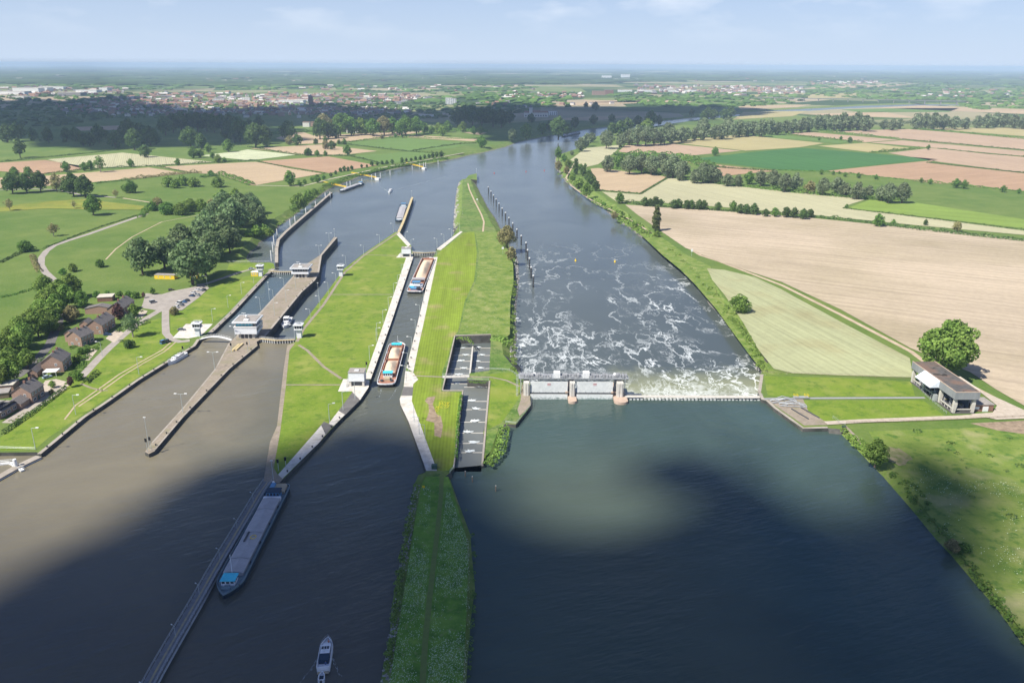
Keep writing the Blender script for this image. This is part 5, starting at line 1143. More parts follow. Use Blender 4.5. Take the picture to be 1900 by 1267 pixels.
def cab_tower(px, rot, label, h=5.0):
    root = empty('signal_tower', P(*px), rot, label, 'lock tower', 'small glazed lock towers')
    MB().box(-1.3,1.3,-1.3,1.3,-.2,h).build('shaft', m_panel, root)
    c = empty_mesh_slab(root, h)
    g = MB().box(-1.9,1.9,-1.9,1.9,h+.65,h+2.6).build('glazing', m_pane, root)
    mu_ = MB()
    for x in (-1.95,-.65,.65,1.95):
        for y in (-1.95,1.95): mu_.box(x-.08,x+.08,y-.06,y+.06,h+.653,h+2.597); mu_.box(y-.06,y+.06,x-.08,x+.08,h+.654,h+2.596)
    mu_.build('mullion', m_frame, g)
    MB().box(-2.6,2.6,-2.6,2.6,h+2.603,h+3.0).build('roof', m_panel, root)
    MB().rail([(-2.3,-2.3,h+3),(2.3,-2.3,h+3),(2.3,2.3,h+3),(-2.3,2.3,h+3),(-2.3,-2.3,h+3)],.9,.04,1.2).build('roof_railing', m_steel, root)
    MB().box(-.9,.9,-.9,.9,h+3.003,h+3.7).build('roof_hatch', m_steel, root)
    return root
def empty_mesh_slab(root, h): return MB().box(-2.3,2.3,-2.3,2.3,h+.003,h+.647).build('platform', m_panel, root)
cab_tower((368,623), LANE, 'glazed lock tower on the white pad beside the left lock')
cab_tower((484,512), LANE, 'glazed lock tower beside the yellow container at the upper left lock')
cab_tower((556,626), LANE, 'glazed lock tower at the lower gate of the middle lock')
cab_tower((633,512), LANE, 'glazed lock tower on the island beside the upper middle lock')
def control(px, rot, w1, d1, label, big=True):
    root = empty('control_building', P(*px), rot, label, 'control building')
    h0 = 2.9
    MB().box(-w1*.36,w1*.36,1.2,d1-1.2,-.2,h0).build('ground_floor', m_concl, root)
    dr = MB()
    for k in range(3): dr.box(-w1*.25+k*w1*.18,-w1*.25+k*w1*.18+1.6,1.1,1.197,.1,2.5)
    dr.build('door', m_pane, root)
    MB().box(-w1/2,w1/2,0,d1,h0+.003,h0+(4.2 if big else 1.5)).build('office_floor', m_panel, root)
    z = h0+(4.2 if big else 1.5)
    if big:
        MB().box(-w1/2-.25,w1/2+.25,-.25,d1+.25,z-.4,z+.15).build('cornice', m_frame, root)
        MB().rail([(-w1/2+.2,.2,z+.15),(w1/2-.2,.2,z+.15),(w1/2-.2,d1-.2,z+.15),(-w1/2+.2,d1-.2,z+.15),(-w1/2+.2,.2,z+.15)],1.0,.05,2).build('railing', m_steel, root)
        m = MB()
        for k in range(5): m.box(w1/2+.003,w1/2+.06,1+k*2.6,2.6+k*2.6,h0+1.4,h0+3.2)
        m.build('side_window', m_pane, root)
    g = MB().box(-w1/2+.8,w1/2-.8,1.0,d1-1,z+.153,z+2.3).build('glazing', m_pane, root)
    if big: MB().box(-w1/2+1.1,w1/2-2.2,.93,.997,z+.55,z+1.45).build('blue_blind', m_cyan, root)
    m = MB()
    for k in range(7): m.box(-w1/2+.8+(w1-1.6)*k/6-.06,-w1/2+.8+(w1-1.6)*k/6+.06,.9,.995,z+.16,z+2.29)
    m.build('mullion', m_frame, g)
    rf = MB().box(-w1/2-.7,w1/2+.7,-.7,d1+.7,z+2.303,z+3.1).build('roof', m_panel, root)
    MB().box(-w1/2,w1/2,0,d1,z+3.103,z+3.2).build('roof_covering', m_flat, rf)
    MB().box(-1,1.8,1.2,3.2,z+3.203,z+3.9).build('roof_box', m_frame, rf)
    q = MB(); q.bar((-.6,d1*.5,z+3.2),(-.6,d1*.5,z+4.2),.25,8); q.ball((-.6,d1*.5,z+4.5),.75); q.bar((-3,d1*.75,z+3.2),(-3,d1*.75,z+5.6),.07); q.bar((-4.2,d1*.75,z+5.4),(-1.8,d1*.75,z+5.4),.12)
    q.build('radar', m_frame, rf)
    m = MB(); m.rail([(-w1/2,0,z+3.1),(w1/2,0,z+3.1),(w1/2,d1,z+3.1),(-w1/2,d1,z+3.1),(-w1/2,0,z+3.1)],.7,.04,2); m.build('roof_railing', m_steel, rf)
    return root
control((457,629), LANE-math.pi/2+.0, 12.5, 12.5, 'white two-storey control building with blue glazing on the lock pier')
control((557,516), LANE-math.pi/2+.0, 12.5, 12.0, 'low white control building at the far end of the lock pier', False)
def bridge_house(px, rot, label, w1=7.5, d1=6, h=7):
    root = empty('machine_house', P(*px), rot, label, 'machine house')
    for x in (-w1/2+.1, w1/2-1.1): MB().box(x,x+1,.2,d1-.2,-.2,2.6).build('leg', m_concl, root)
    MB().box(-w1/2,w1/2,0,d1,2.603,h).build('wall', m_panel, root)
    MB().box(-w1/2+1.2,w1/2-1.2,1,d1-.2,-.1,2.6).build('ground_floor', m_pane, root)
    MB().box(-w1/2-.2,w1/2+.2,-.2,d1+.2,h+.003,h+.3).build('roof', m_flat, root)
    MB().box(-1,1,1.5,3,h+.303,h+.8).build('roof_box', m_frame, root)
    m = MB(); 
    for k in range(8): m.box(-w1/2-1.4,-w1/2-.2,-.6+k*.75,-.6+k*.75+.6,.3+k*.33,.4+k*.33)
    m.bar((-w1/2-1.4,-.6,1.2),(-w1/2-1.4,5.6,4),.05); m.build('stair', m_steel, root)
    return root
bridge_house((662,717), ang((600,717),(700,717)), 'white machine house on the pale apron beside the new lock entrance')
bridge_house((754,477), ang((700,477),(760,477)), 'white machine house at the far gate of the new lock')
def lock_gate(a, b, label, kink=2.2, mirror=1):
    """a mitre gate with a yellowish walkway on it, a and b = photo pixels of its two hinges"""
    A, B = P(*a), P(*b); L_ = (B-A).length; root = empty('lock_gate', A, math.atan2(B.y-A.y,B.x-A.x), label, 'lock gate')
    mid = (L_/2, -kink, 0)
    for p, q in (((0,0,0),mid),(mid,(L_,0,0))):
        p, q = Vector(p), Vector(q); t = (q-p).normalized(); n = Vector((-t.y,t.x,0)); M_ = Matrix.Translation(p)@Matrix.Rotation(math.atan2(t.y,t.x),4,'Z'); l_ = (q-p).length
        m = MB(M_); m.box(0,l_,-.35,.35,-7,.2); lf = m.build('gate_leaf', m_dsteel, root)
        m = MB(M_)
        for k in range(7): m.box(l_*(k+.3)/7,l_*(k+.3)/7+.35,-.75,-.353,-1.5,.1)
        m.build('rib', m_frame, lf)
        m = MB(M_); m.box(0,l_,-.9,.9,.203,.38); m.build('walkway', m_walkway, root)
        m = MB(M_); m.rail([(0,-.85,.38),(l_,-.85,.38)],1.0,.04,1.8); m.rail([(0,.85,.38),(l_,.85,.38)],1.0,.04,1.8); m.build('railing', m_steel, root)
    return root
lock_gate((499,503),(547,505),'closed mitre gate at the far end of the left lock')
lock_gate((483,629),(547,631),'closed mitre gate below the control building')
lock_gate((765,469),(808,469),'closed mitre gate at the far end of the new lock')
# slender white arched footbridge over the left lock
A, B = P(372,630), P(430,632); L_ = (B-A).length; fb = empty('footbridge', A, math.atan2(B.y-A.y,B.x-A.x), 'slim white arched footbridge over the left lock', 'footbridge')
m = MB(); r = MB(); rr2 = {-.8: MB(), .8: MB()}
for k in range(12):
    p = lambda t: Vector((L_*t, 0, .3+1.8*math.sin(math.pi*t)))
    a_, b_ = p(k/12), p((k+1)/12)
    for y in (-.8,.8):
        m.bar(a_+Vector((0,y,0)),b_+Vector((0,y,0)),.16,5); rr2[y].bar(a_+Vector((0,y,1.1)),b_+Vector((0,y,1.1)),.05,4).bar(a_+Vector((0,y,0)),a_+Vector((0,y,1.1)),.04,4)
    m.add([tuple(a_+Vector((0,-.8,.1))),tuple(b_+Vector((0,-.8,.1))),tuple(b_+Vector((0,.8,.1))),tuple(a_+Vector((0,.8,.1)))],[(0,1,2,3)])
m.build('deck', m_frame, fb)
for q_ in rr2.values(): q_.build('railing', m_frame, fb)
# ladder footbridge and railings
def walk_bridge(a, b, w_, label, h=.3, z=G):
    A, B = P(*a), P(*b); L_ = (B-A).length; root = empty('footbridge', (A.x,A.y,z), math.atan2(B.y-A.y,B.x-A.x), label, 'footbridge')
    MB().box(-.5,L_+.5,-w_/2,w_/2,h-.25,h).build('deck', m_concl, root); 
    for y in (-w_/2, w_/2): MB().rail([(-.5,y,h),(L_+.5,y,h)],1.1,.05,2).build('railing', m_steel, root)
    return root
walk_bridge((823,700),(869,699),2.6,'grey footbridge with railings over the fish ladder')
def fence(pts, h, label, m=None, name='railing', cat='railing', step=2.6, r=.05, z=G):
    o0 = P(*pts[0], z); mb = MB(); mb.rail([P(x,y,z)-o0 for x,y in pts], h, r, step); o = mb.build(name, m or m_steel); o.location = o0
    return tag(o, label, cat)
fence([(395,617),(432,574),(494,511),(507,497)],1.1,'grey railing along the left lock wall')
fence([(872,691),(908,686),(945,688),(966,701),(968,718)],1.1,'railing round the upper fish ladder and island corner')
fence([(869,706),(907,706)],1.1,'short railing above the lower fish ladder')
fence([(986,738),(985,753),(957.5,787),(938,785)],1.1,'railing on the quay beside the left sluice')
fence([(0,833),(66,835)],1.2,'green-grey railing at the lower left corner of the lawn')
fence([(500,487),(420,487)],1.2,'railing in front of the still harbour inlet')
fence([(1411,692),(1500,696),(1600,700),(1690,706)],1.2,'wire fence on the upper edge of the slipway lawn',m_wood,'fence','fence',3.2,.05)
fence([(1545,777),(1556,786),(1568,790)],1.6,'mesh gate at the end of the quay path',m_steel,'gate','gate')
fence([(1690,702),(1702,718),(1720,738),(1756,768)],1.2,'mesh fence on the left side of the machine hall',m_steel,'fence','fence')
fence([(1570,786),(1700,783),(1850,776),(1920,773)],1.1,'post and wire fence below the yard road',m_wood,'fence','fence',3.5,.05)
fence([(841,867),(843,868),(835,878)],1.2,'white railing beside the fish ladder outlet',m_frame)
# fish ladder: basins, baffles
m_lad = water_mat('water_ladder', (0.16, 0.17, 0.155), .10, .8, .15)
m_foam = mat('splash', [(0.35, (0.45, 0.50, 0.50)), (0.6, (0.80, 0.84, 0.84))], 1.5, 6, .7)
lows = [868,833,815,795,774,750,734,707]; zs = 0.0; prev = None
lad = empty('fish_ladder', P(870,760,0), 0, 'stepped concrete fish ladder with small falls', 'fish ladder')
o0 = lad.location.copy(); Pl = lambda x,y,z: P(x,y,z)-o0
def lx(y): t = (y-707)/(868-707); return 861-t*20, 908-t*15
def basin(x0,x1,x0b,x1b,ya,yb,z,fx):
    pa,pb,pc,pd = P(x0,yb,G),P(x1,yb,G),P(x1b,ya,G),P(x0b,ya,G)
    o = MB().add([(p.x,p.y,z) for p in (pa,pb,pc,pd)],[(0,1,2,3)]).build('water', m_lad); tag(o, kind='structure')
    # baffle at the upper (far) side, with its overfall
    for u0,u1 in ((0,fx-.12),(fx+.12,1)):
        m = MB(); a_,b_ = pd.lerp(pc,u0)-o0, pd.lerp(pc,u1)-o0; m.add([(a_.x,a_.y-.25,-6),(b_.x,b_.y-.25,-6),(b_.x,b_.y+.25,-6),(a_.x,a_.y+.25,-6),(a_.x,a_.y-.25,z+.12),(b_.x,b_.y-.25,z+.12),(b_.x,b_.y+.25,z+.12),(a_.x,a_.y+.25,z+.12)],[(3,2,1,0),(4,5,6,7),(0,1,5,4),(1,2,6,5),(2,3,7,6),(3,0,4,7)])
        m.build('baffle', m_concl, lad)
    c = pd.lerp(pc,fx)-o0; rr = (pc-pd).length*.13; vs = [(c.x,c.y,z+.1)]; rg = random.Random(int(ya*7+fx*50))
    n = 22
    for k in range(n):
        q = 2*math.pi*k/n; r_ = rr*rg.uniform(.45,1.5); vs.append((c.x+r_*math.cos(q)*1.25,c.y+2.0+r_*.75*math.sin(q),z-.17))
    MB().add(vs,[(0,1+k,1+(k+1)%n) for k in range(n)]).build('splash', m_foam, lad)
    return z-.27
for i in range(7):
    yb, ya = lows[i], lows[i+1]; l0, r0 = lx(yb); l1, r1 = lx(ya)
    zs = basin(l0,r0,l1,r1,ya,yb,zs,.5+.15*math.sin(i*2.3))
basin(822,866,826,868,700,725,zs,.5); zs -= .1
z1 = zs
for i,(yb,ya) in enumerate(((700,684),(684,671.5),(671.5,657),(657,645.5),(645.5,632))):
    t = lambda y: (700-y)/(700-632); z1 = basin(827+t(yb)*17,872+t(yb)*5,827+t(ya)*17,872+t(ya)*5,ya,yb,z1,.45+.2*(i%2))
z2 = zs
for i,(yb,ya) in enumerate(((690,672),(672,659),(659,646.5),(646.5,632))):
    t = lambda y: (690-y)/(58); z2 = basin(874+t(yb)*5,908+t(yb)*2,874+t(ya)*5,908+t(ya)*2,ya,yb,z2,.5-.2*(i%2))
pts = [Pl(871,698,G),Pl(877,640,G)]; m = MB(); a_,b_ = pts
m.add([(a_.x-.4,a_.y,-6),(a_.x+.4,a_.y,-6),(b_.x+.4,b_.y,-6),(b_.x-.4,b_.y,-6),(a_.x-.4,a_.y,.8),(a_.x+.4,a_.y,.8),(b_.x+.4,b_.y,.8),(b_.x-.4,b_.y,.8)],[(3,2,1,0),(4,5,6,7),(0,1,5,4),(1,2,6,5),(2,3,7,6),(3,0,4,7)]); m.build('dividing_wall', m_concl, lad)
def coping(pts,w_,hgt=.35,side=1):
    m = MB(); q=[P(x,y,G)-o0 for x,y in pts]; n=len(q)
    for a_,b_ in zip(q,q[1:]):
        t=(b_-a_).normalized(); nr=Vector((-t.y,t.x,0))*w_*side; z0=G-o0.z-.5; z1_=G-o0.z+hgt
        vs=[a_,b_,b_+nr,a_+nr]; m.prism([(v.x,v.y) for v in (vs if side>0 else vs[::-1])],z0,z1_)
    m.build('coping', m_conc, lad)
coping([(822,724.5),(845,623.5)],.6,.3,1); coping([(845,623.5),(911,621.5)],.9,.41,1); coping([(907,707),(893,862)],.8,.3,1); coping([(843,867.5),(859.5,725.5)],.5,.2,1)
coping([(860,725),(822,724.5)],.8,.42,1)
# ================================================================ weir
def ZY(y, Y): return HCAM-Y*math.tan(PITCH+math.atan((y-633.5)/FPX))
m_pierb = mat('pier_brickwork', [(0.3, (0.40, 0.29, 0.22)), (0.7, (0.54, 0.42, 0.33))], .8, 6, .85, coord='object')
m_pillar = mat('pillar_concrete', [(0.3, (0.52, 0.50, 0.45)), (0.7, (0.68, 0.65, 0.59))], .5, 7, .85, coord='object', second=((0.36, 0.34, 0.30), .9, .55, .8))
m_sluice = mat('sluice_white', [(0.3, (0.60, 0.62, 0.60)), (0.7, (0.76, 0.77, 0.74))], .8, 6, .6, coord='object', second=((0.50, 0.50, 0.45), .5, .6, .85))
m_algae = mat('sluice_wet', [(0.35, (0.24, 0.30, 0.28)), (0.6, (0.66, 0.69, 0.67))], .9, 7, .35, coord='object')
YW = P(1060, 742, 0).y; XL, X1, X2, XR = (P(x, 742, 0).x for x in (984, 1060, 1150, 1413))
wr = empty('weir', (0, YW, 0), 0, 'white two-bay sluice weir with a steel truss bridge on concrete pillars', 'weir')
def W_(px, y=742): return P(px, y, 0).x
for (xa, xb, yf, lab) in ((1053.5, 1069, -3.5, ''), (1138, 1163, -3.5, '')):
    a_, b_ = W_(xa), W_(xb); c = (a_+b_)/2; h = (b_-a_)/2
    pts = [(c+h*math.cos(t), yf+.2+min(h,3)*.75*math.sin(t)*1.0) for t in [math.pi+math.pi*k/10 for k in range(11)]]+[(b_, 20), (a_, 20)]
    pb = MB().prism(pts, -7, 1.2).build('pier_base', m_pierb, wr)
pil = [(971.5, 982), (1057, 1066.5), (1144, 1156)]
for i, (xa, xb) in enumerate(pil):
    a_, b_ = W_(xa), W_(xb); m = MB()
    m.box(a_, b_, 1.0, 4.2, .8, 8.2); m.box(a_+.5, (a_+b_)/2-.25, .75, .997, 1.2, 7.9); m.box((a_+b_)/2+.25, b_-.5, .75, .997, 1.2, 7.9)
    m.build('pillar', m_pillar, wr); MB().box(a_-.1, b_+.1, 9, 12, .8, 8.2).build('rear_pillar', m_pillar, wr)
for i, (xa, xb) in enumerate(((984, 1053), (1070, 1137))):
    a_, b_ = W_(xa), W_(xb)
    up = MB().box(a_, b_, 1.9, 2.3, 3.0, 8.3).build('upper_gate', m_sluice, wr)
    m = MB()
    for k in range(6): m.box(a_+(b_-a_)*(k+.5)/6-.12, a_+(b_-a_)*(k+.5)/6+.12, 1.78, 1.897, 3.0, 3.5)
    m.build('stiffener', m_steel, up)
    MB().box((a_+b_)/2-.8, (a_+b_)/2+.8, 1.8, 1.897, 7.4, 7.6).box((a_+b_)/2-.8, (a_+b_)/2+.8, 1.8, 1.897, 6.7, 6.85).build('red_mark', m_red, up)
    MB().box(a_-.3, b_+.3, 1.5, 2.6, 2.3, 2.9).build('gate_beam', m_dsteel, wr)
    lo = MB().box(a_, b_, 1.2, 1.6, .9, 2.29).build('lower_gate', m_sluice, wr)
    MB().box(a_, b_, 1.1, 1.7, -2, .88).build('wet_gate_foot', m_algae, wr)
for (xa, xb) in ((1048, 1053.4), (1133, 1138)):
    MB().box(W_(xa)+.3, W_(xb), 1.5, 5.2, -6, 3.6).build('gate_guide', m_pierb, wr)
bx0, bx1 = W_(962), W_(1166)
bridge = MB().box(bx0, bx1, 3.2, 9.2, 9.3, 9.6).build('bridge_deck', m_steel, wr)
t = MB()
for y in (3.3, 9.0):
    t.box(bx0, bx1, y-.12, y+.12, 7.7, 7.95); t.box(bx0, bx1, y-.12, y+.12, 9.05, 9.297)
    n = 30
    for k in range(n):
        xa, xb = bx0+(bx1-bx0)*k/n, bx0+(bx1-bx0)*(k+1)/n
        t.bar((xa, y, 7.95), (xb, y, 9.05), .09, 4) if k % 2 else t.bar((xa, y, 9.05), (xb, y, 7.95), .09, 4)
t.build('truss', m_dsteel, bridge)
r = MB(); r.rail([(bx0, 3.3, 9.6), (bx1, 3.3, 9.6)], 1.1, .05, 2); r.rail([(bx0, 9.1, 9.6), (bx1, 9.1, 9.6)], 1.1, .05, 2); r.build('railing', m_steel, bridge)
for px in (1033.5, 1088):
    x = W_(px)*1.0; MB().box(x-1.5, x+1.5, 4.2, 7.2, 9.603, 12.0).build('winch_cabin', m_frame, wr)
mm_ = mat('machinery_grey', [(0.3, (0.20, 0.21, 0.22)), (0.7, (0.36, 0.36, 0.37))], 1.2, 4, .6, coord='object')
rg = random.Random(5)
for px in list(range(966, 1026, 5))+list(range(1042, 1080, 5))+list(range(1096, 1164, 6)):
    x = W_(px); m = MB(); m.box(x-rg.uniform(.3, .7), x+rg.uniform(.3, .7), 4.5+rg.uniform(-1, 0), 6.5+rg.uniform(0, 1), 9.603, 9.6+rg.uniform(.5, 1.5)); m.build('winch_machinery', mm_, wr)
for px in (1048, 1070, 985, 1143): MB().bar((W_(px), 5, 10.7), (W_(px)+1.2, 5, 10.7), 1.1, 12).build('winch_wheel', mm_, wr)
m = MB()
for px in (992, 1142): m.ball((W_(px), 6.5, 10.4), .9)
m.build('winch_dome', m_frame, wr)
m = MB()
for xx in (W_(966), W_(1160)):
    m.bar((xx, 3, 1), (xx, 3, 9.3), .14, 5); m.bar((xx, 8.5, 1), (xx, 8.5, 9.3), .14, 5)
    for k in range(4): m.bar((xx, 3, 1.2+2*k), (xx, 8.5, 3.2+2*k), .08, 4)
for k in range(16): m.box(W_(962)-1.2, W_(962)-.1, 1+k*.5, 1.4+k*.5, 1.6+k*.5, 1.7+k*.5)
m.build('stair_tower', m_steel, wr)
# low needle weir with its walkway
nw = empty('needle_weir', (0, YW, 0), 0, 'long low needle weir with a narrow walkway to the right bank', 'weir')
xa, xb = W_(1160), XR+1
MB().box(xa, xb, .6, 2.9, 1.05, 1.35).build('walkway', m_concl, nw)
m = MB(); n = 38
for k in range(n+1):
    x = xa+(xb-xa)*k/n; m.bar((x, .7, -3.5), (x, .9, 1.05), .12, 4); m.bar((x, 4.6, -3.4), (x, 2.4, 1.05), .10, 4)
m.build('trestle', m_dsteel, nw)
m = MB()
for k in range(n): x = xa+(xb-xa)*k/n; m.box(x+.35, x+(xb-xa)/n-.35, .30, .45, -3, .55 if k % 5 else .2)
m.build('panel', m_sluice, nw)
m = MB(); m.rail([(xa, 2.8, 1.35), (xb, 2.8, 1.35)], 1.0, .035, 2.6); m.build('railing', m_steel, nw)
fall = []
m = MB(); vs = []; N = 90
for k in range(N+1):
    x = xa+(xb-xa)*k/N
    for j, (yy, zz) in enumerate(((.5, .05), (1.6, -.3), (3.0, -1.5), (4.2, -3.3))): vs.append((x, yy+rg.uniform(-.12, .12)*j, zz+rg.uniform(-.08, .08)*j))
m.add(vs, [(4*k+j, 4*k+4+j, 4*k+5+j, 4*k+1+j) for k in range(N) for j in range(3)]); o = m.build('water', mat('falling_water', [(0.35, (0.42, 0.46, 0.38)), (0.6, (0.80, 0.83, 0.80))], 1.2, 6, .5, stretch=(1, 3, 1))); o.location = (0, YW, 0); tag(o, kind='structure')
# steel trestle frames lying on the slipway
def aframe(px, label, rz):
    root = empty('trestle_frame', P(*px), rz, label, 'steel frame', 'steel frames on the slipway')
    m = MB(); H_ = 2.2
    for x in (-1.4, 1.4):
        a_, b_, c_ = (x, -6, .4), (x, 6, .4), (x, 0, H_)
        for p, q in ((a_, b_), (a_, c_), (b_, c_)): m.bar(p, q, .2, 5)
        m.bar((x, -3, .4), (x, -3, 1.3), .12, 4); m.bar((x, 3, .4), (x, 3, 1.3), .12, 4)
    m.build('side_frame', m_steel, root)
    m = MB()
    for y in (-6, -3, 0, 3, 6): m.bar((-1.4, y, .5 if abs(y) == 6 else 1.2), (1.4, y, .5 if abs(y) == 6 else 1.2), .14, 4)
    m.bar((-1.4, -6, .4), (1.4, 0, H_), .1, 4); m.bar((1.4, 6, .4), (-1.4, 0, H_), .1, 4); m.build('cross_bar', m_steel, root)
aframe((1453, 745), 'grey triangular steel frame nearest the weir', 1.75)
aframe((1471, 753), 'grey triangular steel frame lying by the slip rails', 1.45)
for i, (a_, b_) in enumerate((((1468, 759), (1500, 778)), ((1486, 757), (1520, 776)))):
    A, B = P(*a_), P(*b_); o = MB().box(0, (B-A).length, -.2, .2, .03, .5).build('slip_rail', m_dsteel); o.location = A; o.rotation_euler = (0, 0, math.atan2(B.y-A.y, B.x-A.x)); tag(o, ('left' if i == 0 else 'right')+' dark slip rail on the paved quay by the frames', 'rail')
tr = empty('rail_trolley', P(1486, 739), 0, 'small grey trolley with yellow handles on the rail path', 'trolley')
MB().box(-3.5, 3.5, -1, 1, .5, .8).build('deck', m_steel, tr)
for x in (-2.5, 2.5): MB().rail([(x-.8, -1, .8), (x+.8, -1, .8), (x+.8, 1, .8), (x-.8, 1, .8), (x-.8, -1, .8)], 1.2, .04, 1).build('handrail', m_yellow, tr)
# ================================================================ open machine hall
N_ = P(1767.6, 766.3); F_l = P(1692.6, 709.4); Rn = P(1802, 765.5); Lh = (F_l-N_).length; rh = math.atan2(F_l.y-N_.y, F_l.x-N_.x)-math.pi/2
hall = empty('machine_hall', N_, rh, 'long open machine hall on bent concrete legs with deep grey fascia', 'machine hall')
Wd = (Rn-N_).length
m_fascia = mat('fascia_grey', [(0.3, (0.20, 0.21, 0.22)), (0.7, (0.28, 0.29, 0.30))], .4, 5, .7, coord='object', stretch=(1, 1, 6))
x0, x1, zf0, zf1 = -1.2, Wd+1.2, 7.2, 10.6
MB().box(x0, x1, -1.5, Lh+1, zf0, zf1).build('fascia', m_fascia, hall)
rf = MB().box(x0+.25, x1-.25, -1.25, Lh+.75, zf1+.003, zf1+.12).build('roof', mat('worn_roof', [(0.3, (0.075, 0.072, 0.07)), (0.7, (0.13, 0.122, 0.115))], .5, 6, .95, coord='object', second=[((0.17, 0.115, 0.09), .12, .46, .6), ((0.035, 0.03, 0.025), .22, .60, .66)]), hall)
m = MB(); m.box(x0, x1, -1.5, -1.25, zf1+.004, zf1+.35).box(x0, x0+.25, -1.25, Lh+1, zf1+.004, zf1+.35).box(x1-.25, x1, -1.25, Lh+1, zf1+.004, zf1+.35); m.build('roof_edge', m_pierb, rf)
m_jd0 = mat('hall_floor_shaded', (0.10, 0.095, 0.09), 1, 5, .9, coord='object')  # shade inside the open hall, put into the floor colour
ys = [0, (P(1741.6, 747.3)-N_).length, (P(1714, 725)-N_).length, Lh]
for y in ys:
    for x in (0, Wd):
        m = MB(); s_ = -1 if x == 0 else 1
        m.add([(x-.5, y-.6, -.2), (x+.5, y-.6, -.2), (x+.5, y+.6, -.2), (x-.5, y+.6, -.2), (x-.8+s_*-.2, y-.7, 4.5), (x+.8+s_*-.2, y-.7, 4.5), (x+.8+s_*-.2, y+.7, 4.5), (x-.8+s_*-.2, y+.7, 4.5),
               (x-.5, y-.5, 7.3), (x+.5, y-.5, 7.3), (x+.5, y+.5, 7.3), (x-.5, y+.5, 7.3)],
              [(3,2,1,0),(0,1,5,4),(1,2,6,5),(2,3,7,6),(3,0,4,7),(4,5,9,8),(5,6,10,9),(6,7,11,10),(7,4,8,11),(8,9,10,11)])
        m.build('leg', m_concl, hall)
Rm = Matrix.Rotation(-rh, 3, 'Z'); cy0, cy1 = (Rm @ (P(1747,704,10.7)-N_)).y, (Rm @ (P(1717,683.4,10.7)-N_)).y; cy0, cy1 = Lh*.33, Lh*.70
MB().add([(x0-.01, cy0, 10.7), (x0-.01, cy1, 10.7), (x0-4.2, cy1, 7.6), (x0-4.2, cy0, 7.6), (x0-.01, cy0, 7.4), (x0-.01, cy1, 7.4), (x0-4.2, cy1, 7.3), (x0-4.2, cy0, 7.3)],
         [(0,1,2,3),(7,6,5,4),(0,3,7,4),(2,1,5,6),(3,2,6,7),(1,0,4,5)]).build('canopy', mat('canopy_sheet', (0.72, 0.76, 0.84), 1, 3, .5, coord='object'), hall)
MB().box(-.8, Wd+.8, -.8, Lh+.8, -.3, .35).build('floor', m_jd0, hall)
MB().box(Wd-.9, Wd-.6, ys[1]*.2, Lh-1, .353, 7.2).build('back_wall', mat('blue_grey_sheet', (0.10, 0.12, 0.15), 1, 3, .7, coord='object'), hall)
m = MB()
for a_, b_ in zip(ys, ys[1:]):
    m.box(-.15, .15, a_+.7, b_-.7, 1.6, 2.1)
    for k in range(4): y = a_+.7+(b_-a_-1.4)*(k+.5)/4; m.box(-.1, .1, y-.12, y+.12, .353, 1.597)
m.box(.7, Wd-.7, -.15, .15, 1.6, 2.1)
m.build('parapet_beam', m_concl, hall)
m = MB(); rg = random.Random(8)
for k in range(16):
    y = 2+(Lh-4)*k/16; m.box(1.5, Wd-1.6, y, y+.3, 6.2, 6.6)
    x = rg.uniform(1.2, Wd-3); h = rg.uniform(1.2, 3.6); m.box(x, x+rg.uniform(.6, 1.8), y, y+rg.uniform(.8, 1.8), .36, .36+h)
    m.bar((rg.uniform(1, Wd-2), y, .4), (rg.uniform(1, Wd-2), y+1.6, 5.5), .1, 4)
m.build('hoisting_gear', mm_, hall)
m = MB()
for k in range(5): y = 4+(Lh-8)*k/5; m.bar((1.2, y, 2.2+.3*(k % 3)), (Wd-2.2, y+.6, 2.4), .16, 5)
m.build('yellow_jib', mat('yellow_worn', (0.30, 0.24, 0.06), 1, 4, .7, coord='object'), hall)
m = MB(); m.box(-1.9, -.4, ys[1]+1.2, ys[1]+3.0, .35, 3.4); m.bar((-2, ys[1]+4, .3), (-2, ys[1]+4, 4.5), .15, 5); m.build('gantry_cabin', m_steel, hall)
# annexes
an = empty('annex_building', N_, rh, 'beige flat-roofed annex with tall white windows behind the machine hall', 'annex')
ax0 = Wd+1.4
MB().box(ax0, ax0+7, 10, Lh-10, -.3, 6.6).build('wall', m_concl, an); MB().box(ax0-.15, ax0+7.2, 9.8, Lh-9.8, 6.603, 6.95).build('roof', m_flatl, an)
m = MB()
for k in range(3): m.box(ax0+3.2, ax0+6.6, 9.9, 9.997, .6+k*2.0, 2.3+k*2.0)
m.build('window', m_frame, an)
lb = empty('brick_shed', N_, rh, 'low brick building with white shutters beside the machine hall', 'brick building')
MB().box(Wd+.9, Wd+10.5, 1.5, 9.7, -.3, 3.3).build('wall', m_brick2, lb); MB().box(Wd+.75, Wd+10.8, 1.2, 9.75, 3.303, 3.55).build('roof', m_flat, lb)
MB().box(Wd+1.6, Wd+4, 1.42, 1.497, 1.2, 2.4).build('shutter', m_frame, lb); MB().box(Wd+5.6, Wd+8.2, 1.42, 1.497, 0, 2.5).build('garage_door', m_frame, lb)
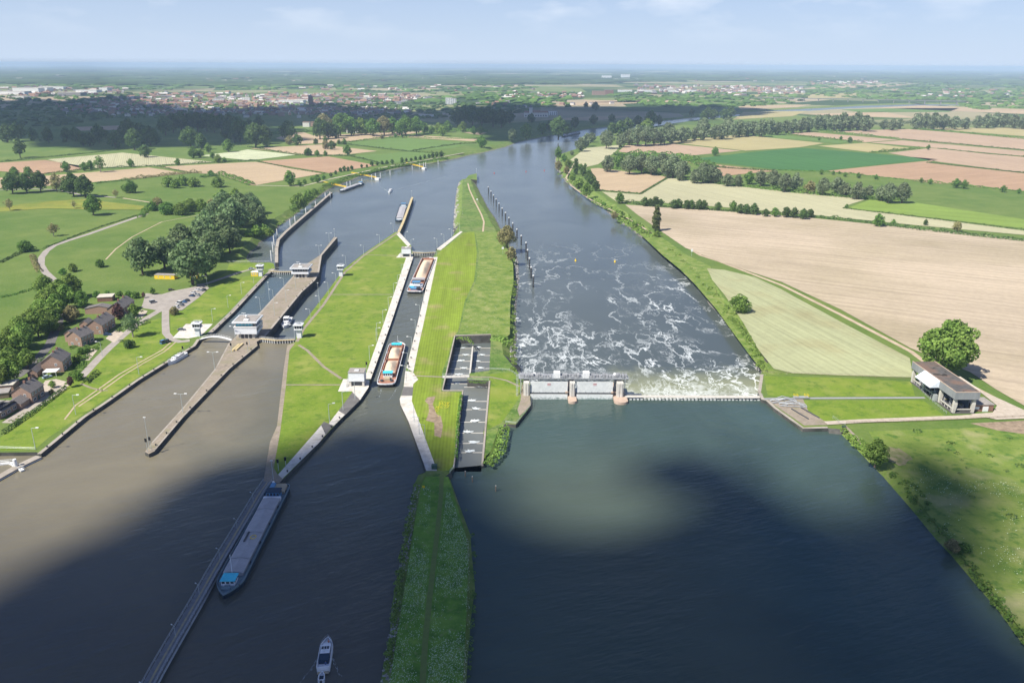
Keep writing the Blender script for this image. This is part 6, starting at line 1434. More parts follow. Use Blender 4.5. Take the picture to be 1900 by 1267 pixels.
# ================================================================ ships and boats
m_hullb = mat('hull_dark_blue', (0.030, 0.045, 0.065), .4, 4, .5, coord='object'); m_hullblk = mat('hull_black', (0.025, 0.025, 0.028), .4, 4, .5, coord='object')
m_hullw = mat('hull_white', (0.74, 0.75, 0.76), .6, 3, .35, coord='object'); m_rust = mat('deck_oxide', [(0.3, (0.28, 0.13, 0.085)), (0.7, (0.42, 0.21, 0.14))], .8, 5, .8, coord='object')
m_decks = mat('deck_slate', [(0.3, (0.13, 0.19, 0.22)), (0.7, (0.20, 0.27, 0.31))], .6, 4, .6, coord='object'); m_deckt = mat('deck_teal', (0.07, 0.13, 0.15), .6, 4, .6, coord='object')
m_hatch = mat('hatch_grey', [(0.3, (0.33, 0.32, 0.33)), (0.7, (0.43, 0.42, 0.43))], .35, 5, .6, coord='object'); m_tan = mat('deck_tan', [(0.3, (0.36, 0.30, 0.20)), (0.7, (0.48, 0.40, 0.28))], .6, 4, .8, coord='object')
m_sand = mat('sand_cargo', [(0.3, (0.58, 0.46, 0.33)), (0.7, (0.70, 0.57, 0.42))], .6, 7, .95, bump=.06, bscale=3, coord='object'); m_cab = mat('cabin_white', (0.78, 0.79, 0.80), .6, 3, .45, coord='object')
m_cyanr = mat('cyan_roof', (0.06, 0.56, 0.72), .6, 3, .5, coord='object'); m_navy = mat('navy_canvas', (0.015, 0.04, 0.075), .6, 3, .6, coord='object'); m_bluer = mat('blue_roof', (0.10, 0.26, 0.45), .6, 3, .5, coord='object')
def hull_pts(L, W, bow=5.0, stern=3.0, blunt=.25, inset=0.0):
    w_ = W/2-inset; pts = []
    for u in (0, .25, .5, .72, .88, 1.0, -.88, -.72, -.5, -.25, -1e-9):     # bow, right to left
        s_ = 1 if (u >= 0 and not (u < 0)) else -1; q = abs(u); x_ = w_*(1-q**1.9)*.97+w_*.03
        pts.append((x_*(s_ if u != 1.0 else 0), L/2-bow+(bow-inset)*q))
    for k in range(7):
        t = math.pi+k/6*math.pi; pts.append((w_*math.copysign(abs(math.cos(t))**.45, math.cos(t)), -L/2+stern-(stern-inset)*abs(math.sin(t))**.7))
    return pts
def ship_base(a, b, W, zw, hull, deck, h, label, name='cargo_barge', cat='barge', bow=5, stern=3, group=None, rim=None):
    """a = photo pixel of the bow at the water, b = of the stern"""
    A, B = P(a[0], a[1], zw), P(b[0], b[1], zw); c = (A+B)/2; L = (A-B).length; rz = math.atan2(A.y-B.y, A.x-B.x)-math.pi/2
    root = empty(name, c, rz, label, cat, group)
    out = hull_pts(L, W, bow, stern); wl = [(x*.92, y*.975) for x, y in out]
    hl = MB(); n = len(out); hl.prism(wl, -1.2, h, top=out); o = hl.build('hull', hull, root)
    MB().prism(hull_pts(L, W, bow, stern, inset=.35), h+.003, h+.06).build('deck', deck, root)
    bw = MB(); ins = hull_pts(L, W, bow, stern, inset=.22)
    for i in range(n):
        j = (i+1) % n; bw.add([(*out[i], h), (*out[j], h), (*ins[j], h), (*ins[i], h), (*out[i], h+.65), (*out[j], h+.65), (*ins[j], h+.65), (*ins[i], h+.65)], [(4,5,6,7),(0,1,5,4),(3,7,6,2)])
    bw.build('bulwark', rim or hull, root)
    return root, L
def cabin(root, x0, x1, y0, y1, z0, z1, wall, roof, nm='wheelhouse', win=True, ov=.25):
    c = MB().box(x0, x1, y0, y1, z0, z1).build(nm, wall, root)
    if win:
        m = MB(); zz0, zz1 = z0+(z1-z0)*.5, z0+(z1-z0)*.88; n = max(2, int((x1-x0)/1.1))
        for k in range(n):
            u0, u1 = x0+(x1-x0)*(k+.15)/n, x0+(x1-x0)*(k+.85)/n
            m.box(u0, u1, y0-.05, y0-.003, zz0, zz1); m.box(u0, u1, y1+.003, y1+.05, zz0, zz1)
        n = max(2, int((y1-y0)/1.1))
        for k in range(n):
            u0, u1 = y0+(y1-y0)*(k+.15)/n, y0+(y1-y0)*(k+.85)/n
            m.box(x0-.05, x0-.003, u0, u1, zz0, zz1); m.box(x1+.003, x1+.05, u0, u1, zz0, zz1)
        m.build('window', m_pane, c)
    MB().box(x0-ov, x1+ov, y0-ov, y1+ov, z1+.003, z1+.18).build('cabin_roof', roof, c)
    return c
def bollards(root, L, W, h, n=5, col=None):
    for s in (-1, 1):
        for k in range(n):
            y = -L/2+5+(L-10)*k/(n-1); x = s*(W/2-.8)
            MB().bar((x, y-.35, h), (x, y-.35, h+.6), .16, 6).bar((x, y+.35, h), (x, y+.35, h+.6), .16, 6).build('bollard', col or m_dsteel, root)
def heap(mb, x0, x1, y0, y1, z0, z1, seed):
    nx, ny = 12, 20; vs = []
    for j in range(ny+1):
        for i in range(nx+1):
            u, v = i/nx, j/ny; x, y = x0+(x1-x0)*u, y0+(y1-y0)*v
            q = min(1, 2.6*min(u, 1-u))**.9*min(1, 3.0*min(v, 1-v))**.9
            vs.append((x, y, z0+(z1-z0)*q*(0.88+.25*noise.noise(Vector((x*.3, y*.3, seed))))))
    mb.add(vs, [(j*(nx+1)+i, j*(nx+1)+i+1, (j+1)*(nx+1)+i+1, (j+1)*(nx+1)+i) for j in range(ny) for i in range(nx)])
def covered(a, b, W, label, zw=LO, hull=None, deck=None, roof=None, big=False):
    root, L = ship_base(a, b, W, zw, hull or m_hullb, deck or m_decks, 1.5, label, rim=m_decks if big else None, bow=8 if big else 6)
    y0, y1 = -L/2+(12 if big else L*.2), L/2-(9.5 if big else L*.12)
    hz_ = MB().box(-W/2+1.1, W/2-1.1, y0, y1, 1.56, 2.7).build('hatch_coaming', m_hatch, root); n = 6 if big else 4
    for k in range(n):
        u0, u1 = y0+(y1-y0)*k/n, y0+(y1-y0)*(k+1)/n-.12; e = .0 if k % 2 else .12
        v = [(-W/2+1.0, u0, 2.75+e), (W/2-1.0, u0, 2.75+e), (W/2-1.0, u1, 2.75+e), (-W/2+1.0, u1, 2.75+e), (0, u0, 3.15+e), (0, u1, 3.15+e)]
        MB().add(v, [(0,4,5,3),(4,1,2,5),(0,1,4),(2,3,5),(3,2,1,0)]).build('hatch_cover', m_hatch, root)
    if big:
        cabin(root, -2.0, 2.0, L/2-8.2, L/2-4.6, 1.56, 3.3, m_cab, m_cyanr, 'bow_cabin')
        MB().bar((0, L/2-9, 2.6), (0, L/2-9, 9.5), .09, 5).build('mast', m_cab, root)
        MB().box(-1.2, 1.2, L/2-3.4, L/2-2.4, 1.56, 2.3).bar((-.8, L/2-4, 2), (.8, L/2-4, 2), .35, 8).build('windlass', m_decks, root)
        MB().box(-W/2+1.0, W/2-1.0, -L/2+10.6, -L/2+11.8, 1.56, 2.9).build('breakwater', m_cab, root)
        cabin(root, -2.3, 2.3, -L/2+6.8, -L/2+10.0, 1.56, 4.0, m_bluer, m_navy, 'wheelhouse')
        MB().prism([(-W/2+.9, -L/2+6.7), (-W/2+1.1, -L/2+1.6), (-2, -L/2+.8), (2, -L/2+.8), (W/2-1.1, -L/2+1.6), (W/2-.9, -L/2+6.7)][::-1], 1.56, 2.6).build('aft_deckhouse', m_tan, root)
        MB().box(1.0, 2.6, -L/2+1.6, -L/2+4.8, 2.603, 3.3).build('aft_boat', m_bluer, root); MB().ball((2.2, -L/2+1.0, 3.2), .5).build('satellite_dome', m_cab, root)
        q = MB(); ring = [(Vector((-.9+.9*math.cos(t_), L*.07+1.1*math.sin(t_), 3.35))) for t_ in [k*.52 for k in range(13)]]
        for p_, q_ in zip(ring, ring[1:]): q.bar(p_, q_, .12, 4)
        q.build('hose_coil', m_yellow, root); MB().box(1.2, 1.7, L*.02, L*.02+5.5, 3.0, 3.35).build('ladder', m_dsteel, root)
        bollards(root, L, W, 1.56, 6)
    else:
        cabin(root, -W*.28, W*.28, -L/2+3, -L/2+7.5, 1.56, 4.2, m_cab, m_bluer, 'wheelhouse'); cabin(root, -W*.22, W*.22, L/2-5.5, L/2-3.2, 1.56, 2.6, m_cab, m_cab, 'bow_cabin', False)
    return root
covered((415, 1113), (521, 906), 8.2, 'long dark blue barge with grey hatch covers and cyan-roofed bow cabin beside the jetty', U, big=True)
covered((740.5, 413), (749.5, 383), 9, 'grey covered barge moored at the centre jetty', LO, m_hullb, m_decks)
covered((632, 357), (672, 342.5), 8, 'long grey covered barge moored at the first yellow gangway', LO, m_hullb, m_decks)
covered((1044, 254.5), (1074, 247.5), 10, 'far covered barge sailing round the river bend', LO, m_hullb, m_decks)
# brown sand barge in the near part of the new lock
root, L = ship_base((739, 640), (716, 720), 9.2, U, m_hullblk, m_rust, 1.7, 'rust-brown barge with two sand heaps and cyan cabin roofs in the new lock', rim=m_hullw, bow=6.5, stern=4)
hold = MB(); y0, y1 = -L/2+12.5, L/2-9.5
for x in (-3.3, 3.3): hold.box(x-.12, x+.12, y0, y1, 1.76, 3.0)
for y in (y0, (y0+y1)/2+.5, y1): hold.box(-3.18, 3.18, y-.12, y+.12, 1.761, 2.95)
hold.build('hold_coaming', m_rust, root)
for k, (u0, u1, zz) in enumerate(((y0+.2, (y0+y1)/2+.2, 4.3), ((y0+y1)/2+.8, y1-.2, 4.6))):
    m = MB(); heap(m, -3.1, 3.1, u0, u1, 1.8, zz, k*7); m.build('sand_heap', m_sand, root, True)
cabin(root, -2.2, 2.2, -L/2+9.2, -L/2+12.0, 1.76, 4.2, m_cab, m_cyanr, 'wheelhouse'); cabin(root, -2.6, 2.6, L/2-8.8, L/2-6.0, 1.76, 3.2, m_cab, m_cyanr, 'bow_cabin')
m = MB(); m.box(-1.4, 1.4, -L/2+5.2, -L/2+8.6, 1.76, 2.8); m.build('aft_deckhouse', m_tan, root)
for x in (-2.4, 2.4): MB().bar((x, -L/2+4.6, 1.8), (x, -L/2+4.6, 2.6), .75, 10).build('winch', m_dsteel, root)
MB().box(-1, 1, L/2-3.4, L/2-2.2, 1.76, 2.6).build('windlass', m_dsteel, root); MB().bar((0, L/2-1.6, 1.8), (0, L/2-1.6, 6), .08, 5).build('mast', m_cab, root)
bollards(root, L, 9.2, 1.76, 5, m_cab)
# big sand barge in the far part
root, L = ship_base((796, 482), (769.5, 546), 11.2, U, m_hullblk, m_rust, 1.7, 'large sand barge with blue and white stern near the far gate of the new lock', rim=m_hullw, bow=6, stern=3)
y0, y1 = -L/2+16, L/2-8; m = MB()
for x in (-4.4, 4.4): m.box(x-.15, x+.15, y0, y1, 1.76, 3.4)
for y in (y0, y0+12, y1): m.box(-4.25, 4.25, y-.15, y+.15, 1.761, 3.35)
m.build('hold_coaming', m_rust, root)
m = MB(); heap(m, -4.1, 4.1, y0+13, y1-.4, 1.8, 5.4, 3); m.build('sand_heap', m_sand, root, True)
m = MB(); heap(m, -4.1, 2.6, y0+.3, y0+8, 1.8, 4.0, 5); m.build('sand_heap', m_sand, root, True)
MB().box(-4.5, 4.5, y0+9, y0+12.4, 3.5, 4.4).build('hatch_cover', m_hatch, root)
cabin(root, -4.3, 4.3, -L/2+9.5, -L/2+15, 1.76, 3.4, m_cab, m_cab, 'aft_deckhouse'); cabin(root, -2.6, 2.6, -L/2+9.8, -L/2+13.6, 3.6, 5.8, m_cab, m_bluer, 'wheelhouse')
cabin(root, -3.2, 3.2, -L/2+4.5, -L/2+8.5, 1.76, 2.7, m_bluer, m_bluer, 'aft_locker', False); cabin(root, -4.4, -1.6, -L/2+8, -L/2+9.4, 1.76, 3, m_bluer, m_cyanr, 'side_locker', False)
MB().box(.8, 3.4, -L/2+2.4, -L/2+6.4, 2.75, 3.5).build('parked_car', m_hullblk, root); MB().bar((-1, L/2-2, 1.8), (2.4, L/2-4, 4.6), .2, 5).build('bow_derrick', m_dsteel, root)
# motor yachts
def yacht(a, b, W, zw, label, canvas=m_navy, fly=False, hull=None, name='motor_yacht', cat='motor yacht'):
    root, L = ship_base(a, b, W, zw, hull or m_hullw, m_cab, 1.2 if L_gt(a, b, zw, 7) else .55, label, name, cat, bow=None or 4.2 if L_gt(a, b, zw, 7) else 1.8, stern=.5)
    if L_gt(a, b, zw, 7):
        cabin(root, -W*.34, W*.34, -L*.12, L*.16, 1.26, 2.3, m_cab, m_cab, 'saloon', True, .05); MB().box(-W*.28, W*.28, L*.17, L*.30, 1.26, 1.65).build('fore_cabin', m_cab, root)
        MB().box(-W*.36, W*.36, -L*.34, -L*.125, 1.26, 2.5).build('canvas_hood', canvas, root)
        if fly: cabin(root, -W*.30, W*.30, -L*.16, L*.06, 2.5, 4.2, m_cab, m_cab, 'flybridge', True, .1)
        m = MB(); o = hull_pts(L, W, 4.2, .5, inset=.15)
        for i in range(11): m.bar((*o[i], 1.8), (*o[i], 2.5), .035, 4); (m.bar((*o[i-1], 2.5), (*o[i], 2.5), .035, 4) if i else None)
        m.build('bow_rail', m_steel, root); m = MB()
        for k in range(3): m.box(-W*.3+k*W*.2, -W*.3+k*W*.2+W*.16, L*.015, L*.10, 2.485, 2.55) if not fly else m.box(-W*.26+k*W*.18, -W*.26+k*W*.18+W*.14, L*.07, L*.075, 2.9, 3.9)
        m.build('roof_window', m_pane, root); MB().bar((0, -L*.1, 2.4), (0, -L*.1, 5.2 if fly else 3.9), .05, 4).build('mast', m_cab, root)
        MB().box(-W*.42, W*.42, -L/2-.7, -L/2+.1, .25, .45).build('swim_platform', m_tan, root)
    else:
        MB().box(-W*.28, W*.28, -L*.3, L*.1, .6, .85).build('seat', m_navy, root); MB().box(-.25, .25, -L/2-.35, -L/2+.2, .2, 1.1).build('outboard_motor', m_dsteel, root)
    return root
def L_gt(a, b, zw, v): return (P(a[0], a[1], zw)-P(b[0], b[1], zw)).length > v
yc = yacht((609.5, 1190), (600, 1248), 3.5, U, 'white motor yacht with a dark blue hood sailing at the bottom of the picture')
yacht((598.5, 1251), (596, 1268), 1.7, U, 'small white dinghy towed behind the motor yacht', name='dinghy', cat='dinghy')
yacht((527, 610), (536.5, 593.5), 5.0, LO, 'tall white motor cruiser with two rows of windows in the middle lock', m_cab, True)
yacht((312, 678), (344, 659), 3.7, U, 'white cabin cruiser moored at the left quay', m_hatch)
yacht((722.5, 358.5), (725.5, 353), 3.4, LO, 'small white motorboat trailing a wake in the harbour', m_hatch)
def person(par, loc, rz, shirt, label, sit=True):
    """one skinned body"""
    me = bpy.data.meshes.new('person'); bm = bmesh.new(); k = [
     ((0,0,.45),.15,None),((0,-.02,.72),.14,0),((0,0,.95),.16,1),((0,.01,1.08),.07,2),((0,.02,1.24),.105,3),((.20,0,.95),.06,2),((.27,.08,.72),.05,5),((.20,.28,.62),.04,6),((-.20,0,.95),.06,2),((-.27,.08,.72),.05,8),((-.20,.28,.62),.04,9),
     ((.10,.02,.42),.09,0),((.13,.42,.45),.075,11),((.13,.46,.08),.05,12),((.13,.60,.04),.045,13),((-.10,.02,.42),.09,0),((-.13,.42,.45),.075,15),((-.13,.46,.08),.05,16),((-.13,.60,.04),.045,17)]
    vs = [bm.verts.new(p) for p, r_, q in k]
    for i, (p, r_, q) in enumerate(k):
        if q is not None: bm.edges.new((vs[i], vs[q]))
    bm.to_mesh(me); bm.free(); o = bpy.data.objects.new('person', me); COL.objects.link(o)
    s_ = o.modifiers.new('skin', 'SKIN')
    for i, (p, r_, q) in enumerate(k): me.skin_vertices[0].data[i].radius = (r_, r_); me.skin_vertices[0].data[i].use_root = (i == 0)
    o.modifiers.new('sub', 'SUBSURF').levels = 1; me.materials.append(shirt); o.location = loc; o.rotation_euler = (0, 0, rz)
    h = MB().ball((0, .0, 1.30), .115, 8, 5).build('hair', m_wood, o)
    return tag(o, label, 'person')
m_skinp = mat('shirt_orange', (0.60, 0.24, 0.14), 3, 2, .8, coord='object'); m_shirtb = mat('shirt_blue', (0.10, 0.16, 0.30), 3, 2, .8, coord='object')
def on(o, x, y, z): return Vector(o.location)+Matrix.Rotation(o.rotation_euler.z, 3, 'Z') @ Vector((x, y, z))
person(None, on(yc, .35, 4.0, 1.0), yc.rotation_euler.z, m_skinp, 'person in orange sitting on the foredeck of the near motor yacht')
person(None, on(yc, .5, -4.4, 1.0), yc.rotation_euler.z, m_shirtb, 'person in blue sitting at the stern of the near motor yacht')
# ================================================================ jetties
def jetty(pts, w_, zt, label, deckm, sidem, zb=-7, rails=True, strip_=None, name='jetty', joints=0, solid=True):
    q = [P(x, y, zt) for x, y in pts]; o0 = Vector((q[0].x, q[0].y, 0)); q = [p-o0 for p in q]; n = len(q); root = empty(name, o0, 0, label, 'jetty'); Lf = []; Rt = []
    for i in range(n):
        t = (q[min(n-1, i+1)]-q[max(0, i-1)]).normalized(); nr = Vector((-t.y, t.x, 0)); Lf.append(q[i]+nr*w_/2); Rt.append(q[i]-nr*w_/2)
    m = MB()
    for i in range(n-1):
        v = [Lf[i], Rt[i], Rt[i+1], Lf[i+1]]; th = .5
        m.add([(p.x, p.y, zt-th) for p in v]+[(p.x, p.y, zt) for p in v], [(0,1,2,3)[::-1], (4,5,6,7), (0,1,5,4), (1,2,6,5), (2,3,7,6), (3,0,4,7)])
    m.build('deck', deckm, root)
    if solid:
        m = MB()
        for i in range(n-1):
            v = [Lf[i].lerp(Rt[i], .04), Rt[i].lerp(Lf[i], .04), Rt[i+1].lerp(Lf[i+1], .04), Lf[i+1].lerp(Rt[i+1], .04)]
            m.add([(p.x, p.y, zb) for p in v]+[(p.x, p.y, zt-.503) for p in v], [(3,2,1,0), (4,5,6,7), (0,1,5,4), (1,2,6,5), (2,3,7,6), (3,0,4,7)])
        m.build('wall', sidem, root)
    else:
        for i in range(n-1):
            l_ = (q[i+1]-q[i]).length; k = max(1, int(l_/16))
            for j in range(k):
                c = q[i].lerp(q[i+1], j/k); tt = (q[i+1]-q[i]).normalized(); nr = Vector((-tt.y, tt.x, 0)); mm = MB()
                for s in (-1, 1): mm.bar(c+nr*s*w_*.42+Vector((0, 0, zb-zt)), c+nr*s*w_*.42+Vector((0, 0, -.5)), .32, 7)
                mm.build('pile', sidem, root)
        for S, nm in ((Lf, 'left'), (Rt, 'right')):
            m = MB()
            for i in range(n-1):
                for dz in (-.8, -1.15, -1.5): m.bar(S[i]+Vector((0, 0, dz)), S[i+1]+Vector((0, 0, dz)), .1, 4)
            m.build('fender_rail', m_steel, root)
    if rails:
        for S in (Lf, Rt):
            m = MB(); m.rail([tuple(p) for p in S], 1.1, .06, 3); m.build('railing', m_steel, root)
    if strip_:
        m = MB()
        for i in range(n-1):
            v = [Lf[i].lerp(Rt[i], .42), Lf[i].lerp(Rt[i], .60), Lf[i+1].lerp(Rt[i+1], .60), Lf[i+1].lerp(Rt[i+1], .42)]
            m.add([(p.x, p.y, zt+.004) for p in v], [(0,1,2,3)])
        m.build('worn_strip', strip_, root)
    return root
m_jdeck = mat('jetty_deck', [(0.3, (0.13, 0.135, 0.145)), (0.7, (0.21, 0.215, 0.23))], .7, 5, .8, coord='object'); m_ochre = mat('moss_ochre', [(0.35, (0.27, 0.25, 0.21)), (0.65, (0.42, 0.35, 0.19))], .8, 6, .95, coord='object')
jetty([(497,893),(482,914),(462,948),(438,988),(414,1028),(393,1064),(366,1112),(342,1153),(318,1194),(290,1243),(262,1296),(240,1340)], 3.2, 1.7, 'long grey guide jetty with railings running to the bottom edge', m_jdeck, m_dsteel, strip_=m_ochre, solid=False)
jetty([(513,487),(513,462),(516,445),(530,430),(552,411),(584,384),(615,357)], 2.6, .6, 'long concrete mooring wall in the upper left harbour', m_conc, m_wall, rails=False)
jetty([(739,432),(748,412),(757,388),(765,366)], 2.4, 1.4, 'straight guide jetty beyond the lock island', m_walkway, m_wall, rails=False)
jetty([(-40,905),(0,883),(30,866),(72,846)], 3.2, .9, 'low white-edged guide wall at the lower left corner', m_conc, m_hullw, rails=False)
jetty([(-30,862),(20,858),(42,872)], 1.4, .6, 'white steel pier behind the lower left guide wall', m_frame, m_frame, rails=True, solid=False)
o = MB().bar((0, 0, -2), (0, 0, 3.8), .65, 12).build('mooring_post', m_frame); o.location = P(30, 868, 0); tag(o, 'thick white mooring post in the lower left corner', 'mooring post')
# yellow gangways to the moorings
def gangway(a, b, label):
    A, B = P(*a), P(*b, 0); L_ = (B-A).length; root = empty('gangway', A, math.atan2(B.y-A.y, B.x-A.x), label, 'gangway', 'yellow gangways of the upper harbour'); dz = -2.2
    for s in (-1, 1):
        m = MB()
        for k in range(14):
            p, q = Vector((L_*k/14, s*.9, dz*k/14)), Vector((L_*(k+1)/14, s*.9, dz*(k+1)/14)); up = Vector((0, 0, 1.1))
            m.bar(p, q, .15, 4); m.bar(p+up, q+up, .13, 4); m.bar(p, q+up, .12, 4)
        m.build('side_truss', m_yellow, root)
    MB().add([(0, -.8, .1), (0, .8, .1), (L_, .8, dz+.1), (L_, -.8, dz+.1)], [(0, 3, 2, 1)]).build('deck', m_yellow, root)
    MB().box(L_-1, L_+7, -2, 2, -5.5, dz-.2).build('pontoon', m_frame, root)
gangway((599,338.5), (642,346.5), 'nearest yellow gangway, beside the long moored barge'); gangway((652,321), (698,329), 'middle yellow gangway on the left harbour bank'); gangway((754,303), (785,310), 'farthest yellow gangway on the left harbour bank')
def pole(px, zb, h, r_, m_, label, name='mooring_pile', cat='mooring pile', group=None, capm=None, cap=.12):
    p = P(px[0], px[1], zb); root = empty(name, p, 0, label, cat, group); MB().bar((0,0,-4),(0,0,h*(1-cap)),r_,8).build('shaft', m_, root); MB().bar((0,0,h*(1-cap)+.003),(0,0,h),r_*1.05,8).build('cap', capm or m_frame, root); return root
for i,(x,y) in enumerate([(504,484),(507,468),(509,455),(515,442),(539,421),(548,415),(568,399),(586,386),(604,370),(613,368)]): pole((x,y), LO, 8.5 if i<4 else 7.5, .5, m_frame, f'tall white mooring pile, {ordw(i)} from the near end of the harbour wall', group='white mooring piles of the harbour')
for i,(x,y) in enumerate([(644,347),(650,345),(672,341),(690,333),(697,330),(706,330),(724,325),(765,315),(779,311),(786,310),(790,309),(813,305)]): pole((x,y), LO, 6.5, .45, m_frame, f'short white pile, {ordw(i)} from the left along the yellow gangways', group='white piles by the gangways')
m_blk = mat('pile_black', (0.03, 0.03, 0.032), 1, 4, .6, coord='object')
tx = [139,164,189,215,243,274,306,340,377,418,460,507,522,540,557,578]; ty = [140,182,220,258,300,347,390,440,492,552,615,682,753,833,920,1003]
for i,(x,y) in enumerate(zip(tx,ty)):
    X_, yt = 880+x/5.28, 320+y/5.28; yb = yt
    for _ in range(5): yb = yt+9.0*sc_at(yb+4)*.95
    root = empty('mooring_pile', P(X_, yb, LO), 0, f'black pile with white cap in the river, {ordw(i)} from the far end', 'mooring pile', 'black piles in the river beside the island')
    MB().bar((0,0,-4),(0,0,8.0),.62,8).build('shaft', m_blk, root); MB().bar((0,0,8.003),(0,0,9.0),.66,8).build('cap', m_frame, root)
    m = MB()
    for k in range(5): m.box(-.12,.12,-.70,-.60,1.5+k*1.35,1.75+k*1.35)
    m.build('ladder_mark', m_frame, root)
for i,(x,y) in enumerate([(863.5,884),(876.5,894),(920,911)]): pole((x,y), U, 2.4, .22, m_wood, f'weathered wooden post in the water, {["left","middle","right"][i]} of three', 'wooden_post', 'post', 'wooden posts near the fish ladder', m_concl, .1)
for i,(x,y,mm,nm) in enumerate([(917,322,m_red,'left'),(976,319,m_red,'middle'),(1010,317,m_red,'right'),(1068,484,m_yellow,'left'),(1141,486,m_yellow,'right')]):
    root = empty('buoy', P(x,y,LO), 0, f'{nm} {"orange" if mm is m_red else "yellow"} buoy on the '+('far river' if i < 3 else 'weir pool'), 'buoy'); MB().bar((0,0,-.5),(0,0,.9),1.0,8,.6).build('float', mm, root); MB().bar((0,0,.9),(0,0,2.2),.25,6,.1).build('top_mark', mm, root)
# ================================================================ lamps
m_lampg = mat('lamp_post', (0.46, 0.50, 0.48), 2, 3, .5, coord='object')
def lamp_proto(double=False, h=8.0):
    root = empty('street_lamp', (0,0,-500)); tag(root, 'lamp', 'street lamp'); MB().bar((0,0,-.1),(0,0,h),.13,6,.09).build('pole', m_lampg, root)
    for s in ((-1, 1) if double else (1,)):
        MB().bar((0,0,h),(s*1.7,0,h+.25),.07,5).build('arm', m_lampg, root); MB().box(min(s*1.6,s*2.6),max(s*1.6,s*2.6),-.22,.22,h+.12,h+.42).build('lamp_head', m_frame, root)
    return Proto(root)
LP1, LP2 = lamp_proto(), lamp_proto(True)
def lamps(pts, rz, place, group, z=G, double=False, sc=1.0):
    for i,(x,y) in enumerate(pts): (LP2 if double else LP1).put(P(x,y,z), rz, sc, f'grey street lamp, {ordw(i)} from the near end {place}', group)
lamps([(66,833),(140.7,769),(258,695)], 0, 'of the left bank lawn', 'lamps on the left bank lawn', sc=1.15)
lamps([(394.8,597),(423.5,571),(448.6,546),(471,526)], 0, 'along the left lock', 'lamps along the left lock')
lamps([(339.6,765),(398.4,684)], 0, 'of the long pier', 'double lamps on the lock pier', double=True, sc=1.1)
lamps([(437,631),(483.5,575),(507.7,559.5),(527.5,537)], math.pi, 'along the left edge of the lock pier', 'lamps on the left edge of the lock pier')
lamps([(509.5,585.5),(531,560.4),(549,537)], 0, 'along the right side of the lock pier', 'lamps on the right side of the lock pier')
lamps([(592.5,473.8),(611,450)], 0, 'on the narrow far pier', 'double lamps on the far pier', double=True)
lamps([(547,628),(576.5,597.5),(594,572),(609.5,545.5),(624,527.6),(642,493.5),(675,473.8),(704.8,453),(730,431)], math.pi, 'along the left edge of the island', 'lamps along the left edge of the lock island')
lamps([(611.7,784.6),(636.8,761),(659,740)], .3, 'of the entrance quay', 'lamps on the entrance quay', sc=1.1)
lamps([(686,668),(698.5,634),(699.7,624),(711,599),(721,574),(730.7,547),(738,531),(745,511)], 0, 'along the left wall of the new lock', 'lamps along the left wall of the new lock')
lamps([(754,707),(757,682),(764,651),(771,618),(779,589),(786,564)], math.pi, 'along the right wall of the new lock', 'lamps along the right wall of the new lock')
lamps([(789,821),(778,806),(768.5,783)], math.pi, 'on the right entrance quay', 'lamps on the right entrance quay')
lamps([(763,462),(752,447),(742,436)], 0, 'on the left arm beyond the far gate', 'lamps on the left arm of the far gate'); lamps([(811,460),(824,452),(838,442),(853,431)], math.pi, 'on the right arm beyond the far gate', 'lamps on the right arm of the far gate')
lamps([(268,1290),(326,1181),(370,1103),(408,1037),(440,981),(470,931)], math.pi-.5, 'of the long guide jetty', 'lamps along the guide jetty', 1.7, sc=.45)
lamps([(385,533)], math.pi, 'of the car park', None); lamps([(190,661)], math.pi, 'of the house lane', None)
scrub([LP1, LP2])
# signals, masts, signs
m_sigb = mat('signal_black', (0.02, 0.02, 0.02), 2, 2, .6, coord='object')
def signal(px, h, label, rz=0):
    root = empty('signal_post', P(*px), rz, label, 'signal', 'ship signals'); MB().bar((0,0,-.1),(0,0,h),.1,6).build('post', m_lampg, root); MB().box(-.4,.4,-.35,-.1,h-1.5,h).build('signal_board', m_sigb, root); return root
for px,h,lb in [((274,838),6,'left signal on the tip of the long pier'),((281,835),6,'right signal on the tip of the long pier'),((430,654),5.5,'signal on the left of the pier below the control building'),((460,652),5.5,'signal on the right of the pier below the control building'),
                ((681,690),5.5,'signal beside the white machine house'),((758,690),5.5,'signal on the right wall of the new lock'),((763,475),6,'left signal at the far gate'),((810,475),6,'right signal at the far gate'),((517,873),5,'left signal on the near tip of the lock island'),((531,869),5,'right signal on the near tip of the lock island'),((341,660),5.5,'signal by the white cabin cruiser on the left quay')]: signal(px,h,lb)
def mast(px, h, label, z=G, dish=False):
    root = empty('mast', P(*px, z), 0, label, 'mast'); MB().bar((0,0,-.1),(0,0,h),.12,6,.07).build('pole', m_lampg, root); MB().box(-.5,.5,-.1,.1,h-.3,h).build('top_box', m_frame, root)
mast((277,832),14,'thin tall mast on the tip of the long pier'); mast((500,556),12,'tall thin mast on the left edge of the lock pier'); mast((592,560),13,'tall thin mast beside the middle lock'); mast((621,441),8,'beacon on the far tip of the narrow pier'); mast((764,367),8,'white beacon at the far end of the guide jetty',1.4); mast((884,325),9,'beacon on the tip of the weir island')
mast((463,640),7,'white flag pole in front of the control building'); mast((507,889),8,'portal sign post at the start of the guide jetty')
def board(px, w_, h, label, z0=2.4, mm=None):
    root = empty('sign_board', P(*px), 0, label, 'sign'); MB().bar((0,0,-.1),(0,0,z0+h*.5),.08,5).build('post', m_lampg, root); MB().box(-w_/2,w_/2,-.14,-.06,z0,z0+h).build('panel', mm or m_frame, root)
board((933,472),1.8,1.6,'white square sign on a post beside the shore willow',4.5); board((885.5,378),1.6,1.6,'white sign on a post on the far headland',4); board((1283,476),1.6,2.2,'white sign post on the right river bank',4)
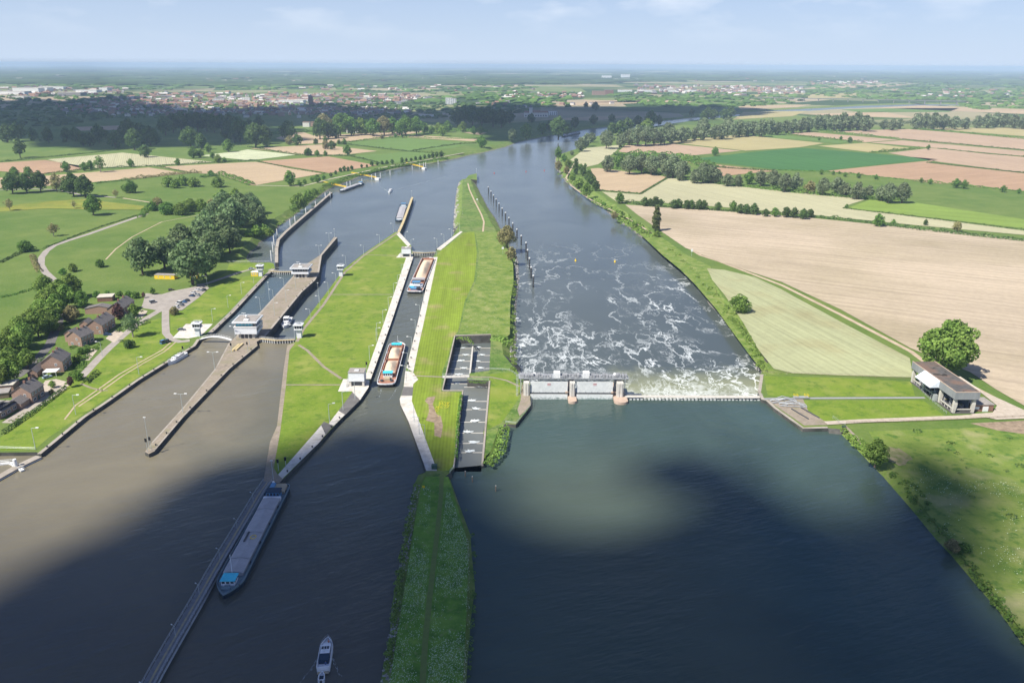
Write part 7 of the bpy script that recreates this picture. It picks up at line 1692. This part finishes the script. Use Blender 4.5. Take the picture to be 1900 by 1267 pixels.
for i,(px) in enumerate([(786,909)]): board(px,.9,.9,'small yellow notice on the spit grass',1.0,m_yellow)
board((704,760),.9,.9,'small blue and white notice beside the entrance quay',1.4)  if False else None
# ================================================================ cars, containers, small things
m_tyre = mat('tyre', (0.02, 0.02, 0.02), 4, 2, .9, coord='object'); m_light = mat('headlamp_glass', (0.8, 0.8, 0.75), 4, 2, .2, coord='object')
CARM = {}
def car(px, rz, colname, c, label, van=False, L=4.3, z=G+.06):
    if colname not in CARM: CARM[colname] = mat('car_paint_'+colname, c, .1, 1, .3, coord='object', spec=.6)
    root = empty('parked_car' if not van else 'parked_van', P(*px), rz, label, 'car' if not van else 'van', None); W = 1.75; w2 = W/2; l2 = L/2; hb = .85; ht = 1.45 if not van else 2.1
    pr = [(-l2,.35),(l2,.35),(l2,.62),(l2-.15,.78),(l2*.45,hb+.05),(-l2+.05,hb+.05),(-l2,.7)]
    MB().add([(x,-w2,z_) for x,z_ in pr]+[(x,w2,z_) for x,z_ in pr],[tuple(range(7)),tuple(range(13,6,-1))]+[(i,7+i,7+(i+1)%7,(i+1)%7) for i in range(7)]).build('body', CARM[colname], root)
    if van: q = [(-l2+.02,hb+.055),(l2*.5,hb+.055),(l2*.28,ht),(-l2+.05,ht)]
    else: q = [(-l2*.88,hb+.055),(l2*.48,hb+.055),(l2*.15,ht),(-l2*.6,ht)]
    e = .12; MB().add([(x,-w2+.05,z_) if k<2 else (x,-w2+e,z_) for k,(x,z_) in enumerate(q)]+[(x,w2-.05,z_) if k<2 else (x,w2-e,z_) for k,(x,z_) in enumerate(q)],[(0,1,2,3),(7,6,5,4)]+[(i,4+i,4+(i+1)%4,(i+1)%4) for i in range(4)]).build('windows', m_pane, root)
    MB().box(q[3][0]+.04,q[2][0]-.04,-w2+e+.02,w2-e-.02,ht+.003,ht+.05).build('car_roof', CARM[colname], root)
    for x in (-l2*.62,l2*.62):
        for s in (-1,1): MB().bar((x,s*(w2-.2),.32),(x,s*(w2+.02),.32),.32,10).build('wheel', m_tyre, root)
    for s in (-1,1): MB().box(l2-.05,l2+.02,s*.6-.15,s*.6+.15,.55,.7).build('headlight', m_light, root)
    return root
ra = ang((328,570),(378,540)); rp = ra+math.pi*.40
W_c=(0.72,0.73,0.74); S_c=(0.45,0.47,0.48); D_c=(0.04,0.045,0.05); B_c=(0.03,0.07,0.16)
for px,n_,c,lb,v in [((327,571),'white',W_c,'white car at the near end of the parking row',0),((332,564),'white',W_c,'white van next to the near end of the parking row',1),((336,567),'grey',(.2,.21,.22),'grey car squeezed beside the white van',0),((341,561.5),'blue',(.08,.20,.42),'bright blue car in the parking row',0),((346.5,558.5),'black',D_c,'black car in the lower half of the parking row',0),
  ((356,550),'navy',B_c,'navy blue car in the middle of the parking row',0),((358.5,544.5),'white',W_c,'white car above the navy car',0),((366,548.5),'silver',S_c,'silver car at the grass edge of the parking row',0),((366.5,539),'white',W_c,'white car near the far end of the parking row',0),((372,540),'silver',S_c,'silver car second from the far end of the parking row',0),((377.5,539),'black',D_c,'black car at the far end of the parking row',0)]: car(px, rp-math.pi*.0, n_, c, lb, bool(v))
car((284.5,562),.9,'silver',S_c,'silver minivan on the forecourt beside the dark red tree',True,4.6); car((337,613),.15,'grey',(.2,.21,.22),'dark grey car on the white pad beside the lock tower'); car((466.5,500),.2,'silver',S_c,'silver car by the upper left lock tower'); car((200,622),.1,'navy',B_c,'dark blue car in front of the second highest house')
car((317.7,539),.5,'olive',(.12,.11,.06),'old olive jeep at the top of the car park',False,4.0); car((304,637),1.1,'blue',(.08,.20,.42),'blue van at the corner of the lawn',True,4); car((311,635.5),1.1,'green',(.05,.12,.10),'dark green van beside the blue van',True,4); car((88,701),.9,'pale',(.40,.50,.60),'pale blue car under the white-edged car port')
def container(a, b, d, h, label, wall, roof):
    A, B = P(*a), P(*b); L_=(B-A).length; root = empty('site_cabin', A, math.atan2(B.y-A.y,B.x-A.x), label, 'site cabin'); MB().box(0,L_,0,d,.1,h).build('wall', wall, root); MB().box(-.15,L_+.15,-.15,d+.15,h+.003,h+.2).build('roof', roof, root)
    for k in range(3): window(root,(L_*(.2+.3*k),0,h*.6),.9,.8,'y-')
container((287,518),(324,519),5,3.0,'long yellow site cabin with a brown roof under the poplars',m_yellow,m_flat); container((466,513),(479,513),4,3.0,'short yellow site cabin beside the upper lock tower',m_yellow,m_frame); container((352,517),(366,517),4,2.8,'small yellow cabin half hidden under the poplars',m_yellow,m_flat)
for i,dx in enumerate((0,6.5)):
    A = P(431+dx,652-1.5*i); B = P(444+dx,640-1.5*i); o = MB().box(0,(B-A).length,-.6,.6,.05,.75).build('stop_beam', m_walkway); o.location=A; o.rotation_euler=(0,0,math.atan2(B.y-A.y,B.x-A.x)); tag(o, ('left' if i==0 else 'right')+' long beam lying on the pier below the control building', 'stop beam')
o = MB().box(-1,1,-.8,.8,0,1.5).box(-1.1,1.1,-.9,.9,1.503,1.65).build('green_cabinet', m_door); o.location = P(806,869); tag(o,'dark green cabinet at the near end of the right entrance quay','cabinet')
bn = empty('bench', P(1566,793), .1, 'dark green bench on a small slab beside the quay path', 'bench'); MB().box(-1,1,-.2,.25,.42,.5).build('seat', m_door, bn); MB().box(-1,1,.27,.33,.55,.95).build('backrest', m_door, bn)
for x in (-.8,.8): MB().box(x-.05,x+.05,-.15,.2,0,.417).build('leg', m_dsteel, bn)
# bollards along the quays
m_bol = mat('bollard_iron', (0.05,0.05,0.05), 3, 3, .6, coord='object')
bo = MB().bar((0,0,0),(0,0,.45),.2,8).bar((0,0,.45),(0,0,.6),.3,8).build('bollard', m_bol); bo.location=(0,0,-500); BP = Proto(bo)
BI = 0
def bolls(pts, n, place, off=.7):
    for i in range(n):
        t_=(i+.5)/n; k=t_*(len(pts)-1); j=min(int(k),len(pts)-2); a_,b_=P(*pts[j]),P(*pts[j+1]); p=a_.lerp(b_,k-j); d=(b_-a_).normalized(); p=p+Vector((-d.y,d.x,0))*off
        o=BP.put((p.x,p.y,G+.04),0,1.2,f'black iron bollard, {ordw(i)} from the near end {place}',f'bollards {place}',"bollard")
bolls([(76,842),(158,774),(258,705),(316,669),(362,642)],12,'of the left quay'); bolls([(392,619),(435,578),(499.6,508)],8,'of the left lock wall'); bolls([(688,703),(725.4,600),(766.7,477)],12,'of the new lock left wall'); bolls([(754,690),(774.7,600),(804,477)],12,'of the new lock right wall',-.8); bolls([(492,625),(560,542),(584.6,520)],8,'of the middle lock wall'); bolls([(282,838),(339.5,774),(426,684),(476,643)],9,'of the long pier'); bolls([(524,888),(593,820),(640,768)],6,'of the entrance quay')
scrub([BP])
# rocks
m_stone = mat('boulder', [(0.3, (0.22, 0.21, 0.20)), (0.7, (0.44, 0.42, 0.39))], 1.2, 5, .9, island=.25)
def rocks(line, n, w_, r0, r1, label, seed, zw=LO, z1=G):
    rg=random.Random(seed); mb=MB(); q=[P(x,y,zw) for x,y in line]; V,F=ico()
    for _ in range(n):
        k=rg.uniform(0,len(q)-1.001); j=int(k); p=q[j].lerp(q[j+1],k-j); d=(q[j+1]-q[j]).normalized(); u=rg.random(); p=p+Vector((d.y,-d.x,0))*u*w_; r_=rg.uniform(r0,r1); z_=zw+(z1-zw)*max(0,u)*.9
        jt=[rg.uniform(.6,1.3) for _ in V]; mb.add([(p.x+v[0]*r_*a_,p.y+v[1]*r_*a_,z_+v[2]*r_*.7*a_) for v,a_ in zip(V,jt)],F)
    return tag(mb.build('rocks', m_stone), label, 'rocks', None, 'stuff')
rocks([(841,430),(843,395),(847,360),(851,340)],700,9,.5,1.3,'pale boulders on the left shore of the far headland',3); rocks([(706,1275),(722,1170),(734,1095),(744,1030),(756,960),(768,900)],620,2.6,.2,.45,'grey stones along the left water edge of the spit',4,U,.7)
rocks([(957,692),(956,640),(958,560),(963,520),(961,485)][::-1],420,3,.3,.9,'dark stones along the island shore of the weir pool',5,LO,-1) ; rocks([(1404,690),(1388,650),(1362,618),(1338,588),(1310,553),(1280,520)],420,4,.3,.8,'dark stones along the right shore of the weir pool',6,LO,-1)
m_wake = mat('wake_foam', [(0.3, (0.20, 0.24, 0.26)), (0.7, (0.50, 0.55, 0.56))], 1.0, 5, .5)
def wake(lines, zw, w_, n, label, seed):
    rg = random.Random(seed); mb = MB()
    for a_, b_ in lines:
        A, B = P(a_[0], a_[1], zw), P(b_[0], b_[1], zw); t = (B-A).normalized(); nr = Vector((-t.y, t.x, 0)); L_ = (B-A).length
        for k in range(n):
            u = rg.random()**1.4; c = A.lerp(B, u)+nr*rg.gauss(0, w_*.5); l_ = rg.uniform(.3, 1.0)*L_/n*2.2; ww = w_*rg.uniform(.1, .3)*(1-.6*u)
            mb.add([tuple(c-t*l_+Vector((0, 0, .02))), tuple(c-nr*ww+Vector((0, 0, .02))), tuple(c+t*l_+Vector((0, 0, .02))), tuple(c+nr*ww+Vector((0, 0, .02)))], [(0, 1, 2, 3)])
    return tag(mb.build('wake', m_wake), label, 'wake', None, 'stuff')
wake([((592,1222),(556,1268)), ((618,1222),(634,1262))], U, .35, 26, 'thin wake spreading behind the near motor yacht', 1)
wake([((726,354),(850,322)), ((722,357),(700,343))], LO, .9, 44, 'long wake of the small motorboat in the harbour', 2)
wake([((735,722),(722,742)), ((708,722),(702,738))], U, .3, 12, 'faint ripples round the rust-brown barge', 3)
# ================================================================ clouds whose shade falls on the near water and on the town, and the haze
m_cloud = mat('cloud_white', [(0.3, (0.78, 0.79, 0.80)), (0.7, (0.84, 0.85, 0.86))], 0.002, 3, 1.0, coord='object')
def cloud(polys, alt, r, label, seed, step=0.72, thick=0.5, world=False, edge=1.0):
    """a real cloud of many puffs standing where its shade falls on the given outlines"""
    rg = random.Random(seed); W = [[(p[0], p[1]) if world else tuple(P(p[0], p[1], 0).xy) for p in pl] for pl in polys]
    xs = [p[0] for w_ in W for p in w_]; ys = [p[1] for w_ in W for p in w_]
    off = -LDIR*(alt/-LDIR.z); off = Vector((off.x, off.y, 0)); V, F = ico(); mb = MB()
    cx, cy = (min(xs)+max(xs))/2, (min(ys)+max(ys))/2
    x = min(xs)
    while x < max(xs):
        y = min(ys)
        while y < max(ys):
            px, py = x+rg.uniform(-.5, .5)*r*step, y+rg.uniform(-.5, .5)*r*step
            nx = noise.noise(Vector((px/r/5, py/r/5, seed)))*r*2.2*edge
            if any(inpoly(px+nx, py+nx, w_) for w_ in W):
                rr = r*rg.uniform(0.6, 1.15); z = alt+rg.uniform(0, 1)*r*thick
                jx, jy, jz = (rg.uniform(.8, 1.2) for _ in range(3))
                # seen along the sun's path the puff must cover its spot
                dz = (z-alt)/-LDIR.z
                ox, oy = -LDIR.x*dz, -LDIR.y*dz
                mb.add([(px-cx+ox+v[0]*rr*jx, py-cy+oy+v[1]*rr*jy, z-alt+v[2]*rr*0.6*jz) for v in V], F)
            y += r*step
        x += r*step
    o = mb.build('cloud', m_cloud, smooth=True); o.location = (cx+off.x, cy+off.y, alt)
    return tag(o, label, 'cloud')
def wpx(l): return [tuple(P(x, y, 0).xy) for x, y in l]
near = wpx([(-150, 1180), (-20, 1090), (130, 1045), (240, 995), (330, 922), (400, 872), (470, 855), (560, 850), (640, 790), (700, 800), (780, 830), (850, 868), (900, 935), (960, 1000), (1060, 1012), (1170, 1005), (1250, 970),
            (1248, 930), (1215, 900), (1240, 868), (1330, 862), (1420, 885), (1500, 945), (1600, 985), (1640, 965), (1660, 940), (1640, 895), (1700, 868), (1790, 900), (1850, 960), (1820, 1050), (1800, 1085), (1880, 1180), (1980, 1280)])
near = near+[(230, 60), (150, -60), (-220, -60), (-260, 100)]
cloud([near], 2300, 15, 'white cloud high behind the viewer, its shade on the near water', 3, edge=0.3, world=True)
town = [(-60, 243), (60, 262), (180, 284), (300, 270), (450, 268), (560, 262), (500, 236), (640, 228), (700, 236), (760, 226), (860, 236), (960, 262), (1090, 246), (1190, 240), (1290, 220), (1420, 212), (1430, 203),
        (1250, 199), (1060, 200), (940, 196), (860, 204), (760, 212), (640, 200), (590, 196), (480, 204), (330, 207), (240, 196), (270, 186), (200, 180), (120, 190), (60, 186), (-60, 192)]
cloud([town], 2300, 70, 'white cloud to the left, its shade on the riverside town', 8, edge=0.4)
# haze
HZ = bpy.data.materials.new('haze'); HZ.use_nodes = True; hn = HZ.node_tree.nodes; hn.clear()
ho = hn.new('ShaderNodeOutputMaterial'); hv = hn.new('ShaderNodeVolumePrincipled')
hv.inputs['Color'].default_value = (0.58, 0.75, 1.0, 1); hv.inputs['Density'].default_value = 7.6e-5; hv.inputs['Anisotropy'].default_value = 0.0
HZ.node_tree.links.new(hv.outputs['Volume'], ho.inputs['Volume'])
HZ.cycles.homogeneous_volume = True
hz = MB().box(-HR-100, HR+100, -1600, HR+100, -9, 158).build('haze', HZ); tag(hz, None, None, None, 'stuff'); hz['label'] = 'thin blue haze over the whole plain'; hz['category'] = 'haze'
